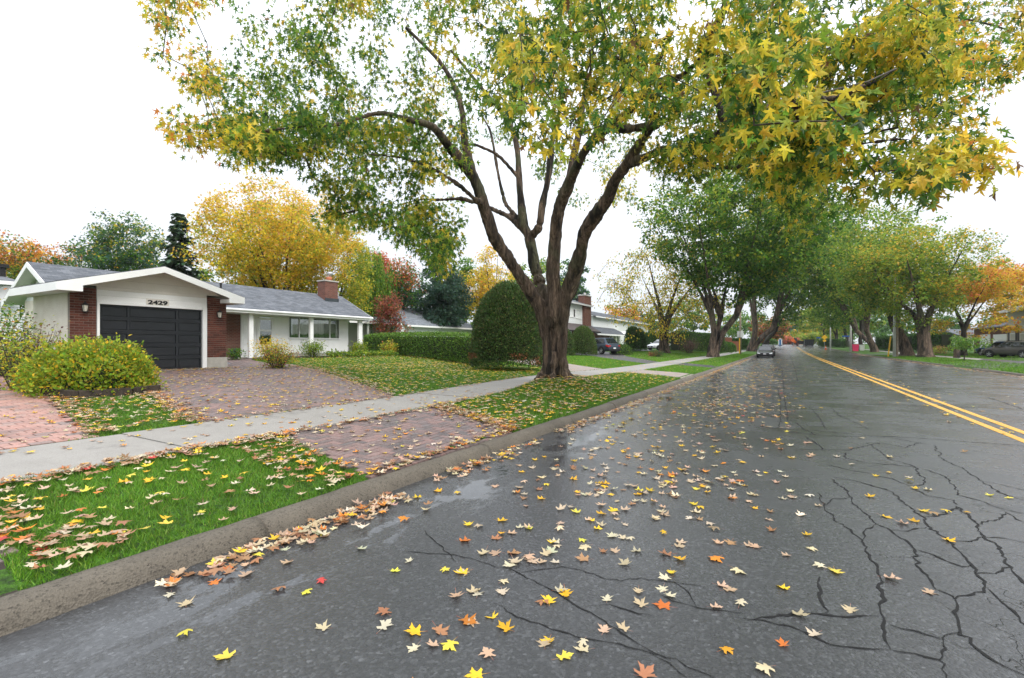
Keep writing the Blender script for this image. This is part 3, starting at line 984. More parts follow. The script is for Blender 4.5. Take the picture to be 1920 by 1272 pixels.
# main roof
ra = (3.41, 4.96)
roof_plane(house, [(7.6, 24.3, 3.41), (23.85, 24.3, 3.41), (23.85, 27.2, 4.96), (7.6, 27.2, 4.96)], S_, T['white'])
roof_plane(house, [(7.6, 27.2, 4.96), (23.85, 27.2, 4.96), (23.85, 30.1, 3.41), (7.6, 30.1, 3.41)], S_, T['white'])
for uu in (7.56, 23.86):
    MB().prism([(uu, 24.28, 3.39), (uu, 27.2, 4.94), (uu, 30.12, 3.39), (uu, 30.12, 3.17), (uu, 27.2, 4.72), (uu, 24.28, 3.17)], (.035, 0, 0)).build('barge_board', T['white'], house)
for uu in (8.13, 23.05):
    MB().prism([(uu, 25.6, 3.45), (uu, 29.4, 3.45), (uu, 27.2, 4.82)], (.05, 0, 0)).build('gable_wall', T['siding'], house)
MB().tube([(10.75, 24.24, 3.33), (23.9, 24.24, 3.33)], .06, 8).build('gutter', T['trim'], house)
box('fascia', T['trim'], house, 10.75, 23.86, 24.27, 24.295, 3.19, 3.37)
box('porch_ceiling', T['white'], house, 10.7, 23.8, 24.3, VW, 3.19, 3.21)
# porch front
wx0, wx1, wz0, wz1 = U_(542, VW), U_(635, VW), Z_(590, 634, VW), Z_(590, 596, VW)
ub = U_(450, VW)
zfl = .86
box('house_foundation', T['concrete'], house, ub, 23.1, VW - .01, VW + .3, .4, zfl + .12)
wall_open('front_wall', T['white'], house, ub, 23.1, zfl + .125, 3.25, VW, VW + .12, [(wx0, wx1, wz0, wz1)])
box('end_wall', T['siding'], house, 22.98, 23.1, VW + .12, 29.4, .4, 3.3)
brick_pier(house, 10.5, ub, VW - .05, .72, 3.2, 'entry_brick_wall', False)
box('entry_step', T['concrete'], house, 14.2, 17.2, 24.75, VW - .02, .6, zfl - .02, .015)
window(house, wx0, wx1, wz0, wz1, VW, [wx0, U_(561, VW), U_(584, VW), U_(618.5, VW), wx1], 1, .07, curtain=True)
# panels under the window
zp0, zp1 = zfl + .17, wz0 - .12
xsP = [541, 563.5, 582, 615, 637]
for i in range(4):
    a, b = U_(xsP[i], VW) + .05, U_(xsP[i + 1], VW) - .05
    p = box('wall_panel', T['white'], house, a, b, VW - .028, VW - .001, zp0 + .03, zp1 - .03, .008)
    mb = MB().box(a - .02, b + .02, VW - .036, VW - .002, zp1 - .03, zp1).box(a - .02, b + .02, VW - .036, VW - .002, zp0, zp0 + .03)
    mb.build('panel_moulding', T['trim'], house)
# door: panelled sidelight, storm door
s0, s1 = U_(451.5, VW), U_(466, VW)
sl = box('sidelight', T['trim'], house, s0, s1, VW - .04, VW - .002, zfl, 3.12, .006)
for k in range(4):
    a = zfl + .18 + k * .55
    MB().box(s0 + .1, s1 - .1, VW - .06, VW - .041, a, a + (.42 if k % 2 == 0 else .25) * 1.05).build('raised_panel', T['white'], sl, .012)
d0, d1 = U_(484, VW), U_(511, VW)
fr = MB().box(d0 - .09, d0, VW - .05, VW - .002, zfl, 3.05).box(d1, d1 + .09, VW - .05, VW - .002, zfl, 3.05).box(d0, d1, VW - .05, VW - .002, 2.95, 3.05)
fr.build('door_frame', T['trim'], house)
zq = [Z_(497, y, VW) for y in (646, 621.5, 618.5, 595)]
g0, g1 = U_(487, VW), U_(508, VW)
sd = wall_open('storm_door', T['trim'], house, d0 + .005, d1 - .005, zfl + .02, 2.94, VW - .045, VW - .01, [(g0, g1, zq[0], zq[1]), (g0, g1, zq[2], zq[3])])
box('dark_door_backing', T['charcoal'], house, d0 + .01, d1 - .01, VW - .009, VW - .004, zfl + .03, 2.93)  # dark panel added over the white wall so the storm door panes look dark
for a, b in ((zq[0], zq[1]), (zq[2], zq[3])):
    box('pane', T['glass'], sd, g0, g1, VW - .022, VW - .012, a, b)
box('door_handle', T['black'], sd, d0 + .03, d0 + .06, VW - .09, VW - .046, 1.78, 1.98, .006)
for xa, xb in ((467.5, 475.5), (582, 588), (673, 679.5)):
    p = box('porch_post', T['trim'], house, U_(xa, VP_), U_(xb, VP_), VP_, VP_ + .16, .7, 3.19, .008)
pu = U_(679.5, VP_)
MB().tube([(23.7, 24.24, 3.28), (23.66, 24.4, 3.1), (pu + .06, VP_ + .05, 2.95), (pu + .06, VP_ + .05, .9), (pu + .2, VP_ - .1, .8)], .04, 8).build('downspout', T['trim'], house, smoothf=True)
# lanterns beside the garage door
for x, y in ((159, 577), (411, 590)):
    lu, lz = on_v(x, y, V0 - .1)
    root = MB().box(lu - .035, lu + .035, V0 - .05, V0 - .004, lz - .07, lz + .1).box(lu - .012, lu + .012, V0 - .12, V0 - .05, lz + .07, lz + .09).build('wall_lantern', T['black'], house)
    c = (lu, V0 - .13, lz - .13)
    mb = MB().lathe(c, [(.03, -.02), (.055, 0), (.06, .012), (.06, .02)], 8).lathe(c, [(.095, .2), (.08, .225), (.03, .27), (.012, .3), (.01, .32)], 8)
    for k in range(4):
        a = math.pi / 4 + k * math.pi / 2
        mb.tube([(c[0] + .055 * math.cos(a), c[1] + .055 * math.sin(a), c[2] + .01), (c[0] + .085 * math.cos(a), c[1] + .085 * math.sin(a), c[2] + .205)], .006, 4)
    mb.build('lantern_cage', T['black'], root)
    MB().lathe(c, [(.045, .02), (.07, .2)], 8).build('lantern_glass', T['amber'], root)
# chimney
cu0, cu1 = U_(610, 26.2), U_(633.5, 26.2)
ch = box('chimney', T['brickwork'], house, cu0, cu1, 26.2, 26.95, 4.2, Z_(622, 529, 26.2), .01)
zt = Z_(622, 529, 26.2)
box('chimney_cap', T['concrete'], ch, cu0 - .05, cu1 + .05, 26.15, 27.0, zt + .002, zt + .09, .015)
MB().lathe(((cu0 + cu1) / 2 + .05, 26.5, zt + .09), [(.2, 0), (.2, .22), (.17, .26)], 14).build('chimney_pot', T['clay'], ch, smoothf=True)
MB().lathe(((cu0 + cu1) / 2 + .12, 26.5, zt + .36), [(.09, -.1), (.09, .1), (.2, .16), (.2, .3), (.05, .34)], 14).build('chimney_cowl', T['steel'], ch, smoothf=True)
MB().box(cu0 - .03, cu1 + .03, 26.16, 26.2, 4.25, 4.62).box(cu1, cu1 + .035, 26.16, 26.97, 4.25, 4.62).build('flashing', T['dumpster'], ch)
MB().lathe((U_(414, 26.4), 26.4, 4.5), [(.05, 0), (.05, .28), (.07, .3), (.07, .36)], 10).build('vent_pipe', T['black'], house)

# neighbour bungalow behind the hedge
nb = empty('bungalow', 'low grey-roofed bungalow with carport behind the long clipped hedge', 'house', 40, 35, .9)
def simple_roof(p, u0, u1, ve, vr, vb, ze, zr, mat, trim, ends=True, ridge=None):
    r0, r1 = ridge or (u0, u1)
    roof_plane(p, [(u0, ve, ze), (u1, ve, ze), (r1, vr, zr), (r0, vr, zr)], mat, trim)
    roof_plane(p, [(r0, vr, zr), (r1, vr, zr), (u1, vb, ze), (u0, vb, ze)], mat, trim)
    for a, r in ((u0, r0), (u1, r1)):
        if a != r:
            MB().prism([(a, ve, ze), (r, vr, zr), (a, vb, ze)], (0, 0, -.06)).build('roof', mat, p)
        else:
            MB().prism([(a, ve + .3, ze - .05), (a, vb - .3, ze - .05), (a, vr, zr - .1)], (.05 if a == u0 else -.05, 0, 0)).build('gable_wall', T['siding'], p)
    sg = 1 if vb > ve else -1
    box('fascia', trim, p, u0, u1, ve - .03 * sg, ve - .004 * sg, ze - .2, ze - .02)
simple_roof(nb, U_(655, 35), U_(775, 35), 35, 39.5, 44, Z_(690, 603, 35), Z_(700, 590, 39.5), T['shingle_pale'], T['trim'])
simple_roof(nb, U_(764, 34.2), U_(900, 34.2), 34.2, 39.5, 43, Z_(830, 612.5, 34.2), Z_(880, 588, 39.5), T['shingle_pale'], T['trim'], ridge=(U_(764, 34.2) + 4, U_(900, 34.2) - 2))
UN = U_(750, 35)
box('carport_back_wall', T['siding_vertical'], nb, U_(655, 35), UN, 38.5, 38.7, .8, 3.75)
box('wall', T['siding'], nb, UN, U_(898, 34.8), 34.8, 35.0, .8, 3.75)
box('wall', T['siding'], nb, UN - .2, UN - .002, 34.8, 42, .8, 3.75)
for x in (756, 800, 886):
    a = U_(x, 34.8)
    window(nb, a - .5, a + .5, 2.2, 3.3, 34.8, 1, 1, .06)
box('carport_post', T['trim'], nb, U_(690, 35.2), U_(690, 35.2) + .15, 35.2, 35.35, .8, 3.75)
MB().box(U_(698, 38), U_(709, 38), 38, 38.8, 4.5, 5.1).box(U_(698, 38) - .08, U_(709, 38) + .08, 37.9, 38.9, 5.0, 5.16).build('roof_vent', T['black'], nb)
MB().lathe((U_(760, 37), 37, 4.2), [(.06, 0), (.06, .5)], 8).build('vent_pipe', T['black'], nb)

# two-storey house behind the big maple
V4 = 20.0
h4 = empty('two_storey_house', 'two-storey house with white siding, brown porch roof and red brick chimney', 'house', 50, 20, .8)
ua, ub4 = 45.2, U_(1108, V4)
zeu = Z_(1100, 573, V4)
box('upper_wall', T['siding'], h4, ua, ub4 - .3, V4 + .4, V4 + 7, 3.9, zeu)
box('lower_wall', T['brickwork'], h4, ua, ub4 - .1, V4 + .5, V4 + 7, .5, 3.9)
simple_roof(h4, ua - .4, ub4 + .3, V4 - .1, V4 + 4, V4 + 8, zeu + .1, zeu + 1.35, T['shingle'], T['alu'])
roof_plane(h4, [(ua - .4, V4 - 1.1, 3.1), (ub4 + .4, V4 - 1.1, 3.1), (ub4 + .4, V4 + .5, 4.0), (ua - .4, V4 + .5, 4.0)], T['brownroof'], T['trim'])
box('fascia', T['dark'], h4, ua - .4, ub4 + .4, V4 - 1.14, V4 - 1.11, 2.95, 3.1)
for xa, xb, ya, yb, sh in ((1074.5, 1081, 593, 579, True), (1086, 1096.5, 596, 581, False)):
    a, b, c, d = U_(xa, V4), U_(xb, V4), Z_(xa, ya, V4), Z_(xa, yb, V4)
    w = window(h4, a, b, c, d, V4 + .4, 2, 1, .07)
    if sh:
        for q in (a - .4, b + .1):
            box('shutter', T['shutter'], w, q, q + .3, V4 + .34, V4 + .4, c, d)
for xa, xb in ((1068, 1079), (1105, 1113)):
    window(h4, U_(xa, V4) + .1, U_(xb, V4), 1.4, 3.0, V4 + .5, 2, 1, .07)
c0, c1 = U_(1098, V4), U_(1110, V4)
ch4 = box('chimney', T['brickwork'], h4, c0, c1, V4 + .1, V4 + .9, 3.6, Z_(1104, 556, V4), .02)
box('chimney_cap', T['concrete'], ch4, c0 - .06, c1 + .06, V4 + .04, V4 + .96, Z_(1104, 556, V4) + .002, Z_(1104, 554, V4), .02)
MB().lathe(((c0 + c1) / 2, V4 + .5, Z_(1104, 554, V4)), [(.15, 0), (.15, .3)], 10).build('chimney_pot', T['alu'], ch4)
MB().lathe((U_(1082, V4 + 2), V4 + 2, zeu + .6), [(.2, 0), (.2, .35), (.3, .4), (.3, .5)], 10).build('roof_vent', T['black'], h4)

# white-sided house further on, brick garage wing and small white portico
h5 = empty('side_gabled_house', 'white-sided house with brick wing and white portico behind the yellow tree', 'house', 70, 25, .9)
V5 = 24.5
a5, b5 = U_(1112, V5 + 2), U_(1215, V5 + 2)
box('upper_wall', T['siding'], h5, a5, b5, V5 + 2, V5 + 9, .6, 6.1)
simple_roof(h5, a5 - .4, b5 + .4, V5 + 1.4, V5 + 5.5, V5 + 9.6, 6.2, 7.6, T['shingle_dark'], T['trim'])
g0, g1 = U_(1116, V5), U_(1146, V5)
box('brick_wing', T['brickwork'], h5, g0, g1, V5, V5 + 2, .6, 3.4)
roof_plane(h5, [(g0 - .4, V5 - .5, 3.3), (U_(1172, V5), V5 - .5, 3.3), (U_(1172, V5), V5 + 2.2, 4.6), (g0 - .4, V5 + 2.2, 4.6)], T['shingle_dark'], T['trim'])
box('fascia', T['trim'], h5, g0 - .4, U_(1172, V5), V5 - .54, V5 - .51, 3.05, 3.28)
e0, e1 = U_(1147, V5), U_(1167, V5)
box('entry_wall', T['beige'], h5, e0, e1, V5 + .6, V5 + 2, .6, 3.3)
for x in (1146.5, 1153, 1160):
    q = U_(x, V5)
    box('porch_post', T['trim'], h5, q - .09, q + .09, V5 - .3, V5 - .12, .7, 3.2)
MB().tube([(U_(1142, V5) + .1, V5 - .3, 3.1), (U_(1142, V5), V5 - .06, 2.8), (U_(1142, V5), V5 - .06, .8)], .06, 8).build('downspout', T['trim'], h5)
p0, p1 = U_(1168, V5), U_(1178, V5)
zz = Z_(1173, 622, V5)
MB().prism([(p0 - .2, V5 - .9, zz - .6), (p1 + .2, V5 - .9, zz - .6), ((p0 + p1) / 2, V5 - .9, zz)], (0, 2, 0)).build('portico_gable', T['trim'], h5)
for q in (p0, p1):
    box('portico_column', T['trim'], h5, q - .12, q + .12, V5 - .85, V5 - .6, .7, zz - .6)
window(h5, p0 + .2, p1 - .2, 1.0, 2.9, V5 + 1.9, 1, 2, .08, T['signblue'] if False else None)

# house at the left edge, seen past the gable
h6 = empty('backyard_house', 'white-sided house with dark roof and satellite dish at the left edge', 'house', 4, 34, .9)
box('wall', T['siding'], h6, -8, 9.2, 34, 34.3, .6, Z_(20, 529, 34))
simple_roof(h6, -9, U_(37, 34), 33.6, 39, 44, Z_(20, 527, 33.6), Z_(20, 513, 39), T['shingle'], T['trim'])
MB().box(U_(0, 36), U_(11, 36), 36, 36.6, 5.1, 5.75).box(U_(0, 36) - .1, U_(11, 36) + .1, 35.9, 36.7, 5.62, 5.8).build('roof_vent', T['black'], h6)
du, dz_ = on_v(15, 554, 33.5)
n = 18
dish = MB()
vs_ = [(du, 33.55, dz_)]
for r, d in ((.2, .02), (.32, .06), (.42, .11)):
    vs_ += [(du + r * math.cos(k * 2 * math.pi / n), 33.55 - d, dz_ + r * 1.08 * math.sin(k * 2 * math.pi / n)) for k in range(n)]
fs = [(0, 1 + k, 1 + (k + 1) % n) for k in range(n)]
for q in range(2):
    fs += [(1 + q * n + k, 1 + q * n + (k + 1) % n, 1 + (q + 1) * n + (k + 1) % n, 1 + (q + 1) * n + k) for k in range(n)]
dish.add(vs_, fs)
d_ = dish.build('satellite_dish', T['alu'], h6, smoothf=True)
MB().tube([(du, 33.56, dz_), (du + .1, 33.9, dz_ - .3)], .03, 6).build('dish_arm', T['steel'], d_)
MB().tube([(du, 33.5, dz_ - .4), (du, 33.0, dz_ - .1)], .02, 6).build('dish_feed', T['steel'], d_)

# houses on the right side
h7 = empty('raised_house', 'pale house with white garage door and dark shuttered windows, right edge', 'house', 82, -25, .4)
V7 = -24.0
q0, q1, q2, q3 = U_(1858, V7), U_(1863, V7), U_(1889, V7), U_(1990, V7)
box('wall', T['beige'], h7, q2 - 20, q2, V7 - 9, V7, .2, 5.6)
w0 = U_(1840, V7)
wl_ = sorted([U_(1889, V7), U_(2050, V7)])
wr = sorted([U_(1830, V7), U_(1889, V7)])
box('garage_wing', T['brickwork'], h7, U_(1889, V7) + .05, U_(1826, V7), V7 - 8, V7 - .02, .2, 3.9)
gd = box('garage_door', T['white'], h7, U_(1889, V7) + .1, U_(1863, V7), V7 - .01, V7 + .05, .3, Z_(1875, 627, V7))
for k in range(1, 4):
    z = .3 + (Z_(1875, 627, V7) - .3) * k / 4
    box('door_groove', T['alu'], gd, U_(1889, V7) + .1, U_(1863, V7), V7 + .045, V7 + .055, z - .015, z + .015)
gd = box('garage_door', T['white'], h7, U_(1857, V7), U_(1838, V7), V7 - .01, V7 + .05, .3, 3.0)
for xa, xb in ((1894.5, 1903.5), (1913, 1924)):
    b, a = U_(xa, V7), U_(xb, V7)
    w = window(h7, a, b, Z_(xa, 639, V7), Z_(xa, 613, V7), V7, 1, 2, .1, sgn=-1)
    for q in (a - .6, b + .12):
        box('shutter', T['shutter'], w, q, q + .48, V7 - .02, V7 + .05, Z_(xa, 640, V7), Z_(xa, 612, V7))
simple_roof(h7, U_(1826, V7) - 30, q2 + .4, V7 + .6, V7 - 4.5, V7 - 9.6, 5.7, 7.6, T['shingle'], T['trim'])
roof_plane(h7, [(q2 - .1, V7 + .5, 3.9), (U_(1824, V7), V7 + .5, 3.9), (U_(1824, V7), V7 - 4, 5.3), (q2 - .1, V7 - 4, 5.3)], T['shingle'], T['trim'])
h8 = empty('gabled_house', 'grey gabled house half hidden behind the orange maple', 'house', 120, -36, .5)
V8 = -36.0
m0, m1 = sorted([U_(1748, V8), U_(1800, V8)])
box('wall', T['beige'], h8, m0, m1, V8 - 8, V8, .3, 4.2)
zt8 = Z_(1770, 618, V8)
MB().prism([(m0 - .5, V8 + .5, 4.0), ((m0 + m1) / 2, V8 + .5, zt8), (m1 + .5, V8 + .5, 4.0)], (0, -9, 0)).build('roof', T['shingle'], h8)
window(h8, m0 + 2, m0 + 4, 1.6, 3.2, V8, 2, 1, .08, sgn=-1)
box('fence_panel', T['brown_wood'], None, U_(1350, 9.5), U_(1350, 9.5) + 2, 9.3, 9.4, .5, 1)
bpy.data.objects.remove(bpy.data.objects['fence_panel'])

# ---------------------------------------------------------------- vegetation engine
def leaf_tpl(kind):
    if kind == 'maple':      # five deep lobes, slightly cupped
        half = [(.33, -.02), (.13, .20), (.54, .60), (.11, .42)]
        out = [(0, -.02)] + half + [(0, 1.0)] + [(-x, y) for x, y in half[::-1]]
        V = [(0, .33, .04)] + [(x, y, .30 * abs(x) - .22 * (y - .33) ** 2) for x, y in out]
        n = len(out)
        return np.array(V), np.array([(0, 1 + i, 1 + (i + 1) % n) for i in range(n)])
    if kind == 'maple_near':  # toothed, deeply cut, folded along the midrib
        half = [(.16, .0), (.36, -.03), (.25, .10), (.12, .20), (.34, .36), (.50, .44), (.60, .64), (.42, .56), (.28, .55), (.10, .40), (.19, .62), (.14, .70), (.10, .86)]
        out = [(0, -.02)] + half + [(0, 1.08)] + [(-x, y) for x, y in half[::-1]]
        V = [(0, .30, -.02)] + [(x, y, .38 * abs(x) - .30 * (y - .3) ** 2 + .05 * math.sin(9 * x + 5 * y)) for x, y in out]
        n = len(out)
        return np.array(V), np.array([(0, 1 + i, 1 + (i + 1) % n) for i in range(n)])
    if kind == 'fallen':     # finer outline with teeth and a stalk, curled
        half = [(.10, .03), (.30, -.05), (.46, .04), (.30, .14), (.20, .26), (.38, .40), (.62, .52), (.44, .56), (.34, .66), (.17, .53), (.20, .76), (.09, .84)]
        out = [(.012, -.02)] + half + [(0, 1.02)] + [(-x, y) for x, y in half[::-1]] + [(-.012, -.02)]
        V = [(0, .30, 0)] + [(x, y, 0) for x, y in out] + [(.012, -.45, 0), (-.012, -.45, 0)]
        n = len(out)
        Fc = [(0, 1 + i, 1 + (i + 1) % n) for i in range(n)] + [(1, n, n + 1), (n, n + 2, n + 1)]
        return np.array(V), np.array(Fc)
    if kind == 'mid':        # three-lobed
        V = [(0, 0, 0), (.5, .42, .05), (.16, .45, -.02), (0, 1, -.06), (-.16, .45, -.02), (-.5, .42, .05)]
        return np.array(V, float), np.array([(0, 1, 2), (0, 2, 4), (2, 3, 4), (0, 4, 5)])
    if kind == 'wide':
        V = [(0, 0, 0), (.46, .5, .08), (0, 1, -.06), (-.46, .5, .08)]
        return np.array(V, float), np.array([(0, 1, 2), (0, 2, 3)])
    if kind == 'oval':
        V = [(0, 0, 0), (.3, .45, .05), (0, 1, -.05), (-.3, .45, .05)]
        return np.array(V, float), np.array([(0, 1, 2), (0, 2, 3)])
    if kind == 'needle':
        V = [(-.07, 0, 0), (.07, 0, 0), (.02, 1, -.05), (-.02, 1, -.05)]
        return np.array(V, float), np.array([(0, 1, 2), (0, 2, 3)])
    if kind == 'blade':
        V = [(-.5, 0, 0), (.5, 0, 0), (.1, 0, 1)]
        return np.array(V, float), np.array([(0, 1, 2)])
TPL = {k: leaf_tpl(k) for k in ('maple', 'maple_near', 'fallen', 'mid', 'wide', 'oval', 'needle')}

def frames(D, Nn):
    """rotation matrices with y along D, z near Nn"""
    y = D / np.maximum(np.linalg.norm(D, axis=1, keepdims=True), 1e-6)
    x = np.cross(y, Nn)
    x /= np.maximum(np.linalg.norm(x, axis=1, keepdims=True), 1e-6)
    z = np.cross(x, y)
    return np.stack([x, y, z], 2)
def leaves_mesh(name, P, D, Nn, size, cols, tpl, mat):
    """P positions in (u,v,z)"""
    V, Fc = TPL[tpl]
    R = frames(D, Nn)
    k = len(V)
    pts = np.einsum('nij,kj->nki', R, V) * size[:, None, None] + P[:, None, :]
    Fa = (Fc[None] + (np.arange(len(P)) * k)[:, None, None]).reshape(-1, 3)
    c = np.repeat(cols, k, 0)
    return fast_mesh(name, toW(pts.reshape(-1, 3)), Fa, mat, c)
def palette(n, pal, jitter=.18):
    cs = np.array([p[0] for p in pal])
    w = np.array([p[1] for p in pal], float)
    i = RNG.choice(len(pal), n, p=w / w.sum())
    c = cs[i] * (1 + RNG.normal(0, jitter, (n, 1))) * (1 + RNG.normal(0, jitter * .35, (n, 3)))
    return np.clip(c, .004, .95)
GREEN, DGREEN, LGREEN = (.055, .15, .012), (.028, .085, .011), (.15, .26, .018)
YGREEN, YELLOW, GOLD = (.31, .34, .022), (.68, .51, .025), (.69, .40, .022)
ORANGE, RED, RUST, BROWN = (.68, .22, .035), (.54, .10, .045), (.38, .12, .05), (.18, .085, .035)
SPRUCE, BLUEG, CEDAR = (.030, .068, .032), (.035, .085, .058), (.040, .095, .014)

class Tree:
    def __init__(self):
        self.P, self.R, self.par, self.fix = [], [], [], []
        self.chains = []
    def limb(self, pts, rad, parent=-1, fixed=True):
        ids = [parent] if parent >= 0 else []
        p = parent
        for q, r in zip(pts, rad):
            self.P.append(tuple(q)); self.R.append(r); self.par.append(p); self.fix.append(fixed)
            p = len(self.P) - 1
            ids.append(p)
        self.chains.append(ids)
        return p
    def attach(self, A, seg=.7, sag=.0, maxd=1e9, up=.15):
        """grow a twig from the skeleton to every attractor, nearest first"""
        P = np.array(self.P)
        A = np.asarray(A)
        self.tips = []
        free = np.ones(len(A), bool)
        D = np.full(len(A), 1e9); J = np.zeros(len(A), int)
        for i0 in range(0, len(P), 64):
            d = np.linalg.norm(A[:, None] - P[None, i0:i0 + 64], axis=2)
            m = d.min(1); j = d.argmin(1) + i0
            b = m < D
            D[b], J[b] = m[b], j[b]
        for _ in range(len(A)):
            Dm = np.where(free, D, 1e9)
            i = int(Dm.argmin())
            if Dm[i] > maxd:
                break
            free[i] = False
            p0, q = np.array(self.P[J[i]]), A[i]
            L = np.linalg.norm(q - p0)
            n = max(1, int(round(L / seg)))
            pp = self.par[J[i]]
            dr = p0 - np.array(self.P[pp]) if pp >= 0 else np.array([0, 0, 1.])
            dr = dr / (np.linalg.norm(dr) + 1e-6)
            c = p0 + dr * L * .35 + np.array([0, 0, up * L])
            new = []
            for k in range(1, n + 1):
                t = k / n
                x = (1 - t) ** 2 * p0 + 2 * t * (1 - t) * c + t * t * q
                x = x + RNG.normal(0, .05 * L / n, 3) * (k < n)
                x[2] -= sag * L * t * t * (k < n)
                new.append(x)
            e = self.limb(new, [.0] * n, J[i], False)
            self.tips.append(e)
            N = np.array(new)
            d = np.linalg.norm(A[:, None] - N[None], axis=2)
            m = d.min(1); j = d.argmin(1) + len(self.P) - n
            b = m < D
            D[b], J[b] = m[b], j[b]
        self.used = ~free
    def radii(self, tip=.007, ex=2.3, cap=.2):
        n = len(self.P)
        acc = np.zeros(n)
        kids = np.zeros(n, int)
        for p in self.par:
            if p >= 0:
                kids[p] += 1
        for i in range(n - 1, -1, -1):
            if kids[i] == 0:
                acc[i] = tip ** ex
            r = acc[i] ** (1 / ex)
            if not self.fix[i]:
                self.R[i] = min(r, cap)
            if self.par[i] >= 0:
                acc[self.par[i]] += acc[i]
    def mesh(self, name, mat, rmin=0, sides=(8, 5, 3), skip_fixed=False, smoothf=True):
        V, Fc = [], []
        for ids in self.chains:
            if len(ids) < 2:
                continue
            if skip_fixed and self.fix[ids[-1]]:
                continue
            pts = [Vector(self.P[i]) for i in ids]
            rad = [self.R[i] for i in ids]
            if self.fix[ids[0]] and not self.fix[ids[-1]]:
                rad[0] = min(rad[0], rad[1] * 1.35)
            elif len(rad) > 1 and not self.fix[ids[-1]]:
                rad[0] = min(rad[0], rad[1] * 1.2)
            n = sides[0] if max(rad) > .08 else sides[1] if max(rad) > .025 else sides[2]
            b0 = len(V)
            for i, p in enumerate(pts):
                d = (pts[min(i + 1, len(pts) - 1)] - pts[max(i - 1, 0)])
                d = d.normalized() if d.length > 1e-6 else Vector((0, 0, 1))
                x = d.cross(Vector((.13, .21, 1)) if abs(d.z) < .9 else Vector((1, .2, 0))).normalized()
                y = d.cross(x)
                for k in range(n):
                    a = k * 2 * math.pi / n
                    V.append(p + (x * math.cos(a) + y * math.sin(a)) * max(rad[i], rmin))
            for i in range(len(pts) - 1):
                for k in range(n):
                    Fc.append((b0 + i * n + k, b0 + i * n + (k + 1) % n, b0 + (i + 1) * n + (k + 1) % n, b0 + (i + 1) * n + k))
        return fast_mesh(name, toW(np.array([tuple(v) for v in V])), np.array(Fc), mat, None, smoothf)

def cluster_leaves(C, n, rad, down=.5, flat=.7, out_from=None):
    """leaf positions, tip directions and normals for clusters C (m,3)"""
    m = len(C)
    rad = np.broadcast_to(np.asarray(rad, float), (m,))
    I = np.repeat(np.arange(m), n)
    O = RNG.normal(0, 1, (len(I), 3))
    O /= np.linalg.norm(O, axis=1, keepdims=True)
    O *= (RNG.random((len(I), 1)) ** .45)
    O[:, 2] *= flat
    P = C[I] + O * rad[I][:, None]
    D = O + RNG.normal(0, .5, O.shape) + np.array([0, 0, -down])
    Nn = RNG.normal(0, .55, O.shape) + np.array([0, 0, 1.0])
    return P, D, Nn, I
def noise_at(P, s, off=0):
    return np.array([noise.noise((p[0] * s + off, p[1] * s, p[2] * s)) for p in P])

def crown_points(N, c, r, kind='round', gap=-.12, gs=.3, shell=.45):
    """cluster centres in a lumpy crown; c centre, r radii"""
    pts = []
    seed = RNG.random() * 50
    tries = 0
    while len(pts) < N and tries < N * 30:
        tries += 1
        d = RNG.normal(0, 1, 3); d /= np.linalg.norm(d)
        lump = 1 + .28 * noise.noise((d[0] * 1.6 + seed, d[1] * 1.6, d[2] * 1.6)) + .18 * noise.noise((d[0] * 4 + seed, d[1] * 4, d[2] * 4))
        rr = RNG.random() ** shell * lump
        p = np.array([d[0] * r[0] * rr, d[1] * r[1] * rr, d[2] * r[2] * rr])
        if kind == 'vase':
            k = .55 + .45 * min(1, max(0, (p[2] / r[2] + 1) / 1.1))
            p[:2] *= k
        if kind == 'dome' and p[2] < -r[2] * .55:
            continue
        q = p + np.array(c)
        if noise.noise((q[0] * gs + seed, q[1] * gs, q[2] * gs)) < gap:
            continue
        pts.append(q)
    return np.array(pts)

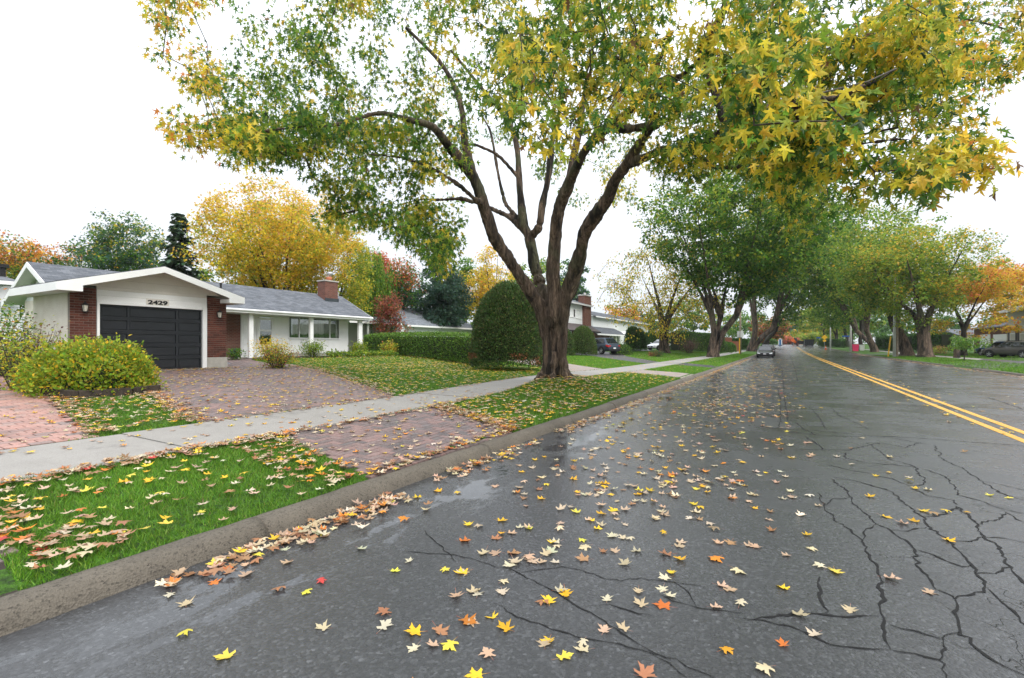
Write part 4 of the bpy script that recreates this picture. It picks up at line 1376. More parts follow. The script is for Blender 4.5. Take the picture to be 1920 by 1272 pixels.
def broadleaf(name, label, u, v, H, rx, pal, trunk=.25, stems=1, z_fork=.3, N=220, nl=40, leaf=.2, tpl='mid', crad=.8, kind='round', pal2=None, ry=None, zlow=.22,
              lean=(0, 0), group=None, bark='bark_dark', spread=.55, gap=-.22, down=.5, z0=None, sprout=0, cz=None, rz=None, cat='tree', flat=.7, twig_min=.012, angs=None):
    """tree > trunk, crown. pal2 is the palette towards the top and the outside"""
    if leaf >= .29 and tpl == 'mid':
        tpl = 'wide'
    base = gz(u, v) if z0 is None else z0
    root = empty(name, label, cat, u, v, base, group)
    t = Tree()
    zf_ = H * z_fork
    top = H - zlow * H
    c = (u + lean[0], v + lean[1], base + (cz if cz else H * (1 + zlow) / 2))
    rzz = rz or H * (1 - zlow) / 2
    A = crown_points(N, c, (rx, ry or rx, rzz), kind, gap)
    for s_ in range(stems):
        a = RNG.random() * 6.28 + s_ * 6.28 / max(stems, 1)
        if angs:
            a = math.radians(angs[s_])
        off = trunk * .8 if stems > 1 else 0
        dx, dy = math.cos(a), math.sin(a)
        r0 = trunk if stems == 1 else trunk * .7
        k0 = .5 * off
        pts = [(u + dx * off * .6, v + dy * off * .6, base - .15), (u + dx * off * .7, v + dy * off * .7, base + .12 * H * z_fork), (u + dx * off * 1.2 + lean[0] * .2, v + dy * off * 1.2 + lean[1] * .2, base + zf_ * .6),
               (u + dx * (off * 2 + .12 * zf_ * (stems > 1)) + lean[0] * .4, v + dy * (off * 2 + .12 * zf_ * (stems > 1)) + lean[1] * .4, base + zf_)]
        e = t.limb(pts, [r0 * 1.5, r0 * 1.05, r0 * .9, r0 * .85])
        nb_ = 4 if stems == 1 else 3
        for b in range(nb_):
            a2 = a + b * 6.28 / nb_ + RNG.normal(0, .25) if stems == 1 else a + RNG.normal(0, .7)
            sp = spread * RNG.uniform(.5, 1.15)
            ex, ey = math.cos(a2) * rx * sp, math.sin(a2) * (ry or rx) * sp
            p3 = np.array(pts[-1])
            zt = base + H * RNG.uniform(.62, .82)
            lp, lr = [], []
            for k in range(1, 6):
                q = k / 5
                lp.append((p3[0] + (c[0] - u) * .4 * q + ex * q ** 1.1, p3[1] + (c[1] - v) * .4 * q + ey * q ** 1.1, p3[2] + (zt - p3[2]) * q ** .92 + RNG.normal(0, .1)))
                lr.append(r0 * .46 * (1 - q) ** 1.2 + .02)
            t.limb(lp, lr, e)
    t.attach(A, seg=max(.6, H * .07), sag=.06)
    t.radii(.010, 2.2, trunk * .26)
    link_mesh('trunk', t.mesh('trunk', MT[bark], twig_min), root, True)
    o = root.children[-1] if root.children else None
    C = A
    P, D, Nn, I = cluster_leaves(C, nl, crad, down, flat)
    col = palette(len(P), pal)
    if pal2:
        rel = np.clip((P[:, 2] - c[2]) / rzz * .6 + np.linalg.norm((P - np.array(c)) / np.array([rx, ry or rx, rzz]), axis=1) * .45, 0, 1)
        nz = noise_at(C, .35, 11)[I]
        pick = RNG.random(len(P)) < np.clip(rel + nz * .9, 0, 1)
        col[pick] = palette(int(pick.sum()), pal2)
    lum = 1 + .25 * noise_at(C, .9, 3)[I]
    col *= lum[:, None]
    sz = leaf * RNG.uniform(.65, 1.25, len(P))
    me = leaves_mesh('crown', P, D, Nn, sz, np.clip(col, .004, .9), tpl, MT['leaf'])
    link_mesh('crown', me, root, True)
    for ch in root.children:
        ch.matrix_parent_inverse = Matrix.Translation(-Vector(root.location))
    return root

def conifer(name, label, u, v, H, r, pal, z0=None, droop=.35, N=26, leaf=.5, group=None, zlow=.08, dense=1.0):
    base = gz(u, v) if z0 is None else z0
    root = empty(name, label, 'tree', u, v, base, group)
    t = Tree()
    hs = np.linspace(0, 1, 9)
    t.limb([(u, v, base - .2 + H * h) for h in hs], [max(.02, H * .016 * (1 - h)) for h in hs])
    P, D = [], []
    for i in range(N):
        q = i / (N - 1)
        z = base + H * (zlow + (1 - zlow - .01) * q)
        R_ = r * (1 - q) ** .85 * RNG.uniform(.8, 1.12) + .1
        nb_ = max(4, int(9 * (1 - q) * dense + 4))
        for b in range(nb_):
            a = RNG.random() * 6.28
            L = R_ * RNG.uniform(.65, 1.1)
            n = max(2, int(L / .45))
            pts = []
            for k in range(1, n + 1):
                s_ = k / n
                pts.append((u + math.cos(a) * L * s_, v + math.sin(a) * L * s_, z - droop * L * s_ ** 1.3 + .25 * L * s_ ** 3))
            j = int(np.argmin(abs(hs - (z - base) / H)))
            t.limb([(u, v, z)] + pts, [.02 * (1 - q) + .012] * (n + 1), -1)
            for k, p in enumerate(pts):
                for w in range(int(7 * dense)):
                    sgn = RNG.choice([-1, 1])
                    P.append((p[0] + RNG.normal(0, .12), p[1] + RNG.normal(0, .12), p[2] + RNG.normal(0, .06)))
                    D.append((math.cos(a) * .8 - math.sin(a) * sgn * RNG.uniform(.2, 1.2), math.sin(a) * .8 + math.cos(a) * sgn * RNG.uniform(.2, 1.2), RNG.normal(-.45, .3)))
    P, D = np.array(P), np.array(D)
    Nn = RNG.normal(0, .3, P.shape) + np.array([0, 0, 1])
    tr = link_mesh('trunk', t.mesh('trunk', MT['bark_dark'], 0), root)
    V, Fc = TPL['oval']
    me = leaves_mesh('crown', P, D, Nn, leaf * RNG.uniform(.6, 1.3, len(P)), palette(len(P), pal, .25), 'oval', MT['needle'])
    link_mesh('crown', me, root)
    return root

def willow(name, label, u, v, H, r, pal, group=None):
    base = gz(u, v)
    root = empty(name, label, 'tree', u, v, base, group)
    t = Tree()
    e = t.limb([(u, v, base - .2), (u, v, base + H * .3)], [.4, .3])
    A = crown_points(90, (u, v, base + H * .72), (r, r, H * .25), 'round')
    t.attach(A, .8)
    t.radii(.015, 2.3, .2)
    link_mesh('trunk', t.mesh('trunk', MT['bark_dark'], .012), root)
    P, D = [], []
    for a in A:
        for s_ in range(5):
            L = RNG.uniform(2, 5.5)
            x, y = a[0] + RNG.normal(0, .5), a[1] + RNG.normal(0, .5)
            for k in range(int(L / .12)):
                P.append((x + RNG.normal(0, .05), y + RNG.normal(0, .05), max(base + .8, a[2] - k * .12)))
                D.append((RNG.normal(0, .3), RNG.normal(0, .3), -1))
    P, D = np.array(P), np.array(D)
    Nn = RNG.normal(0, 1, P.shape)
    link_mesh('crown', leaves_mesh('crown', P, D, Nn, .22 * RNG.uniform(.7, 1.3, len(P)), palette(len(P), pal), 'oval', MT['leaf']), root)
    return root

def shell_plant(name, label, surf, n, leaf, pal, cat, core=None, group=None, root_at=None, tpl='oval', dead=None, out=.6, mat='needle', jitter=.05, stems=None, side=None):
    """clipped evergreen: leaf sprays on a surface given by surf(n) -> points, outward normals; with a dark woody core"""
    root = empty(name, label, cat, *root_at, group)
    P, Nn = surf(n)
    bump = noise_at(P[:: max(1, len(P) // 4000)], 1.6) if False else None
    P = P + Nn * RNG.normal(0, jitter, (len(P), 1))
    D = Nn * out + RNG.normal(0, .55, P.shape) + np.array([0, 0, .25])
    N2 = Nn + RNG.normal(0, .6, P.shape)
    col = palette(len(P), pal, .28)
    if dead is not None:
        m = dead(P)
        col[m] = palette(int(m.sum()), [(BROWN, 1), (RUST, .5), (CEDAR, .6)])
    link_mesh('foliage', leaves_mesh('foliage', P, D, N2, leaf * RNG.uniform(.6, 1.4, len(P)), col, tpl, MT[mat]), root, False)
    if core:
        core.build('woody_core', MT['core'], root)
    return root

def dome_surf(c, r, h, p=2.0, zmin=0.0, lump=.06):
    """superellipsoid dome standing on c, half widths r=(ru,rv), height h"""
    seed = RNG.random() * 30
    def f(n):
        a = RNG.random(n) * 2 * math.pi
        q = RNG.random(n)
        # sample height with area-like weighting
        z = zmin + (1 - zmin) * q ** .85
        rad = np.maximum(1 - z ** p, 0) ** (1 / 2.2)
        ln = 1 + lump * np.array([noise.noise((math.cos(x) * 2 + seed, math.sin(x) * 2, y * 3)) for x, y in zip(a, z)]) + lump * .6 * np.array([noise.noise((math.cos(x) * 6 + seed, math.sin(x) * 6, y * 8)) for x, y in zip(a, z)])
        P = np.stack([c[0] + r[0] * rad * np.cos(a) * ln, c[1] + r[1] * rad * np.sin(a) * ln, c[2] + h * z * (1 + (ln - 1) * .6)], 1)
        Nn = np.stack([np.cos(a) * rad, np.sin(a) * rad, z * .9], 1)
        Nn /= np.linalg.norm(Nn, axis=1, keepdims=True)
        return P, Nn
    return f
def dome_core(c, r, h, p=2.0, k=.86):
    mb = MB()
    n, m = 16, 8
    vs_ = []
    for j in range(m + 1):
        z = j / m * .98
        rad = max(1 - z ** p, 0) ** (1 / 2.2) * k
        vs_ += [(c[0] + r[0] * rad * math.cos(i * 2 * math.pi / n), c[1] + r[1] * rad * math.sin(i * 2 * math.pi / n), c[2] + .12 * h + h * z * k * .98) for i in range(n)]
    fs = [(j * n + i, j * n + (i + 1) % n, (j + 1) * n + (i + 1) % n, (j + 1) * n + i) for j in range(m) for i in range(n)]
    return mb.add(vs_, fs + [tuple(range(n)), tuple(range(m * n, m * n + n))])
def hedge_surf(path, w, h, rnd=.25, zmin=.12):
    """clipped hedge along a polyline of (u,v)"""
    P_ = [Vector((a, b)) for a, b in path]
    L = [(b - a).length for a, b in zip(P_, P_[1:])]
    def f(n):
        s_ = RNG.random(n) * sum(L)
        res, nor = [], []
        per = [h, w, h]
        q = RNG.random(n) * (2 * h + w)
        for x, y in zip(s_, q):
            i = 0
            while i < len(L) - 1 and x > L[i]:
                x -= L[i]; i += 1
            d = (P_[i + 1] - P_[i]) / L[i]
            c = P_[i] + d * min(x, L[i])
            nn = Vector((-d.y, d.x))
            b = gz(c.x, c.y)
            lump = .05 * noise.noise((c.x * 1.3, c.y * 1.3, y * 2)) + .04 * noise.noise((c.x * 4, c.y * 4, y * 4))
            if y < h:
                z = y; o = -w / 2; no = (-nn.x, -nn.y, .1)
                inset = max(0, (z - (h - rnd)) / rnd) ** 2 * rnd * .5
                o += inset - lump
            elif y < h + w:
                o = -w / 2 + (y - h); z = h + lump - max(0, (abs(o) - (w / 2 - rnd)) / rnd) ** 2 * rnd * .4; no = (0, 0, 1)
            else:
                z = y - h - w; o = w / 2 + lump; no = (nn.x, nn.y, .1)
            z = max(z, zmin * h * (.6 + .8 * abs(noise.noise((c.x * 2, c.y * 2, 0)))))
            res.append((c.x + nn.x * o, c.y + nn.y * o, b + z)); nor.append(no)
        # both ends
        return np.array(res), np.array(nor, float)
    return f
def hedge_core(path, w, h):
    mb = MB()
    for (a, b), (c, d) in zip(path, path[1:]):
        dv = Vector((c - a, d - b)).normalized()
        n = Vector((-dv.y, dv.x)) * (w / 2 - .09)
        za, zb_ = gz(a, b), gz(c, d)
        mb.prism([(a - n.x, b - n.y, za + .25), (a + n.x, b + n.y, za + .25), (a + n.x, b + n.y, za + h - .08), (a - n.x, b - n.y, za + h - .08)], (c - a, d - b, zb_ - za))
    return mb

def shrub(name, label, u, v, w, h, pal, n=900, leaf=.07, group=None, tpl='oval', stems=14, wv=None, cat='shrub', mat='leaf', pal2=None, droop=.1, z0=None, spike=False, open_=.5):
    """loose garden shrub > branches, foliage"""
    base = gz(u, v) if z0 is None else z0
    root = empty(name, label, cat, u, v, base, group)
    wv = wv or w
    t = Tree()
    T_ = []
    for s_ in range(stems):
        a, q = RNG.random() * 6.28, RNG.random() ** .5
        hh = h * RNG.uniform(.75, 1.0) * math.sqrt(max(.2, 1 - (.75 * q) ** 2))
        tip = (u + math.cos(a) * w * .5 * q, v + math.sin(a) * wv * .5 * q, base + hh)
        bs = (u + math.cos(a) * w * .15 * q, v + math.sin(a) * wv * .15 * q, base - .03)
        md = tuple((x * .5 + y * .5) for x, y in zip(bs, tip))
        t.limb([bs, (md[0], md[1], md[2] + .08 * h), tip], [.012, .009, .004])
        T_.append((bs, md, tip))
    link_mesh('branches', t.mesh('branches', MT['twig'], .003), root)
    P, D = [], []
    k = n // stems
    for bs, md, tip in T_:
        for _ in range(k):
            q = RNG.random() ** .6
            p = np.array(bs) * (1 - q) + np.array(tip) * q
            rr = (.11 if spike else .20) * w
            o = RNG.normal(0, 1, 3) * np.array([rr, rr * wv / w, .12 * h]) * open_ * 1.6
            p = p + o
            p[2] = max(p[2], base + .03)
            P.append(p); D.append((o[0] * 3 + RNG.normal(0, .3), o[1] * 3 + RNG.normal(0, .3), RNG.normal(.25 - droop, .4)))
    P, D = np.array(P), np.array(D)
    col = palette(len(P), pal, .22)
    if pal2:
        up = RNG.random(len(P)) < np.clip((P[:, 2] - base) / h * 1.1 - .25, 0, 1)
        col[up] = palette(int(up.sum()), pal2, .2)
    Nn = RNG.normal(0, .5, P.shape) + np.array([0, 0, 1])
    link_mesh('foliage', leaves_mesh('foliage', P, D, Nn, leaf * RNG.uniform(.6, 1.3, len(P)), col, tpl, MT[mat]), root)
    return root

# ---------------------------------------------------------------- the big silver maple on the boulevard
z1 = lambda X, Y, t: at_t(760 + X / 2.355, 200 + Y / 2.355, t)
z2 = lambda X, Y, t: at_t(800 + X / 3.18, Y / 3.18, t)
BT = 14.28
mroot = empty('silver_maple', 'large multi-stemmed silver maple with dark wet bark overhanging the road', 'tree', TREE_U, TREE_V, gz(TREE_U, TREE_V))
tr = Tree()
zb0 = gz(TREE_U, TREE_V)
r1 = tr.limb([z1(660, 1235, BT), z1(659, 1150, BT), z1(658, 1060, BT), z1(656, 1000, BT)], [.30, .27, .24, .22])
# left limb
L0 = tr.limb([z1(634, 1235, 14.25), z1(634, 1150, 14.2), z1(630, 1060, 14.2), z1(620, 970, 14.2)], [.25, .20, .19, .20])
L1 = tr.limb([z1(595, 890, 14.2), z1(550, 815, 14.1), z1(490, 725, 13.9), z1(440, 650, 13.7), z1(392, 575, 13.5), z1(362, 490, 13.4), z1(335, 400, 13.2), z1(305, 320, 13.1)],
             [.21, .205, .195, .19, .185, .175, .165, .15], L0)
L2 = tr.limb([z1(245, 240, 12.8), z1(185, 165, 12.5), z1(120, 90, 12.1), z1(20, 60, 11.7), z1(-120, 30, 11.3), z1(-300, 80, 11), z1(-480, 90, 10.8), z1(-700, 120, 10.6), z1(-900, 130, 10.4)], [.14, .12, .09, .07, .055, .045, .035, .025, .015], L1)
L3 = tr.limb([z1(285, 250, 13.2), z1(262, 150, 13.3), z1(255, 60, 13.4), z1(230, -60, 13.5), z1(150, -200, 13.6), z1(0, -350, 13.4)], [.12, .105, .09, .075, .06, .04], L1)
n_ = len(tr.P)
L4 = tr.limb([z1(320, 420, 13.0), z1(260, 365, 12.6), z1(190, 315, 12.3), z1(120, 275, 12.0), z1(0, 230, 11.6), z1(-160, 210, 11.2)], [.08, .06, .055, .045, .03, .02], L1 - 1)
L5 = tr.limb([z1(310, 425, 13.5), z1(250, 408, 14), z1(150, 412, 14.4), z1(60, 412, 14.8), z1(-40, 440, 15)], [.055, .05, .04, .03, .02], L1 - 1)
# middle stem, behind
M0 = tr.limb([z1(650, 1150, 14.6), z1(645, 1050, 14.6), z1(630, 920, 14.6)], [.24, .22, .20])
M1 = tr.limb([z1(605, 820, 14.7), z1(575, 720, 15.0), z1(562, 650, 15.1), z1(548, 580, 15.2)], [.185, .18, .175, .18], M0)
M2 = tr.limb([z1(525, 520, 15.3), z1(512, 420, 15.5), z1(502, 320, 15.6), z1(495, 200, 15.8), z1(475, 110, 16), z1(420, 20, 16.2), z1(330, -90, 16.3), z1(200, -250, 16.2)], [.135, .125, .115, .10, .09, .08, .06, .04], M1)
M3 = tr.limb([z1(590, 530, 15.0), z1(604, 440, 15.0), z1(628, 330, 15.1), z1(642, 230, 15.2), z1(655, 120, 15.4), z1(690, -20, 15.6), z1(700, -200, 15.6)], [.13, .12, .11, .10, .085, .065, .04], M1)
tr.limb([z1(470, 495, 15.6), z1(410, 465, 16), z1(360, 440, 16.4)], [.09, .075, .05], M1)
tr.limb([z1(450, 440, 15.9), z1(425, 370, 16.2), z1(400, 240, 16.6), z1(375, 110, 16.9), z1(330, 30, 17)], [.07, .06, .055, .045, .03], M1 + 1)
tr.limb([z1(470, 280, 15.6), z1(400, 210, 15.8), z1(300, 165, 16)], [.065, .055, .04], M2 - 5)
# centre stem
C1 = tr.limb([z1(660, 920, 14.0), z1(655, 830, 14.0), z1(650, 720, 14.0), z1(660, 610, 13.9), z1(670, 500, 13.7), z1(690, 420, 13.5), z1(725, 335, 13.2)], [.22, .20, .19, .185, .185, .17, .15], r1)
C2 = tr.limb([z1(760, 260, 12.8), z1(800, 185, 12.4), z1(850, 130, 12), z1(905, 85, 11.5), z1(990, 20, 11), z1(1060, -60, 10.4), z1(1110, -180, 9.6), z1(1180, -330, 8.6)], [.13, .125, .12, .11, .09, .07, .055, .035], C1)
C3 = tr.limb([z1(735, 260, 13.3), z1(770, 100, 13.4), z1(790, -40, 13.5), z1(830, -200, 13.4)], [.11, .09, .07, .045], C1)
# right limb, leaning over the road
R0 = tr.limb([z1(690, 1235, 14.2), z1(686, 1150, 14.2), z1(686, 1060, 14.15), z1(690, 960, 14.1)], [.24, .19, .175, .19])
R1 = tr.limb([z1(704, 870, 14.0), z1(745, 740, 13.8), z1(775, 640, 13.5), z1(790, 560, 13.3), z1(840, 480, 13.0), z1(890, 410, 12.7), z1(925, 330, 12.4), z1(975, 260, 12.0)],
             [.20, .20, .19, .185, .18, .165, .15, .135], R0)
R2 = tr.limb([z1(1035, 165, 11.5), z1(1080, 100, 11), z1(1110, 60, 10.6), z1(1070, 10, 10.4), z1(1120, -80, 9.8), z1(1240, -150, 8.8), z1(1330, -250, 8)], [.12, .115, .10, .085, .07, .05, .035], R1)
R3 = tr.limb([z1(1060, 225, 11.4), z1(1140, 190, 10.8), z1(1250, 195, 10), z1(1330, 160, 9.4), z1(1420, 100, 8.6), z1(1530, 60, 7.6), z1(1700, 0, 6.6), z1(1900, -40, 5.8), z1(2100, -120, 5.2)], [.10, .09, .095, .085, .07, .055, .042, .03, .018], R1)
R4 = tr.limb([z1(1100, 80, 10.4), z1(960, 100, 10.2), z1(850, 95, 10.4)], [.10, .09, .06], R2 - 4)
R5 = tr.limb([z2(1640, 300, 8.8), z2(1700, 200, 8.2), z2(1770, 70, 7.6), z2(1760, -60, 7.2)], [.075, .07, .055, .035], R3 - 4)
R6 = tr.limb([at_t(1500, 250, 8.2), at_t(1600, 270, 7.8), at_t(1700, 262, 7.4), at_t(1790, 300, 7)], [.045, .035, .025, .015], R3 - 3)
R7 = tr.limb([at_t(1600, 60, 9), at_t(1700, 20, 10), at_t(1830, 40, 11.5), at_t(1900, 60, 13)], [.05, .04, .03, .018], R3 - 3)
MAIN_LIMBS = len(tr.chains)
# crown: where leaf sprays hang
REG = [
 ([(400,228),(880,228),(862,330),(850,470),(790,470),(700,420),(620,400),(570,330),(490,300),(420,262)], 10.5, 16.5, 185, .10),
 ([(300,222),(430,222),(560,290),(470,300),(400,276),(345,270)], 9.5, 12, 16, .75),
 ([(770,400),(855,400),(852,500),(800,500)], 12, 15, 16, .15),
 ([(560,330),(640,330),(640,430),(590,400)], 11, 14, 10, .5),
 ([(270,-60),(900,-60),(900,228),(430,228),(300,100)], 9.5, 17, 170, .2),
 ([(870,-60),(1210,-60),(1200,200),(1150,270),(1010,250),(930,190),(870,120)], 6.5, 14, 135, .42),
 ([(940,60),(1130,60),(1130,250),(1010,270),(950,200)], 5.5, 9, 34, .55),
 ([(890,240),(1210,240),(1190,400),(1100,400),(960,320)], 16, 20, 34, .3),
 ([(1180,-60),(1500,-60),(1560,120),(1560,330),(1480,330),(1380,320),(1300,300),(1210,260)], 5.5, 12, 210, .5),
 ([(1330,60),(1640,40),(1700,200),(1600,300),(1400,300)], 4.2, 7.5, 70, .72),
 ([(1480,-60),(1720,-60),(1770,100),(1840,290),(1760,340),(1640,365),(1520,330)], 4.8, 9.5, 150, .66),
 ([(1690,-60),(1960,-60),(1960,110),(1830,190),(1740,150)], 8.5, 13.5, 60, .12),
 ([(1800,110),(1950,90),(1940,190),(1850,190)], 8, 12, 9, .8),
 ([(1760,290),(1880,315),(1800,330),(1700,350)], 6, 7.5, 10, .85),
 ([(1390,290),(1560,300),(1560,420),(1500,440),(1440,350)], 9, 13, 40, .1),
 ([(1190,300),(1300,280),(1400,320),(1300,340)], 9, 12, 20, .35)]
A, YF = [], []
for poly, t0, t1, n, yf in REG:
    xs_, ys_ = [p[0] for p in poly], [p[1] for p in poly]
    k = 0
    while k < n:
        x, y = random.uniform(min(xs_), max(xs_)), random.uniform(min(ys_), max(ys_))
        if not inpoly([x], [y], poly)[0]:
            continue
        t = random.uniform(t0, t1)
        p = at_t(x, y, t)
        if noise.noise((p[0] * .55, p[1] * .55, p[2] * .55 + 4)) < -.06:
            continue
        A.append(p); YF.append(yf); k += 1
# the rest of the crown above and behind the picture
k = 0
while k < 330:
    d = RNG.normal(0, 1, 3); d /= np.linalg.norm(d)
    q = RNG.random() ** .4
    p = np.array([TREE_U + d[0] * 9.5 * q, TREE_V + d[1] * 9.5 * q, 11.5 + d[2] * 5.5 * q])
    X, Y, t = px_xy(p[None])
    if t[0] > .5 and -120 < X[0] < 2040 and Y[0] > -40:
        continue
    A.append(tuple(p)); YF.append(.4); k += 1
A, YF = np.array(A), np.array(YF)
tr.attach(A, .55, sag=.05, up=.08)
tr.radii(.0055, 2.25, .085)
link_mesh('branches', tr.mesh('branches', MT['twig'], .0045, (8, 5, 4), True), mroot)
# trunk and limbs, fused, with furrowed bark
V, Fc = [], []
bm = bmesh.new()
for ids in tr.chains[:MAIN_LIMBS]:
    mbt = MB()
    pts = [Vector(tr.P[i]) for i in ids]
    rad = [tr.R[i] for i in ids]
    if False:
        rad[0] = rad[1] * 1.05
        pts[0] = pts[0].lerp(pts[1], .25) if False else pts[0]
    elif tr.par[ids[0]] >= 0 and len(rad) > 1:
        rad[0] = min(rad[0], rad[1] * 1.1)
    # smooth resample
    Q, Rr = [], []
    for i in range(len(pts) - 1):
        p0, p1, p2, p3 = pts[max(i - 1, 0)], pts[i], pts[i + 1], pts[min(i + 2, len(pts) - 1)]
        for s_ in range(5):
            q = s_ / 5
            Q.append(.5 * ((2 * p1) + (p2 - p0) * q + (2 * p0 - 5 * p1 + 4 * p2 - p3) * q * q + (3 * p1 - p0 - 3 * p2 + p3) * q ** 3))
            Rr.append(rad[i] * (1 - q) + rad[i + 1] * q)
    Q.append(pts[-1]); Rr.append(rad[-1])
    w = [noise.noise((q.x * 1.3, q.y * 1.3, q.z * 1.3)) for q in Q]
    Rr = [r * (1 + .13 * x) for r, x in zip(Rr, w)]
    mbt.tube(Q, Rr, 12)
    n0 = len(bm.verts)
    vv_ = [bm.verts.new(p) for p in mbt.v]
    for f in mbt.f:
        bm.faces.new([vv_[i] for i in f])
# root flare
for k in range(6):
    a = k * 2 * math.pi / 6 + .3
    mbt = MB()
    c0 = Vector((TREE_U, TREE_V, zb0))
    d = Vector((math.cos(a), math.sin(a), 0))
    mbt.tube([c0 + d * .20 + Vector((0, 0, .7)), c0 + d * .29 + Vector((0, 0, .32)), c0 + d * .40 + Vector((0, 0, .06)), c0 + d * .58 + Vector((0, 0, -.14))], [.13, .14, .14, .09], 8)
    vv_ = [bm.verts.new(p) for p in mbt.v]
    for f in mbt.f:
        bm.faces.new([vv_[i] for i in f])
bmesh.ops.recalc_face_normals(bm, faces=bm.faces)
me = bpy.data.meshes.new('trunk')
bm.to_mesh(me); bm.free()
tmp = bpy.data.objects.new('tmp', me)
COL.objects.link(tmp)
md = tmp.modifiers.new('r', 'REMESH'); md.mode = 'VOXEL'; md.voxel_size = .026
sm = tmp.modifiers.new('s', 'SMOOTH'); sm.factor = .5; sm.iterations = 2
bpy.context.view_layer.update()
me2 = bpy.data.meshes.new_from_object(tmp.evaluated_get(bpy.context.evaluated_depsgraph_get()))
bpy.data.objects.remove(tmp)
n = len(me2.vertices)
co = np.zeros(n * 3, np.float32); me2.vertices.foreach_get('co', co); co = co.reshape(-1, 3)
no = np.zeros(n * 3, np.float32); me2.vertices.foreach_get('normal', no); no = no.reshape(-1, 3)
# distance from ground fades furrow depth on thin limbs
zrel = co[:, 2] - zb0
dep = np.clip(.06 - .006 * zrel, .010, .06)
h = np.array([abs(noise.noise((p[0] * 7, p[1] * 7, p[2] * 1.1))) * 1.4 + .5 * noise.noise((p[0] * 16, p[1] * 16, p[2] * 3.5)) + .8 * noise.noise((p[0] * 2.2, p[1] * 2.2, p[2] * .7)) for p in co])
co2 = co + no * ((h - .45) * dep)[:, None]
co3 = np.stack([-co2[:, 1], co2[:, 0], co2[:, 2]], 1)
me2.vertices.foreach_set('co', co3.astype(np.float32).ravel())
me2.polygons.foreach_set('use_smooth', [True] * len(me2.polygons))
me2.materials.clear(); me2.materials.append(MT['bark'])
me2.update()
link_mesh('trunk', me2, mroot)
print('maple trunk verts', n)
# leaves
X, Y, T_ = px_xy(A)
nl = np.where(T_ < 7.5, 20, np.where(T_ < 10, 32, 54)).astype(int)
out_f = (X < -60) | (X > 1980) | (Y < -40) | (T_ < .5)
nl[out_f] = 16
cr_ = np.where(T_ < 7.5, .30, .42)
groups = []
for val in np.unique(nl):
    idx = np.nonzero(nl == val)[0]
    P, D, Nn, I = cluster_leaves(A[idx], int(val), cr_[idx], 1.15, .95)
    groups.append((P, D, Nn, idx[I]))
P, D, Nn, I = [np.concatenate([g[i] for g in groups]) for i in range(4)]
# yellowing by spray: whole sprays turn together
spray = np.where(RNG.random(len(A)) < YF, RNG.uniform(.55, 1, len(A)), RNG.uniform(0, .18, len(A)))
Nn = Nn * np.array([1, 1, .55]) + RNG.normal(0, .35, Nn.shape)
yel = RNG.random(len(P)) < spray[I]
col = palette(len(P), [(GREEN, 1.1), (LGREEN, 1.1), (DGREEN, .7), (YGREEN, .55)], .2)
col[yel] = palette(int(yel.sum()), [(YELLOW, 1.2), (GOLD, .2), (YGREEN, .9), (BROWN, .06), ((.64, .50, .06), .35)], .15)
PX, PY, PT = px_xy(P)
tip = (PX > 1790) & (RNG.random(len(P)) < .35) | (PX < 420) & (RNG.random(len(P)) < .5)
col[tip] = palette(int(tip.sum()), [(GOLD, 1), (ORANGE, .3), (YELLOW, .9)], .15)
sz = RNG.uniform(.095, .16, len(P)) * np.where(PX < 900, 1.12, 1)
nr = (PT < 9.5) & (PT > .5) & (PX > -60) & (PX < 1980) & (PY > -60)
link_mesh('crown', leaves_mesh('crown', P[~nr], D[~nr], Nn[~nr], sz[~nr], col[~nr], 'maple', MT['leaf']), mroot)
link_mesh('overhanging_sprays', leaves_mesh('overhanging_sprays', P[nr], D[nr], Nn[nr], sz[nr] * .95, col[nr], 'maple_near', MT['leaf']), mroot)
print('near', int(nr.sum()))
print('maple leaves', len(P))

# ---------------------------------------------------------------- other trees
def at(x, t):
    a, b = ray(x)
    return t * a, t * b
def H_(y, t, z=.8):
    return CAMH + (HY - y) / F * t - z
def W_(px, t):
    return px / F * t
YM = [(YELLOW, 1), (GOLD, .9), (YGREEN, .8), (LGREEN, .25)]
# behind the houses, left to right
BG = 'trees behind the houses'
u, v = at(25, 44); broadleaf('orange_maple', 'orange-topped maple at the left edge behind the white house', u, v, H_(428, 44), W_(62, 44), [(GREEN, 1), (YGREEN, .5)], .25, pal2=[(ORANGE, 1), (GOLD, .8), (RUST, .5)], N=170, nl=42, leaf=.26)
u, v = at(118, 52); broadleaf('orange_maple', 'low orange and green maple between garage roof and green maple', u, v, H_(458, 52), W_(58, 52), [(GREEN, 1), (DGREEN, .5)], .25, pal2=[(ORANGE, .8), (RUST, .7), (GREEN, .5)], N=150, nl=40, leaf=.28)
u, v = at(232, 46); broadleaf('green_maple', 'green maple with yellowing top behind the garage roof', u, v, H_(405, 46), W_(80, 46), [(BLUEG, 1), (GREEN, 1), (DGREEN, .6)], .3, pal2=[(GREEN, 1), (BLUEG, .7), (YGREEN, .35), (GOLD, .15)], gap=-.4, N=330, nl=48, leaf=.26)
u, v = at(338, 42); conifer('spruce', 'tall dark spruce left of the big yellow maple', u, v, H_(402, 42), W_(60, 42), [(SPRUCE, 1), ((.05, .075, .03), .6)], leaf=.46, N=36, dense=1.35)
u, v = at(525, 40); broadleaf('yellow_maple', 'large golden yellow maple behind the bungalow roof', u, v, H_(345, 40), W_(150, 40), YM, .35, stems=3, z_fork=.22, N=760, nl=56, leaf=.22, pal2=[(GOLD, 1), (YELLOW, .8), ((.62, .30, .08), .45)], kind='vase', spread=.6, crad=.78, gap=-.45)
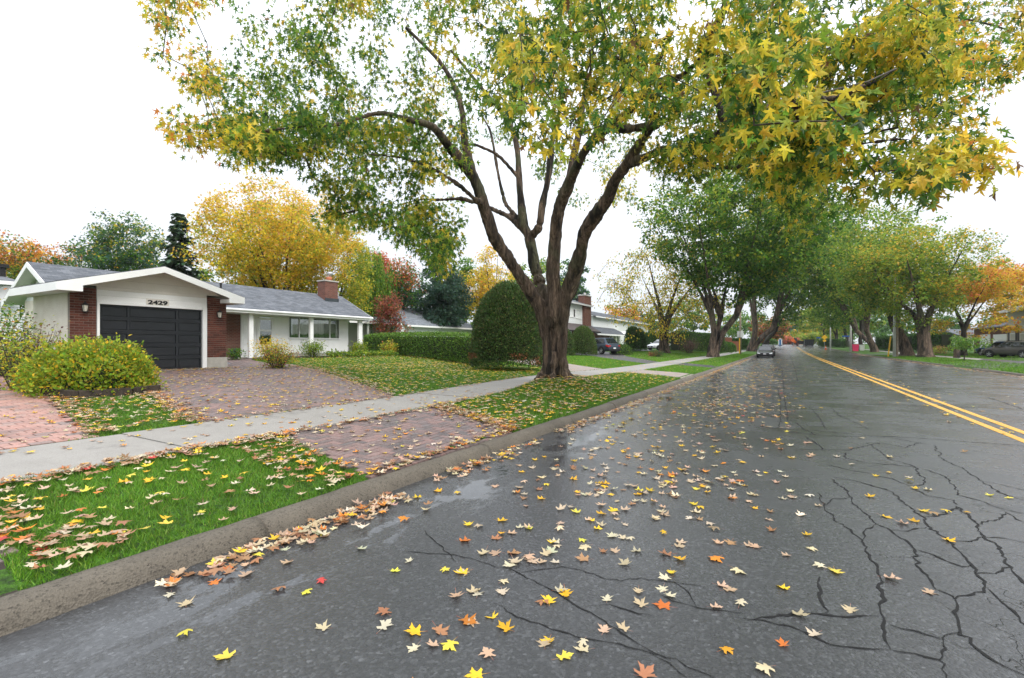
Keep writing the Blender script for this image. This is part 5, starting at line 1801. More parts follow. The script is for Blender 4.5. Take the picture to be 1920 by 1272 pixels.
u, v = at(632, 46); broadleaf('yellow_green_maple', 'yellow-green maple behind the bungalow chimney', u, v, H_(425, 46), W_(68, 46), [(YGREEN, 1), (LGREEN, .7), (YELLOW, .6)], .28, N=240, nl=46, leaf=.22)
u, v = at(690, 52); willow('weeping_willow', 'green weeping willow right of the bungalow chimney', u, v, H_(450, 52), W_(30, 52), [(LGREEN, 1), (GREEN, 1), (YGREEN, .25)])
u, v = at(715, 62); broadleaf('red_maple', 'salmon red maple between willow and blue-green spruce', u, v, H_(470, 62), W_(30, 62), [(RED, 1), (RUST, 1), (ORANGE, .5)], .22, N=130, nl=40, leaf=.3)
u, v = at(752, 56); broadleaf('turning_maple', 'green maple turning red at the tips, left of the dark spruce', u, v, H_(486, 56), W_(34, 56), [(GREEN, 1), (BLUEG, .8)], .22, N=150, nl=42, leaf=.28, pal2=[(RUST, .8), (RED, .5), (GREEN, 1), (ORANGE, .3)])
u, v = at(735, 47); broadleaf('burgundy_shrub_tree', 'small burgundy tree above the low grey roof', u, v, H_(556, 47), W_(30, 47), [(RUST, 1), ((.20, .04, .03), 1), (DGREEN, .4)], .12, N=90, nl=40, leaf=.22, zlow=.1)
u, v = at(826, 58); broadleaf('dark_maple', 'dark blue-green tree above the grey roof left of the hedge', u, v, H_(492, 58), W_(46, 58), [(SPRUCE, 1), (BLUEG, 1)], .25, N=220, nl=48, leaf=.3, zlow=.1, kind='dome', gap=-.3)
u, v = at(820, 78); conifer('spruce', 'pointed spruce rising behind the dark tree', u, v, H_(470, 78), W_(28, 78), [(BLUEG, 1), (SPRUCE, 1)], leaf=.6, N=28, dense=1.2)
u, v = at(915, 60); broadleaf('golden_maple', 'golden maple with bare twigs behind the cedar', u, v, H_(450, 60), W_(52, 60), [(YELLOW, 1), (GOLD, 1), (YGREEN, .6)], .28, stems=3, z_fork=.15, N=240, nl=34, leaf=.26, kind='vase', pal2=[(GOLD, 1), (ORANGE, .3), (YELLOW, .8)], zlow=.12)
u, v = at(873, 84); broadleaf('far_green_tree', 'green tree between the dark tree and the golden maple', u, v, H_(480, 84), W_(30, 84), [(GREEN, 1), (LGREEN, .6)], .3, N=110, nl=40, leaf=.4, zlow=.1)
u, v = at(1008, 90); broadleaf('far_green_tree', 'pale green and yellow tree seen between the maple stems', u, v, H_(480, 90), W_(62, 90), [(LGREEN, 1), (YGREEN, .6), (GREEN, .7)], .3, N=150, nl=40, leaf=.42)
u, v = at(1070, 100); broadleaf('far_green_tree', 'green tree behind the right stem of the big maple', u, v, H_(490, 100), W_(40, 100), [(BLUEG, 1), (GREEN, .7)], .3, N=110, nl=40, leaf=.45)
u, v = at(1165, 110); broadleaf('far_orange_tree', 'small orange tree above the white-sided roof', u, v, H_(566, 110), W_(34, 110), [(ORANGE, 1), (GOLD, .7), (GREEN, .4)], .25, N=100, nl=36, leaf=.42)
u, v = at(1215, 140); broadleaf('far_green_tree', 'distant green tree above the white car', u, v, H_(585, 140), W_(60, 140), [(GREEN, 1), (BLUEG, .5)], .3, N=120, nl=36, leaf=.55)
u, v = at(1300, 150); broadleaf('far_green_tree', 'distant green tree behind the long dark hedge', u, v, H_(560, 150), W_(70, 150), [(GREEN, 1), (LGREEN, .5), (YGREEN, .3)], .3, N=140, nl=36, leaf=.6)
# backdrop trees behind all of it on the left
for x, t, y, w, pal, lab in ((-60, 60, 440, 80, [(GREEN, 1), (DGREEN, .7)], 'dark green tree past the left edge'), (300, 75, 470, 80, [(DGREEN, 1), (GREEN, 1)], 'dark green tree filling the gap behind the spruce'),
                             (430, 70, 470, 70, [(GREEN, 1), (YGREEN, .4)], 'green tree half hidden by the yellow maple'), (780, 95, 520, 60, [(GREEN, 1), (BLUEG, .8)], 'far green tree behind the turning maple'),
                             (950, 110, 530, 60, [(GREEN, 1), (DGREEN, .6)], 'far green tree behind the golden maple')):
    u, v = at(x, t); broadleaf('backdrop_tree', lab, u, v, H_(y, t), W_(w, t), pal, .3, N=130, nl=40, leaf=.36, zlow=.12)
# left side of the street, receding
u, v = at(1245, 60.3)
broadleaf('drooping_tree', 'thin drooping tree with sparse yellow leaves and bare twigs', u, v, H_(430, 60, .5), W_(125, 60), [(GOLD, 1), (YELLOW, .8), (YGREEN, .7)], .62, stems=1, z_fork=.2, N=420, nl=20, leaf=.27, tpl='oval', crad=1.1, pal2=[(YGREEN, 1), (GOLD, .5), (LGREEN, .5)], spread=.65, bark='bark', gap=-.2, down=1.1, zlow=.08, twig_min=.028)
SM = [(GREEN, 1.3), (DGREEN, .9), (LGREEN, .7), (YGREEN, .18)]
SM2 = [(GREEN, 1), (LGREEN, .8), (YGREEN, .45), (YELLOW, .15)]
u, v = at(1337, 51.7)
broadleaf('street_maple', 'dark green street maple with forked trunk beyond the neighbour driveways', u, v, H_(268, 50, .3), W_(185, 50), SM, .5, stems=3, z_fork=.2, angs=(-60, 125, 20), N=760, nl=48, leaf=.3, pal2=SM2, lean=(1.5, -2.5), kind='vase', crad=.95, bark='bark', zlow=.24, spread=.75, twig_min=.02)
u, v = at(1410, 92)
broadleaf('street_maple', 'thick-trunked street maple behind the parked black cars', u, v, H_(345, 92, .6), W_(120, 92), SM, .75, stems=2, z_fork=.14, N=480, nl=46, leaf=.4, pal2=SM2, lean=(1, -5), kind='vase', crad=1.2, bark='bark', zlow=.2, spread=.75)
u, v = at(1428, 112)
broadleaf('street_maple', 'second thick street maple further along the left kerb', u, v, H_(420, 112, .8), W_(100, 112), SM, .7, stems=2, z_fork=.14, N=300, nl=40, leaf=.42, pal2=SM2, lean=(1, -4), kind='vase', crad=1.3, zlow=.2)
u, v = at(1440, 150)
broadleaf('street_maple', 'orange-red maple at the far left end of the street', u, v, H_(590, 150, 1.2), W_(34, 150), [(RUST, 1), (ORANGE, .35), (GREEN, .7)], .4, N=130, nl=36, leaf=.55, zlow=.15)
# right side of the street
u, v = -20, -20
RT = [(GREEN, .6), (LGREEN, 1), (YGREEN, .8)]
u, v = at(1735, 53.2)
broadleaf('street_maple', 'massive twin-trunked maple on the right boulevard, yellow-green crown', u, v, H_(425, 55, .3), W_(112, 55), RT, .72, stems=1, z_fork=.2, N=430, nl=44, leaf=.28, pal2=[(YGREEN, 1), (LGREEN, .7), (GOLD, .6)], kind='vase', crad=.95, bark='bark', zlow=.24, spread=.75, lean=(0, .5))
u, v = at(1700, 59)
broadleaf('street_maple', 'left of the two massive trunks on the right boulevard', u, v, H_(395, 62, .3), W_(100, 62), RT, .68, stems=1, z_fork=.22, N=330, nl=42, leaf=.3, pal2=[(LGREEN, 1), (YGREEN, .5), (GREEN, .6)], kind='vase', crad=1.0, bark='bark', zlow=.26, spread=.75, lean=(0, 3))
u, v = at(1640, 82)
broadleaf('street_maple', 'pale forked maple left of the concrete pole on the right', u, v, H_(365, 86, .3), W_(120, 86), [(GREEN, 1), (LGREEN, .8), (YGREEN, .3)], .6, stems=3, z_fork=.13, N=360, nl=42, leaf=.36, pal2=[(YGREEN, .5), (LGREEN, 1), (GOLD, .25)], kind='vase', crad=1.2, zlow=.2, spread=.75, lean=(0, 4), bark='bark')
u, v = at(1612, 98)
broadleaf('street_maple', 'dark-trunked maple beside the pink bin', u, v, H_(430, 98, .4), W_(90, 98), [(GREEN, 1), (DGREEN, .6), (LGREEN, .5)], .55, stems=2, z_fork=.14, N=260, nl=42, leaf=.4, pal2=[(GREEN, 1), (YGREEN, .4)], kind='vase', crad=1.2, zlow=.16, lean=(0, 2))
u, v = at(1598, 108)
broadleaf('street_maple', 'leaning maple just behind the blue street sign', u, v, H_(470, 108, .4), W_(80, 108), [(GREEN, 1), (LGREEN, .5)], .5, stems=2, z_fork=.14, N=200, nl=40, leaf=.44, kind='vase', crad=1.3, zlow=.14, lean=(0, 2))
u, v = at(1570, 135)
broadleaf('street_maple', 'yellow-green street tree near the yellow warning sign', u, v, H_(530, 135, .6), W_(80, 135), [(LGREEN, 1), (YGREEN, .7), (GREEN, .7)], .4, stems=2, N=220, nl=40, leaf=.5, zlow=.12)
u, v = at(1545, 165)
broadleaf('street_maple', 'farthest yellow-green tree on the right before the dumpster', u, v, H_(560, 165, 1), W_(70, 165), [(LGREEN, 1), (YGREEN, .8), (GOLD, .3)], .4, N=180, nl=38, leaf=.6, zlow=.12)
u, v = at(1807, 55.6)
broadleaf('orange_maple', 'bright orange and gold maple on the right lawn', u, v, H_(478, 55.6, .3), W_(98, 55.6), [(GOLD, 1), (YELLOW, .7), (YGREEN, .35)], .30, z_fork=.26, N=330, nl=44, leaf=.26, pal2=[(ORANGE, 1), (GOLD, .6), (RED, .3)], crad=.85, zlow=.2, gap=-.02, flat=.45)
u, v = at(1912, 66)
broadleaf('orange_maple', 'gold and orange maple above the grey car at the right edge', u, v, H_(492, 66, .4), W_(72, 66), [(GOLD, 1), (YGREEN, .7), (LGREEN, .4)], .3, N=240, nl=42, leaf=.3, pal2=[(ORANGE, 1), (GOLD, .8)], crad=.95, zlow=.28, gap=-.05, flat=.5)
u, v = at(1808, 41)
broadleaf('sapling', 'young green sapling on the right boulevard before the orange maple', u, v, H_(632, 41, .2), W_(34, 41), [(GREEN, 1), (LGREEN, .7)], .05, z_fork=.35, N=50, nl=26, leaf=.16, crad=.4, zlow=.42, flat=.5)
# end of the street
for x, t, y, w, pal, lab in ((1476, 260, 606, 26, [(BLUEG, 1), (SPRUCE, .6)], 'hazy blue-green tree closing the end of the street'), (1500, 230, 622, 30, [(ORANGE, .5), (GOLD, .6), (GREEN, 1)], 'hazy orange-green tree at the street end'),
                             (1525, 215, 628, 40, [(LGREEN, 1), (YGREEN, .6)], 'pale green bushy tree at the street end'), (1478, 200, 636, 18, [(RUST, 1), (RED, .7), (GREEN, .4)], 'low red tree at the street end'),
                             (1455, 205, 634, 22, [(ORANGE, .6), (GOLD, .8), (GREEN, .8)], 'low golden tree behind the portable toilet'), (1430, 190, 640, 24, [(GREEN, 1), (DGREEN, .8)], 'low dark green tree at the left street end'),
                             (1500, 300, 590, 40, [(LGREEN, .6), (ORANGE, .5), (GREEN, .8)], 'tall hazy tree beyond the street end'), (1560, 260, 590, 60, [(GREEN, 1), (YGREEN, .6)], 'green tree far beyond the dumpster'),
                             (1630, 190, 590, 80, [(GREEN, 1), (DGREEN, .5)], 'dark green tree behind the right street maples'), (1700, 150, 585, 80, [(GREEN, 1), (DGREEN, .7)], 'dark green tree behind the concrete pole'),
                             (1780, 130, 590, 60, [(DGREEN, 1), (GREEN, .8)], 'dark tree behind the gabled house'), (1390, 170, 590, 60, [(GREEN, 1), (LGREEN, .5)], 'green tree far behind the wooden pole'),
                             (1960, 110, 560, 60, [(GREEN, 1), (YGREEN, .6)], 'green tree behind the pale right-edge house')):
    u, v = at(x, t); broadleaf('distant_tree', lab, u, v, H_(y, t, 1), W_(w, t), pal, .3, N=110, nl=34, leaf=t / 270, crad=t / 130, zlow=.06)

# ---------------------------------------------------------------- hedges and shrubs
HG = [((.075, .165, .016), 1), ((.12, .23, .02), .8), ((.045, .10, .012), .5), ((.20, .22, .04), .05)]
hp = [(20.4, 16.0), (22.0, 17.6), (25.6, 23.6)]
hp = [on_ground(905, 682)[:2], on_ground(800, 676)[:2]]
hA, hB = (20.3, 12.3), (30.6, 31.2)
def hz(y, x, v):
    return Z_(x, y, v)
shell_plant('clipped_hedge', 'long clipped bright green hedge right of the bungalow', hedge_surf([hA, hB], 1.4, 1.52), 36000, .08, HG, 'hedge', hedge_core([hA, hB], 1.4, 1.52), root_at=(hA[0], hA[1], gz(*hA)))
cu_, cv_ = 18.2, 10.45
cz_ = gz(cu_, cv_) + .05
CED = [((.042, .092, .016), 1), ((.068, .125, .022), .8), ((.10, .095, .026), .35), ((.030, .06, .014), .5), ((.20, .20, .05), .04)]
def dead_(P):
    return (P[:, 2] < cz_ + .7) & (noise_at(P, 1.5) > .25)
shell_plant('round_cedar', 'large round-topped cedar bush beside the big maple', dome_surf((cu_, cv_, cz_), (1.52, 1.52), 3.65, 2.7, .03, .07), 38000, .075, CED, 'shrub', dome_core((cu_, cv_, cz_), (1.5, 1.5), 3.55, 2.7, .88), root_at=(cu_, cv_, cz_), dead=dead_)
u, v = 41.4, 15.9
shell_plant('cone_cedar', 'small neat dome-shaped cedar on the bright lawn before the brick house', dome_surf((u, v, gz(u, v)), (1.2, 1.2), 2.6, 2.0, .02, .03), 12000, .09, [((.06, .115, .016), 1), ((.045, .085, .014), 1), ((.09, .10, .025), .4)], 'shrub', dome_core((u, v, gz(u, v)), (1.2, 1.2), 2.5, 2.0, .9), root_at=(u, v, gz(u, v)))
u, v = 38.5, 16.6
shell_plant('upright_cedar', 'dark upright cedar half hidden behind the maple trunk', dome_surf((u, v, gz(u, v)), (.9, .9), 2.3, 3, .02, .05), 6000, .1, CED, 'shrub', dome_core((u, v, gz(u, v)), (.9, .9), 2.2, 3, .88), root_at=(u, v, gz(u, v)))
for x, t, w, h, lab in ((1186, 62, 1.5, 3.1, 'left of two dark column cedars beside the portico'), (1198, 64, 1.4, 2.9, 'right of two dark column cedars beside the portico')):
    u, v = at(x, t); b = gz(u, v)
    shell_plant('column_cedar', lab, dome_surf((u, v, b), (w / 2 * 1.3, w / 2 * 1.3), h, 3.4, .02, .05), 6000, .12, [(DGREEN, 1), (CEDAR, .6)], 'shrub', dome_core((u, v, b), (w / 2 * 1.3, w / 2 * 1.3), h * .96, 3.4, .88), root_at=(u, v, b))
a, b = at(1205, 82), at(1262, 84)
shell_plant('far_hedge', 'dark hedge behind the white car', hedge_surf([a, b], 1.5, 2.5), 9000, .18, [(DGREEN, 1), (CEDAR, .6)], 'hedge', hedge_core([a, b], 1.5, 2.5), root_at=(*a, gz(*a)))
a, b = at(1266, 68), at(1350, 74)
shell_plant('tall_hedge', 'tall dark green hedge between the drooping tree and the street maple', hedge_surf([a, b], 1.6, 2.75), 14000, .15, [(DGREEN, 1), (CEDAR, .8), (LGREEN, .2)], 'hedge', hedge_core([a, b], 1.6, 2.75), root_at=(*a, gz(*a)))
u, v = at(1292, 64); shrub('burgundy_shrub', 'bare burgundy shrub in front of the tall dark hedge', u, v, 4.2, 2.1, [((.09, .03, .028), 1), ((.14, .06, .05), .6), (DGREEN, .3)], 2600, .12, wv=2, stems=40)
for x, t, w, h, lab in ((1357, 76, 2.4, 1.7, 'left round green shrub by the brown fence'), (1368, 82, 2.0, 1.6, 'right round green shrub by the brown fence')):
    u, v = at(x, t); b = gz(u, v)
    shell_plant('round_shrub', lab, dome_surf((u, v, b), (w / 2, w / 2), h, 2.6, .02, .08), 3500, .13, [(GREEN, 1), (CEDAR, 1), (LGREEN, .3)], 'shrub', dome_core((u, v, b), (w / 2, w / 2), h * .95, 2.6, .85), root_at=(u, v, b))
for x0, t0, x1, t1, h, lab in ((1365, 98, 1395, 108, 2.2, 'dark clipped hedge behind the wooden pole'), (1540, 150, 1592, 122, 2.0, 'dark green hedge behind the right-hand street trees'), (1650, 100, 1700, 82, 2.6, 'tall dark hedge behind the concrete pole'), (1705, 84, 1775, 74, 2.8, 'tall dark hedge behind the massive trunks')):
    a, b = at(x0, t0), at(x1, t1)
    shell_plant('far_hedge', lab, hedge_surf([a, b], 1.5, h), 7000, .22, [(DGREEN, 1), (GREEN, .7)], 'hedge', hedge_core([a, b], 1.5, h), root_at=(*a, gz(*a)))
u, v = at(1165, 50); b = gz(u, v)
shell_plant('low_shrub', 'low rounded green shrub beside the dark parked car', dome_surf((u, v, b), (1.35, 1.0), .95, 2.6, .02, .1), 3500, .1, [(CEDAR, 1), (LGREEN, .5), (DGREEN, .6)], 'shrub', dome_core((u, v, b), (1.3, 1.0), .9, 2.6, .85), root_at=(u, v, b))
u, v = at(1160, 55); shrub('dark_shrub', 'loose dark green shrub behind the low rounded one', u, v, 1.9, 1.5, [(DGREEN, 1), (GREEN, .6)], 1300, .12, stems=24)
u, v = at(1232, 47); shrub('small_dark_shrub', 'small dark shrub on the lawn before the white car', u, v, 1.0, .75, [(DGREEN, 1), (SPRUCE, .6), (RUST, .2)], 900, .08, stems=20)
u, v = at(1222, 47); shrub('small_rust_shrub', 'small rusty brown shrub on the lawn before the white car', u, v, .7, .5, [(RUST, 1), (BROWN, 1)], 500, .08, stems=14)
for x, t, w, h, pal, lab in ((1742, 62, 1.3, 1.1, [(LGREEN, 1), (YGREEN, .6)], 'bright green round shrub right of the massive trunks'), (1762, 64, 2.0, 1.2, [(BROWN, .5), (YGREEN, .6), (RUST, .5)], 'tawny grass clump right of the bright green shrub')):
    u, v = at(x, t); shrub('garden_shrub', lab, u, v, w, h, pal, 1200, .13, stems=24)
# the yellow-green bush in the timber bed
bu, bv = 4.55, 13.35
SP = [(LGREEN, 1), (YGREEN, .7), ((.19, .26, .02), .8), (GREEN, .35)]
bb = gz(bu, bv)
def bush_surf(n):
    P1, N1 = dome_surf((bu + .2, bv - .2, bb), (1.15, 1.0), 1.1, 2.2, .0, .22)(n)
    return P1 - N1 * (RNG.random((n, 1)) ** 2 * .28), N1
shell_plant('spirea_bush', 'broad yellow-green bush in the timber-edged bed by the garage', bush_surf, 11000, .07, [(YGREEN, 1), (LGREEN, 1), (GOLD, .28), (YELLOW, .2), ((.22, .32, .02), .8)], 'shrub', dome_core((bu + .2, bv - .2, bb), (1.1, .95), 1.05, 2.2, .68), root_at=(bu, bv, bb), mat='leaf', jitter=.07)
shrub('yellow_leaf_shrub', 'loose yellow-leaved shrub left of the broad bush', 4.0, 14.6, 1.5, 1.35, [(YELLOW, .7), (YGREEN, 1), (LGREEN, .6)], 1500, .085, stems=26, wv=1.4)
shrub('wilted_plant', 'wilted brown flower stalks against the stucco wall', 4.35, 15.3, 1.5, 1.6, [((.10, .035, .03), 1), (BROWN, 1), (YGREEN, .25)], 900, .07, stems=34, spike=True)
shrub('wilted_plant', 'wilted brown stalks at the left edge beside the path', 3.6, 16.2, 1.3, 1.35, [((.10, .04, .035), 1), (BROWN, .8), (GREEN, .6)], 800, .08, stems=26, spike=True)
shrub('leafy_bush', 'tall green bush at the left edge below the satellite dish', 5.05, 21.2, 2.6, 2.3, [(GREEN, 1), (LGREEN, .8), (YGREEN, .4), (GOLD, .2)], 3200, .11, stems=34)
shrub('leafy_bush', 'orange-tinged bush at the left frame edge', 4.2, 23.5, 3.2, 2.5, [(GREEN, 1), (LGREEN, .8), (ORANGE, .3), (GOLD, .4)], 3000, .12, stems=34)
shrub('low_conifer', 'low blue-green conifer at the left frame edge beside the path', 4.3, 18.6, 1.6, .9, [(SPRUCE, 1), (BLUEG, .7)], 2200, .09, stems=30, mat='needle')
# porch planting
u, v = on_ground(535, 699)[:2]
shrub('peony_shrub', 'large yellow-brown shrub at the lawn corner before the porch', 11.75, 16.95, 1.25, .95, [(YGREEN, 1), (GOLD, .6), (RUST, .55), (LGREEN, .6), (BROWN, .4)], 1700, .075, stems=40)
shrub('golden_shrub', 'golden yellow shrub in front of the storm door', 15.0, 22.2, 1.5, 1.15, [(GOLD, 1), (YELLOW, .8), (YGREEN, .5)], 1600, .085, stems=30)
shrub('green_perennial', 'green leafy plant at the foot of the first porch post', 13.9, 23.4, .8, .65, [(GREEN, 1), (BLUEG, .4), (LGREEN, .5)], 500, .11, stems=12)
shrub('pale_green_shrub', 'pale green shrub under the middle of the picture window', 18.9, 23.9, 1.4, 1.05, [(LGREEN, 1), (YGREEN, .7), (GREEN, .4)], 1500, .1, stems=26)
shrub('yellow_fern', 'yellow-green fern at the foot of the last porch post', 22.6, 24.1, 1.1, 1.0, [(YGREEN, 1), (LGREEN, .7)], 900, .12, stems=18, spike=True)
shrub('feathery_plant', 'feathery ochre plant at the hedge end of the porch bed', 24.6, 23.5, 1.3, 1.0, [(YGREEN, 1), (GOLD, .5), (RUST, .2), (LGREEN, .5)], 1000, .12, stems=20, spike=True)
for i, (u, v) in enumerate(((19.9, 23.3), (20.7, 23.1), (21.5, 22.95), (22.3, 22.85), (23.1, 22.8), (23.9, 22.8))):
    shrub('hosta', 'low green hosta in the edging row along the porch bed', u, v, .95, .42, [(LGREEN, 1), (YGREEN, .6), (GREEN, .6)], 320, .14, group='hostas edging the porch bed', stems=12)

# ---------------------------------------------------------------- cars
def car(name, label, u, v, heading, paint, kind='suv', z=None, plate=True, cat='car'):
    """heading: direction of the nose, radians from +u towards +v"""
    z = gz(u, v) if z is None else z
    root = empty(name, label, cat, u, v, z, None, heading + math.pi / 2)
    S = {'suv': (4.6, .91, 1.62), 'hatch': (4.1, .86, 1.53), 'sedan': (4.65, .91, 1.42)}[kind]
    L, w, H = S
    h = L / 2
    belt = {'suv': 1.02, 'hatch': .98, 'sedan': .95}[kind]
    hood = {'suv': .98, 'hatch': .90, 'sedan': .80}[kind]
    lo = {'suv': .30, 'hatch': .24, 'sedan': .2}[kind]
    # lower body: stations from tail to nose (x, half width, bottom, top)
    tail = belt + .04 if kind != 'sedan' else belt + .02
    st = [(-h, .80, lo + .18, tail - .22), (-h + .06, .90, lo + .05, tail - .04), (-h + .3, .97, lo, tail), (-h * .5, 1, lo, belt), (0, 1, lo, belt - .02), (h * .38, 1, lo, belt - .04),
          (h * .52, .99, lo, hood + .02), (h - .45, .96, lo, hood - .05), (h - .12, .86, lo + .03, hood - .17), (h, .72, lo + .15, hood - .30)]
    V, Fc = [], []
    for x, k, a, b in st:
        ww = w * k
        sec = [(0, a), (ww * .8, a), (ww * .97, a + .08), (ww, (a + b) / 2 - .02), (ww * .985, b - .12), (ww * .93, b - .02), (ww * .8, b + .015), (0, b + .035)]
        sec = sec + [(-y, zz) for y, zz in sec[-2:0:-1]]
        V += [(x, y, zz) for y, zz in sec]
    n = 14
    for i in range(len(st) - 1):
        Fc += [(i * n + k, i * n + (k + 1) % n, (i + 1) * n + (k + 1) % n, (i + 1) * n + k) for k in range(n)]
    Fc += [tuple(range(n)), tuple(range((len(st) - 1) * n, len(st) * n))]
    mb = MB(True).add(V, Fc)
    body = mb.build('body', MT[paint], root, smoothf=True, sub=2)
    # cabin
    if kind == 'suv':
        x0, x1, x2, x3 = -h + .10, -h + .72, h * .10, h * .52
    elif kind == 'hatch':
        x0, x1, x2, x3 = -h + .10, -h + .55, h * .10, h * .56
    else:
        x0, x1, x2, x3 = -h * .62, -h * .22, h * .08, h * .48
    wb, wr = w * .93, w * .70
    zb, zr = belt - .06, H
    Bm = [(x0, wb * .9, zb), (x3, wb * .92, zb)]
    lev = [(0, 0), (.5, .55), (.86, .92), (1, 1)]
    V, Fc = [], []
    for q, s_ in lev:
        zz = zb + (zr - zb) * q
        xa, xb = x0 + (x1 - x0) * s_ - (0), x3 + (x2 - x3) * s_
        y = wb + (wr - wb) * (q ** 1.6)
        xm = [xa, xa + (xb - xa) * .3, xa + (xb - xa) * .7, xb]
        yk = [.86, 1, 1, .86]
        V += [(x, y * k, zz) for x, k in zip(xm, yk)] + [(x, -y * k, zz) for x, k in zip(xm[::-1], yk[::-1])]
    n = 8
    for i in range(3):
        Fc += [(i * n + k, i * n + (k + 1) % n, (i + 1) * n + (k + 1) % n, (i + 1) * n + k) for k in range(n)]
    Fc += [tuple(range(3 * n, 4 * n))]
    cab = MB(True).add(V, Fc).build('cabin', MT[paint], body, smoothf=True, sub=0, bevel=.03)
    def side(q, s):     # x range and half width at relative height q
        ss = np.interp(q, [0, .5, .86, 1], [0, .55, .92, 1])
        return x0 + (x1 - x0) * ss, x3 + (x2 - x3) * ss, wb + (wr - wb) * q ** 1.6
    for sg in (1, -1):
        a0, b0, y0 = side(.18, 0)
        a1, b1, y1 = side(.84, 0)
        xs_ = [(.10, .44), (.47, .90)] if kind != 'suv' else [(.08, .30), (.33, .58), (.61, .92)]
        for f0, f1 in xs_:
            e = .016
            P = [(a0 + (b0 - a0) * f0, sg * (y0 + e), zb + (zr - zb) * .18), (a0 + (b0 - a0) * f1, sg * (y0 + e), zb + (zr - zb) * .18),
                 (a1 + (b1 - a1) * f1, sg * (y1 + e), zb + (zr - zb) * .84), (a1 + (b1 - a1) * f0, sg * (y1 + e), zb + (zr - zb) * .84)]
            if f0 < .11:
                P[0] = (P[0][0] + .12, P[0][1], P[0][2] + .03)
            MB(True).prism(P, (0, -sg * .02, 0)).build('side_window', MT['carglass'], body)
    for front in (1, 0):
        P = []
        for q, sg in ((.14, 1), (.14, -1), (.88, -1), (.88, 1)):
            a, b, y = side(q, 0)
            P.append(((b + .022) if front else (a - .022), sg * y * .84, zb + (zr - zb) * q))
        MB(True).prism(P, (-.02 if front else .02, 0, 0)).build('windscreen' if front else 'rear_window', MT['carglass'], body)
    # wheels
    R_ = {'suv': .35, 'hatch': .31, 'sedan': .33}[kind]
    for x in (h * .62, -h * .60):
        for sg in (1, -1):
            yo = sg * (w - .005)
            n = 20
            def disc(r, y, m):
                return [(x + r * math.cos(k * 2 * math.pi / n), y, R_ + r * math.sin(k * 2 * math.pi / n)) for k in range(n)]
            # dark arch
            arch = MB(True)
            nn = 14
            ao = [(x + (R_ + .085) * math.cos(k * math.pi / nn), sg * (w * .992 + .008), R_ + .02 + (R_ + .085) * math.sin(k * math.pi / nn)) for k in range(nn + 1)]
            arch.prism(ao + [(x - R_ - .085, sg * (w * .992 + .008), lo - .02), (x + R_ + .085, sg * (w * .992 + .008), lo - .02)], (0, -sg * .06, 0)).build('wheel_arch', MT['dark'], body)
            V = disc(R_ * .66, yo + sg * .012, 0) + disc(R_ * .93, yo + sg * .018, 0) + disc(R_, yo - sg * .02, 0) + disc(R_, yo - sg * .19, 0) + disc(R_ * .8, yo - sg * .2, 0)
            Fc = [(i * n + k, i * n + (k + 1) % n, (i + 1) * n + (k + 1) % n, (i + 1) * n + k) for i in range(4) for k in range(n)] + [tuple(range(4 * n, 5 * n))]
            wl_ = MB(True).add(V, Fc).build('tyre', MT['rubber'], root, smoothf=True)
            rim = MB(True)
            V = disc(R_ * .67, yo + sg * .008, 0) + disc(R_ * .6, yo - sg * .02, 0)
            rim.add(V, [(k, (k + 1) % n, n + (k + 1) % n, n + k) for k in range(n)])
            for k in range(5):
                a = k * 2 * math.pi / 5 + .3
                c, s2 = math.cos(a), math.sin(a)
                def pp(r, off, dy):
                    return (x + r * c - off * s2, yo + sg * dy, R_ + r * s2 + off * c)
                rim.add([pp(.02, -.05, .012), pp(R_ * .64, -.03, .006), pp(R_ * .64, .03, .006), pp(.02, .05, .012)], [(0, 1, 2, 3)])
            rim.add(disc(R_ * .16, yo + sg * .016, 0), [tuple(range(n))])
            rim.build('rim', MT['rim'], wl_)
            MB(True).add(disc(R_ * .64, yo - sg * .03, 0), [tuple(range(n))]).build('brake_disc', MT['dark'], wl_)
    # lamps, grille, plate, mirrors, bumpers
    for sg in (1, -1):
        MB(True).prism([(h - .34, sg * w * .93, hood - .16), (h - .10, sg * w * .84, hood - .30), (h - .06, sg * w * .52, hood - .33), (h - .07, sg * w * .52, hood - .24), (h - .16, sg * w * .80, hood - .17)], (.05, sg * .02, 0)).build('headlight', MT['lens'], body, .01)
        MB(True).prism([(-h + .32, sg * (w * .965 + .005), tail - .12), (-h + .05, sg * w * .88, tail - .16), (-h + .01, sg * w * .55, tail - .18), (-h + .01, sg * w * .55, tail - .28), (-h + .03, sg * w * .88, tail - .36), (-h + .28, sg * (w * .985 + .005), tail - .26)], (-.035, sg * .012, 0)).build('tail_light', MT['redtail'], body, .01)
        m = MB(True).box(x3 - .30, x3 - .14, sg * (wb + .03) if sg > 0 else -(wb + .24), (wb + .24) if sg > 0 else -(wb + .03), belt - .02, belt + .13)
        m.build('wing_mirror', MT[paint], body, .03)
    MB(True).prism([(h - .03, -w * .48, lo + .18), (h - .03, w * .48, lo + .18), (h - .07, w * .5, hood - .25), (h - .07, -w * .5, hood - .25)], (.05, 0, 0)).build('grille', MT['black'], body, .01)
    if plate:
        MB(True).box(h + .015, h + .03, -.16, .16, lo + .22, lo + .34).build('number_plate', MT['plate'], body)
        MB(True).box(-h - .03, -h - .012, -.16, .16, tail - .52, tail - .40).build('number_plate', MT['plate'], body)
    MB(True).box(-h - .025, -h + .25, -w * .86, w * .86, lo + .02, lo + .26).box(h - .25, h + .0, -w * .76, w * .76, lo + .0, lo + .14).build('bumper', MT['black'], body, .05)
    if kind == 'suv':
        for sg in (1, -1):
            MB(True).tube([(x1 + .2, sg * wr * .9, H + .05), (x2 - .2, sg * wr * .9, H + .05)], .018, 6).build('roof_rail', MT['black'], body)
    return root
PI = math.pi
u, v = at(1122, 49.5)
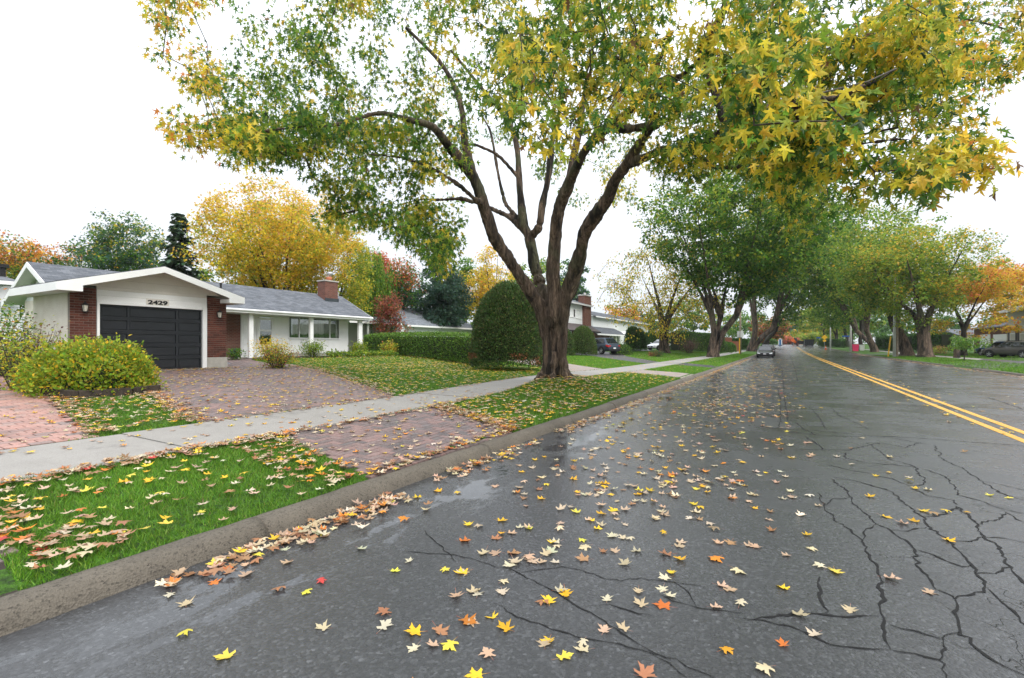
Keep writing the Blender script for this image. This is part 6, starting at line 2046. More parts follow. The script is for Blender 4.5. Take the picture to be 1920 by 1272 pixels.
car('parked_car', 'dark blue-grey SUV seen from behind in the driveway by the dome cedar', u, v, math.radians(62), 'paint_navy', 'suv')
u, v = at(1238, 71)
car('parked_car', 'white hatchback in the driveway behind the drooping tree', u, v, math.radians(150), 'paint_white', 'hatch')
u, v = 66.5 + 2.2, 2.05
car('parked_car', 'black sedan facing us, first car parked at the left kerb', u, v, PI, 'paint_black', 'sedan')
car('parked_car', 'dark car parked right behind the black sedan', 76.5, 2.0, PI, 'paint_dark', 'suv')
u, v = 64.0, -20.6
u, v = at(1900, 47)
car('parked_car', 'grey-brown crossover in the driveway at the right edge', u, v, math.radians(38), 'paint_grey', 'suv')
u, v = at(1880, 53)
car('parked_car', 'blue car half hidden behind the grey crossover', u, v, math.radians(38), 'paint_blue', 'suv')

# ---------------------------------------------------------------- street furniture
def post(name, label, cat, x, t, top, r, mat, r1=None, group=None, tilt=0):
    u, v = at(x, t)
    b = gz(u, v)
    root = empty(name, label, cat, u, v, b, group)
    MB().tube([(u, v, b - .2), (u + tilt, v, b + top)], [r, r1 or r * .8], 12).build('shaft', mat, root, smoothf=True)
    return root, u, v, b
def board(name, mat, parent, c, w, h, face=(-1, 0), th=.02, bevel=.005, rot45=False):
    """flat sign whose face looks along -u (towards the camera)"""
    u, v, z = c
    if rot45:
        P = [(u, v, z - h / 2), (u, v + w / 2, z), (u, v, z + h / 2), (u, v - w / 2, z)]
    else:
        P = [(u, v - w / 2, z - h / 2), (u, v + w / 2, z - h / 2), (u, v + w / 2, z + h / 2), (u, v - w / 2, z + h / 2)]
    return MB().prism(P, (th, 0, 0)).build(name, mat, parent)
r_, u, v, b = post('utility_pole', 'brown wooden utility pole with yellow guard and white box, left boulevard', 'pole', 1388, 70, 10.5, .15, T['pole_wood'], .11)
MB().tube([(u - .22, v + .1, b - .1), (u - .18, v + .08, b + 2.3)], .065, 8).build('guard', T['yellow'], r_)
box('meter_box', T['pole_white'], r_, u - .3, u - .16, v - .42, v - .02, b + 2.4, b + 3.3, .02)
box('meter_box', T['alu'], r_, u - .3, u - .16, v + .05, v + .4, b + 2.4, b + 3.3, .02)
box('crossarm', T['pole_wood'], r_, u - .06, u + .06, v - 1.1, v + 1.1, b + 9.6, b + 9.75)
for q in (-1, -.4, .4, 1):
    MB().lathe((u, v + q, b + 9.75), [(.03, 0), (.06, .05), (.06, .14), (.03, .18)], 8).build('insulator', T['pole_white'], r_)
for x, t, top, lab, wood in ((1677, 57, 9.5, 'pale pole with a yellow guard beside the massive right-hand trunks', True), (1595, 90, 8.5, 'slim pale street-lamp pole carrying the blue street sign', False), (1557, 118, 8.5, 'farthest pale pole on the right kerb near the yellow sign', False)):
    r_, u, v, b = post('street_pole', lab, 'pole', x, t, top, .16, T['pole_white'], .10)
    MB().tube([(u, v, b + top - .1), (u, v + 1.2, b + top + .5), (u, v + 2.4, b + top + .55)], [.05, .045, .04], 8).build('lamp_arm', T['alu'], r_)
    MB().box(u - .12, u + .12, v + 2.3, v + 2.95, b + top + .48, b + top + .6).build('lamp_head', T['alu'], r_, .03)
    box('base_plate', T['steel'], r_, u - .22, u + .22, v - .22, v + .22, b, b + .05)
    if wood:
        MB().tube([(u + .12, v - .26, b - .2), (u + .12, v - .26, b + top)], .14, 10).build('wood_pole', T['pole_wood'], r_)
        MB().tube([(u - .1, v + .62, b - .1), (u - .05, v + .35, b + 2.4)], .07, 8).build('guard', T['yellow'], r_)
u, v = at(1588, 88)
s_, u, v, b = post('street_sign', 'blue street-name sign beside the slim pale pole', 'sign', 1592, 89, 3.0, .03, T['steel'])
board('name_plate', T['signblue'], s_, (u - .04, v + .5, b + 2.85), 1.15, .24)
s_, u, v, b = post('warning_sign', 'yellow diamond warning sign with a square tab far right', 'sign', 1546, 125, 2.9, .04, T['steel'])
board('diamond', T['yellow'], s_, (u - .05, v, b + 2.95), 1.3, 1.3, rot45=True)
board('tab', T['yellow'], s_, (u - .05, v, b + 2.05), .7, .5)
s_, u, v, b = post('street_sign', 'small far blue sign left of the yellow diamond sign', 'sign', 1537, 150, 2.8, .04, T['steel'])
board('name_plate', T['signblue'], s_, (u - .05, v + .3, b + 2.7), 1.1, .35)
s_, u, v, b = post('roadwork_sign', 'orange diamond roadwork sign standing at the end of the road', 'sign', 1487, 165, 1.6, .04, T['steel'])
board('diamond', T['orange'], s_, (u - .05, v, b + 1.75), 1.4, 1.4, rot45=True)
for q in (-1, 1):
    MB().tube([(u, v, b + .8), (u + .1, v + q * .7, b)], .03, 6).build('leg', T['steel'], s_)
def cone_(x, t, lab):
    u, v = at(x, t); b = gz(u, v) if abs(v) > 3.5 and (v > 3.5 or v < -10.1) else rise(u)
    r = empty('traffic_cone', lab, 'cone', u, v, b)
    box('base', T['orange'], r, u - .28, u + .28, v - .28, v + .28, b, b + .05)
    MB().lathe((u, v, b + .05), [(.2, 0), (.13, .35), (.11, .45), (.05, .8), (.03, .85)], 12).build('cone', T['orange'], r, smoothf=True)
    MB().lathe((u, v, b + .05), [(.143, .34), (.118, .5)], 12).build('reflective_band', T['plate'], r, smoothf=True)
cone_(1548, 115, 'orange traffic cone on the right grass below the yellow sign')
cone_(1496, 160, 'left orange cone at the far road works')
cone_(1509, 160, 'right orange cone at the far road works')
# portable toilet
u, v = at(1463, 168); b = rise(u)
r = empty('portable_toilet', 'blue and white portable toilet at the far left kerb', 'toilet', u, v, b)
box('cabin', T['blue'], r, u - .55, u + .55, v - .6, v + .6, b + .08, b + 2.1, .03)
box('base', T['dumpster'], r, u - .6, u + .6, v - .62, v + .62, b, b + .08)
MB().prism([(u - .6, v - .66, b + 2.1), (u - .6, v + .66, b + 2.1), (u - .6, v + .35, b + 2.4), (u - .6, v - .35, b + 2.4)], (1.2, 0, 0)).build('roof', T['plate'], r)
box('door', T['plate'], r, u - .59, u - .555, v - .6, v - .25, b + .2, b + 2.0)
box('door_frame', T['plate'], r, u - .59, u - .555, v + .3, v + .6, b + .2, b + 2.0)
# dumpster
u, v = at(1517, 150); b = rise(u)
r = empty('dumpster', 'dark steel dumpster standing on the road far ahead', 'dumpster', u, v, b)
mb = MB()
L0 = [(u - 1.3, v - 1.15, b + .2), (u + 4.5, v - 1.15, b + .2), (u + 4.5, v + 1.15, b + .2), (u - 1.3, v + 1.15, b + .2)]
mb.prism(L0, (0, 0, 1.9)).build('container', T['dumpster'], r)
for k in range(5):
    q = v - 1.1 + k * .55
    box('rib', T['black'], r, u - 1.38, u - 1.302, q - .05, q + .05, b + .25, b + 2.05)
box('rim', T['black'], r, u - 1.42, u + 4.6, v - 1.22, v + 1.22, b + 2.1, b + 2.2)
for k in (-.8, .8):
    MB().tube([(u - 1.2, v + k - .1, b + .12), (u - 1.2, v + k + .1, b + .12)], .12, 10).build('roller', T['rubber'], r)
# low trailer and excavator beside it
u, v = at(1501, 158); b = rise(u)
r = empty('flatbed_trailer', 'low flatbed trailer parked left of the dumpster', 'trailer', u, v, b)
box('deck', T['dumpster'], r, u - 1, u + 4, v - 1.1, v + 1.1, b + .6, b + .8)
box('headboard', T['black'], r, u + 3.9, u + 4.0, v - 1.1, v + 1.1, b + .8, b + 1.7)
for k in (-.95, .95):
    for q in (1.2, 2.1):
        MB().tube([(u + q, v + k - .12, b + .35), (u + q, v + k + .12, b + .35)], .35, 14).build('wheel', T['rubber'], r)
u, v = at(1490, 176); b = rise(u)
r = empty('mini_excavator', 'small orange excavator at the end of the road', 'excavator', u, v, b)
for k in (-.7, .7):
    MB().prism([(u - 1.0, v + k - .2, b + .1), (u - .8, v + k - .2, b), (u + .8, v + k - .2, b), (u + 1.0, v + k - .2, b + .1), (u + 1.0, v + k - .2, b + .45), (u + .8, v + k - .2, b + .55), (u - .8, v + k - .2, b + .55), (u - 1.0, v + k - .2, b + .45)], (0, .4, 0)).build('track', T['rubber'], r)
box('chassis', T['orange'], r, u - .8, u + .9, v - .8, v + .8, b + .6, b + 1.3, .06)
cb = MB().box(u - .3, u + .7, v - .75, v + .2, b + 1.3, b + 2.4).build('cab', T['black'], r, .05)
box('pane', T['carglass'], cb, u - .32, u - .305, v - .65, v + .1, b + 1.5, b + 2.3)
MB().tube([(u - .8, v + .4, b + 1.2), (u - 1.4, v + .5, b + 2.6), (u - 2.6, v + .6, b + 2.2)], [.14, .13, .11], 6).build('boom', T['orange'], r)
MB().tube([(u - 2.6, v + .6, b + 2.2), (u - 2.9, v + .6, b + .8)], [.1, .08], 6).build('stick', T['orange'], r)
MB().prism([(u - 3.1, v + .3, b + .9), (u - 2.7, v + .3, b + .8), (u - 2.6, v + .3, b + .4), (u - 3.0, v + .3, b + .3)], (0, .6, 0)).build('bucket', T['black'], r)
# wheelie bins, stump post, brown fence, red flag marker
def bin_(x, t, mat, lab, w=.6, h=1.05):
    u, v = at(x, t); b = gz(u, v)
    r = empty('wheeled_bin', lab, 'bin', u, v, b)
    a, c = w / 2 * .82, w / 2
    V = [(u - a, v - a, b + .08), (u + a, v - a, b + .08), (u + a, v + a, b + .08), (u - a, v + a, b + .08), (u - c, v - c, b + h), (u + c, v - c, b + h), (u + c, v + c, b + h), (u - c, v + c, b + h)]
    MB().add(V, [(0, 1, 2, 3), (4, 5, 6, 7), (0, 1, 5, 4), (1, 2, 6, 5), (2, 3, 7, 6), (3, 0, 4, 7)]).build('body', mat, r, .03)
    MB().box(u - c - .03, u + c + .05, v - c - .03, v + c + .03, b + h + .002, b + h + .08).build('lid', mat, r, .02)
    for k in (-1, 1):
        MB().tube([(u + a + .02, v + k * a, b + .12), (u + a + .02, v + k * (a + .07), b + .12)], .12, 10).build('wheel', T['rubber'], r)
bin_(1604, 88, T['pink'], 'bright pink bin on the right grass beside the dark trunk', .95, 1.25)
bin_(1616, 92, T['pole_white'], 'small white bin right of the pink one', .8, 1.1)
u, v = at(1794, 49); b = gz(u, v)
tag(MB().lathe((u, v, b - .05), [(.32, 0), (.28, .2), (.25, 1.0), (.22, 1.1)], 12).build('tree_stump', MT['bark'], None, smoothf=True), 'short cut tree stump on the right lawn before the orange maple', 'stump')
for i, (x, t, y0, y1, lab) in enumerate(((1364, 92, 640, 662, 'taller brown board fence panel behind the round shrubs'), (1376, 88, 648, 664, 'lower brown board fence panel beside the utility pole'))):
    u, v = at(x, t); b = gz(u, v)
    r = empty('board_fence', lab, 'fence', u, v, b)
    hh = (y1 - y0) / F * t + .3
    for k in range(9):
        box('board', T['brown_wood'], r, u - .02, u + .02, v - .8 + k * .18, v - .8 + k * .18 + .165, b, b + hh)
    box('rail', T['brown_wood'], r, u + .022, u + .06, v - .8, v + .8, b + .4, b + .5)
u, v = at(1408 + 0, 70); 
# timber edging round the bush bed
TE = [(3.7, 12.2), (5.55, 12.05), (5.75, 13.6)]
def timber(a, b, lab, h=.17):
    za, zb_ = gz(*a), gz(*b)
    d = Vector((b[0] - a[0], b[1] - a[1])).normalized()
    n = Vector((-d.y, d.x)) * .075
    N = 14
    mb = MB()
    vs_, fs = [], []
    for i in range(N + 1):
        q = i / N
        c = Vector(a).lerp(Vector(b), q)
        z = za + (zb_ - za) * q
        j = [random.uniform(-.008, .008) for _ in range(4)]
        vs_ += [(c.x - n.x + j[0], c.y - n.y, z - .05), (c.x - n.x * .95, c.y - n.y * .95 + j[0], z + h + j[1]), (c.x + n.x * .95, c.y + n.y * .95 + j[2], z + h + j[3]), (c.x + n.x, c.y + n.y, z - .05)]
    for i in range(N):
        fs += [(i * 4 + k, i * 4 + (k + 1) % 4, (i + 1) * 4 + (k + 1) % 4, (i + 1) * 4 + k) for k in range(4)]
    fs += [(0, 1, 2, 3), (N * 4, N * 4 + 1, N * 4 + 2, N * 4 + 3)]
    return tag(mb.add(vs_, fs).build('landscape_timber', T['wood'], None, .008), lab, 'timber')
timber((4.15, 12.22), (5.0, 12.12), 'weathered timber at the front of the bush bed, left half')
timber((5.02, 12.15), (5.62, 12.35), 'weathered timber at the front right of the bush bed')
timber((4.08, 12.2), (3.85, 14.4), 'weathered timber along the path side of the bush bed')
sheet('planting_bed', [(3.9, 12.25), (5.6, 12.25), (5.85, 15), (5.88, 20.5), (4.9, 20.5), (4.1, 15)], T['soil'], .03)

# ---------------------------------------------------------------- grass blades
def scatter(n, u0, u1, v0, v1):
    return RNG.uniform(u0, u1, n), RNG.uniform(v0, v1, n)
NOGRASS = [APRON, DRIVE, PATH, PATH_APRON, ENTRY, [(19.6, 8.03), (23.8, 8.03), (29.5, 14), (36, 22), (32, 22), (25.2, 14)], [(21.3, 3.78), (24.6, 3.78), (24.4, 6.18), (20.9, 6.18)], DR3,
           [(31.5, 3.78), (34.5, 3.78), (36, 6.18), (32.5, 6.18)], [(3.9, 12.25), (5.6, 12.25), (5.85, 15), (5.88, 20.5), (4.9, 20.5), (4.1, 15)], [(10.5, 17.9), (13, 17.9), (14.3, 24.0), (15.7, 23.5), (18.8, 23.0), (24.9, 22.5), (25, 26), (10.5, 26)], [(5.8, 17.8), (10.6, 17.8), (10.6, 26), (5.8, 26)]]
def grass_patch(dens, u0, u1, v0, v1, h, w, bright=1.0, seed=0):
    n = int(dens * (u1 - u0) * (v1 - v0))
    U, V = scatter(n, u0, u1, v0, v1)
    ok = np.ones(n, bool)
    for p in NOGRASS:
        ok &= ~inpoly(U, V, p)
    # ragged verges and bare patches
    d = np.array([noise.noise((a * 1.1, b * 1.1, 2.0)) for a, b in zip(U, V)])
    ok &= (d > -.42) | (RNG.random(n) < .6)
    ok &= (np.hypot(U - TREE_U, V - TREE_V) > .75)
    U, V, d = U[ok], V[ok], d[ok]
    Z = GZV(U, V) - .004
    n = len(U)
    a = RNG.random(n) * 6.28
    hh = h * RNG.uniform(.5, 1.3, n)
    ww = w * RNG.uniform(.7, 1.3, n)
    lx, ly = RNG.normal(0, .5, n) * hh, RNG.normal(0, .5, n) * hh
    B = np.stack([U, V, Z], 1)
    s_ = np.stack([np.cos(a) * ww, np.sin(a) * ww, np.zeros(n)], 1)
    P = np.stack([B - s_, B + s_, B + np.stack([lx, ly, hh], 1)], 1).reshape(-1, 3)
    col = palette(n, [((.08, .205, .016), 1), ((.12, .26, .02), 1), ((.16, .28, .03), .5), ((.20, .20, .05), .08)], .18) * bright * (1 + .25 * d[:, None])
    return P, np.repeat(col, 3, 0)
parts = [grass_patch(5600, .4, 4.4, 3.76, 6.2, .048, .0035), grass_patch(2400, 6.4, 13, 3.76, 6.2, .055, .005), grass_patch(1500, 13, 22, 3.76, 6.2, .055, .007), grass_patch(500, 22, 40, 3.76, 6.2, .06, .012, 1.15),
         grass_patch(2200, 2.6, 6.2, 8.0, 13, .05, .005), grass_patch(650, 8.4, 22, 8.0, 16, .05, .009), grass_patch(420, 11, 27, 16, 25, .055, .012),
         grass_patch(300, 22, 45, 8.0, 16, .06, .016, 1.15), grass_patch(110, 45, 80, 8, 16, .07, .03), grass_patch(110, 40, 80, 3.76, 6.2, .07, .025), grass_patch(90, 30, 80, -14.6, -10.3, .07, .03), grass_patch(60, 40, 90, -24, -16.3, .08, .035)]
P = np.concatenate([p[0] for p in parts]); C = np.concatenate([p[1] for p in parts])
me = fast_mesh('grass', toW(P), np.arange(len(P)).reshape(-1, 3), MT['grass'], np.clip(C, .003, .6))
tag(link_mesh('grass', me), 'short green lawn grass on boulevards and yards', 'grass', kind='stuff')
print('blades', len(P) // 3)

# ---------------------------------------------------------------- fallen leaves
CREAM, PALEP, TAN = (.50, .40, .26), (.45, .30, .20), (.32, .18, .09)
LP = {'cream': [(CREAM, 1), ((.55, .47, .34), .6), (PALEP, .6)], 'yellow': [((.72, .46, .03), 1), ((.66, .36, .02), .6), ((.60, .50, .06), .4)], 'orange': [((.62, .22, .03), 1), ((.50, .15, .03), .6)],
      'brown': [(TAN, 1), ((.30, .14, .07), .8), (PALEP, .6)], 'red': [((.48, .05, .04), 1)]}
FV, FF = TPL['fallen']
def bent(V, k):
    rg = np.random.default_rng(k)
    a, b, tw = rg.uniform(.1, .55), rg.uniform(-.15, .4), rg.uniform(-.25, .25)
    x, y = V[:, 0], V[:, 1]
    z = a * x * x * 1.6 + b * (y - .3) ** 2 + tw * x * (y - .3) + .07 * np.sin(5 * x + k) * np.cos(4 * y + k)
    z = np.where(y < -.03, z + .10 * rg.uniform(-.2, 1) * (-y), z)
    st = V.copy(); st[:, 2] = z * (1 if k % 5 else -.6)
    st[:, 2] -= st[:, 2].min()
    st[:, 0] *= rg.uniform(.75, 1.1)
    return st
VAR = [bent(FV, k) for k in range(10)]
def surf_z(U, V):
    z = GZV(U, V)
    on_r = (V < 3.5) & (V > -10.0)
    z = np.where(on_r, np.array([rise(a) for a in U]), z)
    z = np.where((V > WALK0) & (V < WALK1), z + .018, z)
    z = np.where((V >= 3.5) & (V < 3.77), .125 + np.array([rise(a) for a in U]), z)
    for poly in (APRON, DRIVE, PATH, PATH_APRON, ENTRY):
        z = np.where(inpoly(U, V, poly), z + .018, z)
    return z
def ok_place(U, V):
    return (V < 3.44) | (V > 3.55)
L_ = []    # (u, v, kind, lift)
def sow(n, fu, fv, mix, cond=None, lift=.0):
    U, V = fu(n), fv(n)
    ok = ok_place(U, V)
    if cond is not None:
        ok &= cond(U, V)
    U, V = U[ok], V[ok]
    ks = RNG.choice(list(mix), len(U), p=np.array(list(mix.values())) / sum(mix.values()))
    for a, b, k in zip(U, V, ks):
        L_.append((a, b, k, lift * RNG.random()))
uni = lambda a, b: (lambda n: RNG.uniform(a, b, n))
MIX = {'cream': 1.5, 'yellow': .75, 'orange': .16, 'brown': .4, 'red': .01}
MIXY = {'cream': .55, 'yellow': 1.4, 'orange': .18, 'brown': .25, 'red': .02}
MIXB = {'cream': 1.0, 'yellow': .3, 'orange': .22, 'brown': 1.35, 'red': .015}
def lane(n):
    x = RNG.normal(1.45, 1.0, n * 3)
    x = x[(x > -.25 + RNG.normal(0, .2, n * 3)) & (x < 3.42)]
    return x[:n]
fall = lambda a, b: (lambda n: a + (b - a) * RNG.random(n) ** 1.25)
inpx = lambda U, V: px_xy(np.stack([U, V, np.zeros_like(U)], 1))[0] > -60
sow(190, uni(1.7, 6.0), lambda n: RNG.normal(1.15, .7, n), MIX, lambda U, V: V > -.3)
sow(45, uni(1.2, 5), uni(1.2, 3.4), MIX)
sow(420, uni(4.5, 14), lane, MIX)
sow(560, uni(12, 30), lane, MIX)
sow(330, uni(28, 62), lane, MIX)
sow(40, uni(1.5, 9), uni(-1.4, .2), {'cream': 1, 'yellow': 1, 'brown': .6})
sow(150, uni(4, 40), uni(-9.5, -.3), {'cream': 1, 'yellow': 1, 'brown': .4})
sow(170, uni(6, 40), uni(-3.9, -3.0), MIXY)
# gutter drift
gut = lambda n: 3.43 - np.abs(RNG.normal(0, .13, n))
sow(190, uni(1.5, 3.6), lambda n: 3.43 - np.abs(RNG.normal(0, .16, n)), MIXB, inpx, .03)
sow(420, uni(4.2, 14), gut, MIXB, lambda U, V: np.array([noise.noise((a * .9, 1, 3)) > -.25 for a in U]), .03)
sow(1200, uni(12, 60), gut, MIXB, None, .03)
sow(900, uni(28, 90), lambda n: -10.02 + np.abs(RNG.normal(0, .3, n)), MIXB, None, .03)
sow(500, uni(34, 80), uni(-16.5, -10.4), MIXB)
# boulevard near patch
near = lambda U, V: ~inpoly(U, V, APRON)
sow(150, uni(.9, 4.3), uni(3.8, 6.2), MIX, near, .02)
sow(330, uni(3.0, 4.7), uni(3.8, 6.2), MIXB, lambda U, V: near(U, V) & (U > 4.35 - (6.15 - V) * .3 - .75), .04)
sow(130, lambda n: 1.1 + np.abs(RNG.normal(0, .28, n)) , uni(3.8, 6.15), MIXB, None, .03)
sow(260, uni(1.2, 4.4), lambda n: 6.17 - np.abs(RNG.normal(0, .14, n)), MIXB, None, .03)
# paved apron
sow(190, uni(3.6, 7.7), uni(3.78, 6.15), MIX, lambda U, V: inpoly(U, V, APRON))
sow(160, uni(3.6, 7.7), lambda n: 6.16 - np.abs(RNG.normal(0, .10, n)), MIXB, lambda U, V: inpoly(U, V, APRON), .03)
sow(130, uni(3.7, 7.0), lambda n: 3.78 + np.abs(RNG.normal(0, .09, n)), MIXB, None, .03)
sow(420, lambda n: RNG.normal(0, .16, n), uni(3.8, 6.15), MIXB, None, .0)
for i in range(len(L_) - 1, -1, -1):      # the last batch runs along the apron's right edge
    a, b, k, l = L_[i]
    if abs(a) > .9:
        break
    L_[i] = (6.75 + (b - 3.76) * .40 + a + .06, b, k, .04 * random.random())
# mound and far boulevard
sow(900, uni(6.8, 13.5), uni(3.8, 6.2), {'cream': 1.1, 'yellow': 1, 'orange': .2, 'brown': .9}, near, .03)
sow(520, uni(11, 20.8), uni(3.8, 6.2), MIXY, None, .03)
sow(260, lambda n: TREE_U + RNG.normal(0, .9, n), lambda n: TREE_V - .3 + RNG.normal(0, .7, n), MIXB, lambda U, V: (np.hypot(U - TREE_U, V - TREE_V) > .6) & (V < 6.2) & (V > 3.8), .03)
# sidewalk
sow(90, uni(1.5, 9), uni(6.25, 7.95), MIXY)
sow(150, uni(8, 15), uni(6.25, 7.95), {'cream': 1, 'yellow': .6, 'brown': .8})
sow(200, uni(4.3, 16), lambda n: 7.98 + RNG.normal(0, .08, n), MIXB, None, .02)
sow(120, uni(7.6, 15), lambda n: 6.2 + np.abs(RNG.normal(0, .08, n)), MIXB, None, .02)
# lawn triangle and path
tri = [(2.95, 8.05), (4.2, 8.05), (5.4, 12.2), (3.8, 12.1)]
sow(420, uni(2.9, 5.5), uni(8.05, 12.2), MIX, lambda U, V: inpoly(U, V, tri), .02)
sow(420, lambda n: RNG.normal(0, .15, n), uni(8.05, 16), MIXB)
for i in range(len(L_) - 1, -1, -1):
    a, b, k, l = L_[i]
    if abs(a) > .9:
        break
    L_[i] = (float(np.interp(b, [8, 10.2, 12.2, 16], [2.95, 3.45, 3.85, 4.65])) + a, b, k, .03 * random.random())
sow(420, lambda n: RNG.normal(0, .16, n), uni(8.05, 14), MIXB)
for i in range(len(L_) - 1, -1, -1):
    a, b, k, l = L_[i]
    if abs(a) > .9:
        break
    L_[i] = (float(np.interp(b, [8, 10, 12.3, 15], [4.25, 4.75, 5.45, 5.95])) + a, b, k, .03 * random.random())
sow(70, uni(.5, 3.4), uni(8.1, 13), MIXY, lambda U, V: inpoly(U, V, PATH))
# driveway
indrive = lambda U, V: inpoly(U, V, DRIVE)
sow(1500, uni(4.2, 13), uni(8.05, 17.8), {'cream': .7, 'yellow': 1.2, 'brown': .25, 'orange': .2}, indrive)
sow(600, lambda n: RNG.normal(0, .2, n), uni(8.05, 17.5), MIXB)
for i in range(len(L_) - 1, -1, -1):
    a, b, k, l = L_[i]
    if abs(a) > .95:
        break
    L_[i] = (float(np.interp(b, [8.03, 11.5, 15.5, 17.4], [8.65, 10.4, 12.4, 13.0])) + a, b, k, .03 * random.random())
sow(220, uni(6.2, 10.7), lambda n: 17.8 - np.abs(RNG.normal(0, .12, n)), MIXB, None, .03)
# main lawn
inlawn = lambda U, V: ~inpoly(U, V, DRIVE) & ~inpoly(U, V, ENTRY)
sow(2500, uni(8.8, 20.5), uni(8.05, 16.5), MIXY, lambda U, V: inlawn(U, V) & (U > 8.65 + (V - 8) * .47), .025)
sow(1900, uni(13, 26), uni(14, 22.7), MIXY, lambda U, V: inlawn(U, V) & (U > 8.65 + (V - 8) * .47), .025)
sow(200, uni(20, 40), uni(8.1, 15), MIXY)
sow(260, uni(20, 48), uni(3.8, 8), MIXY)
sow(300, uni(40, 60), uni(8, 14), MIXB)
U = np.array([x[0] for x in L_]); V = np.array([x[1] for x in L_])
Z = surf_z(U, V) + np.array([x[3] for x in L_]) + .003
grassy = (((V > 3.8) & (V < WALK0)) | (V > WALK1))
for poly in (APRON, DRIVE, PATH, PATH_APRON, ENTRY):
    grassy &= ~inpoly(U, V, poly)
Z = Z + np.where(grassy, np.where(V > 8, .042, .030), 0)
PXs, PYs, PTs = px_xy(np.stack([U, V, Z], 1))
vis = (PXs > -40) & (PXs < 1960) & (PYs < 1300) & (PTs > .5)
order = [i for i in np.argsort(PTs) if vis[i]]
# nearest leaves: each one an object
near_ids = order[:300]
MESH = {}
lab = {'cream': 'pale cream fallen maple leaf', 'yellow': 'bright yellow fallen maple leaf', 'orange': 'orange fallen maple leaf', 'brown': 'tan-brown fallen maple leaf', 'red': 'dark red fallen maple leaf'}
def where(u, v):
    return 'lying on the wet asphalt in the foreground' if v < 3.2 else 'drifted against the near kerb' if v < 3.8 else 'lying on the near grass boulevard'
for i in near_ids:
    k = L_[i][2]
    q = int(RNG.integers(0, 10)); c = int(RNG.integers(0, 4))
    key = (k, q, c)
    if key not in MESH:
        col = palette(1, LP[k], .12)
        cols = np.repeat(col, len(FV), 0)
        cols[-2:] = (.30, .05, .03)
        MESH[key] = fast_mesh('fallen_leaf', VAR[q] * np.array([1, 1, .8]), FF, MT['litter'], cols)
    o = bpy.data.objects.new('fallen_leaf', MESH[key])
    s_ = RNG.uniform(.062, .10)
    o.scale = (s_, s_, s_)
    o.rotation_euler = (RNG.normal(0, .08), RNG.normal(0, .08), RNG.random() * 6.28)
    o.location = W(U[i], V[i], Z[i])
    COL.objects.link(o)
    size_w = 'small' if s_ < .074 else 'large' if s_ > .088 else 'mid-sized'
    X_, Y_ = PXs[i], PYs[i]
    a_ = (o.rotation_euler[2] + math.pi / 2) % (2 * math.pi)      # world direction of the leaf tip
    dx_, dy_ = math.cos(a_), math.sin(a_)
    tr_ = dx_ * CC + dy_ * SS                                      # towards picture right
    tf_ = -dx_ * SS + dy_ * CC                                     # away from the camera
    tip_w = ('tip to the right' if tr_ > 0 else 'tip to the left') if abs(tr_) > abs(tf_) else ('tip away from us' if tf_ > 0 else 'tip towards us')
    if V[i] < 3.2:
        zone = 'on asphalt ' + ('along the bottom edge' if Y_ > 1150 else 'in the near foreground' if Y_ > 1020 else 'in mid-foreground') + (', left' if X_ < 640 else ', centre' if X_ < 1200 else ', right')
        grp = 'fallen leaves on the wet asphalt'
    elif V[i] < 3.8:
        zone = 'drifted against the near kerb, ' + ('far left' if X_ < 150 else 'left part' if X_ < 300 else 'middle part' if X_ < 450 else 'right part')
        grp = 'fallen leaves drifted against the near kerb'
    else:
        zone = 'on near grass, ' + ('path end' if X_ < 120 else 'middle' if X_ < 330 else 'driveway end') + (', by kerb' if V[i] < 4.6 else ', by sidewalk' if V[i] > 5.5 else '')
        grp = 'fallen leaves on the near grass strip'
    cw = {'cream': 'pale cream', 'yellow': 'bright yellow', 'orange': 'orange', 'brown': 'tan-brown', 'red': 'dark red'}[k]
    tag(o, f'{size_w} {cw} leaf, {tip_w}, {zone}', 'leaf', grp)
rest = [i for i in range(len(L_)) if i not in set(near_ids) and (PXs[i] > -200)]
Vv, Ff, Cc = [], [], []
K = len(FV)
j = -1
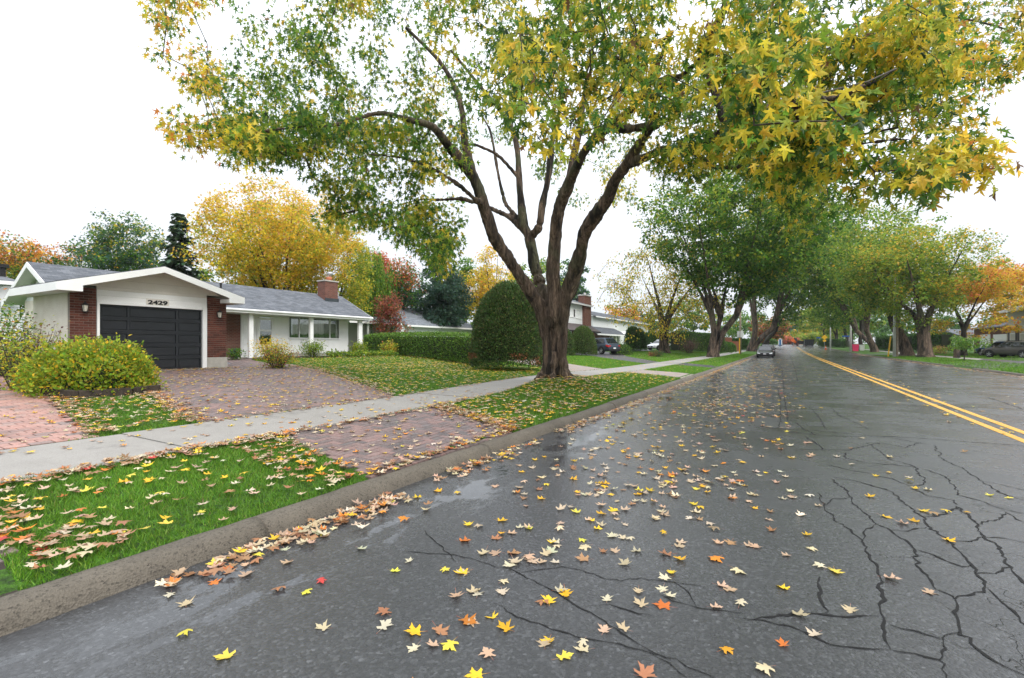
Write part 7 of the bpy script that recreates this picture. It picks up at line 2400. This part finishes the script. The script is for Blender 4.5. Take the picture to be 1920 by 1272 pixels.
for i in rest:
    far_ = PTs[i] > 11
    if far_:
        continue
    T0 = VAR[int(RNG.integers(0, 10))] * RNG.uniform(.062, .098) * np.array([1, 1, .9])
    a = RNG.random() * 6.28
    j += 1
    ca, sa = math.cos(a), math.sin(a)
    tx, ty = RNG.normal(0, .12), RNG.normal(0, .12)
    x, y = T0[:, 0] * ca - T0[:, 1] * sa, T0[:, 0] * sa + T0[:, 1] * ca
    Vv.append(np.stack([U[i] + x, V[i] + y, Z[i] + T0[:, 2] + np.maximum(0, x * tx + y * ty)], 1))
    Ff.append(FF + j * K)
    c = np.repeat(palette(1, LP[L_[i][2]], .14), K, 0); c[-2:] = (.28, .08, .04)
    Cc.append(c)
# farther leaves with fewer points
sum0 = sum(len(q) for q in Vv)
FAR = [i for i in rest if PTs[i] > 11]
MV, MF = TPL['maple']
for i in FAR:
    T0 = MV * np.array([1, 1, 1 if RNG.random() < .7 else -1]) * RNG.uniform(.085, .125)
    T0[:, 2] -= T0[:, 2].min()
    a = RNG.random() * 6.28
    ca, sa = math.cos(a), math.sin(a)
    x, y = T0[:, 0] * ca - T0[:, 1] * sa, T0[:, 0] * sa + T0[:, 1] * ca
    Ff.append(MF + sum0)
    sum0 += len(MV)
    Vv.append(np.stack([U[i] + x, V[i] + y, Z[i] + T0[:, 2]], 1))
    Cc.append(np.repeat(palette(1, LP[L_[i][2]], .14), len(MV), 0))
me = fast_mesh('leaf_litter', toW(np.concatenate(Vv)), np.concatenate(Ff), MT['litter'], np.concatenate(Cc))
tag(link_mesh('leaf_litter', me), 'yellow, cream and brown fallen leaves scattered over lawn, drive and road', 'leaves', kind='stuff')
print('leaves', len(L_))

# ---------------------------------------------------------------- thin autumn haze over the whole street
hb = MB().box(-40, 830, -620, 620, -1.6, 45)
hm = bpy.data.materials.new('haze')
hm.use_nodes = True
hn, hl = hm.node_tree.nodes, hm.node_tree.links
hn.clear()
ho = hn.new('ShaderNodeOutputMaterial')
hv = hn.new('ShaderNodeVolumePrincipled')
hv.inputs['Color'].default_value = (.93, .95, .98, 1)
hv.inputs['Density'].default_value = .00022
hv.inputs['Anisotropy'].default_value = .2
hl.new(hv.outputs[0], ho.inputs['Volume'])
tag(hb.build('haze', hm), 'pale thin haze over the street', 'haze', kind='stuff')
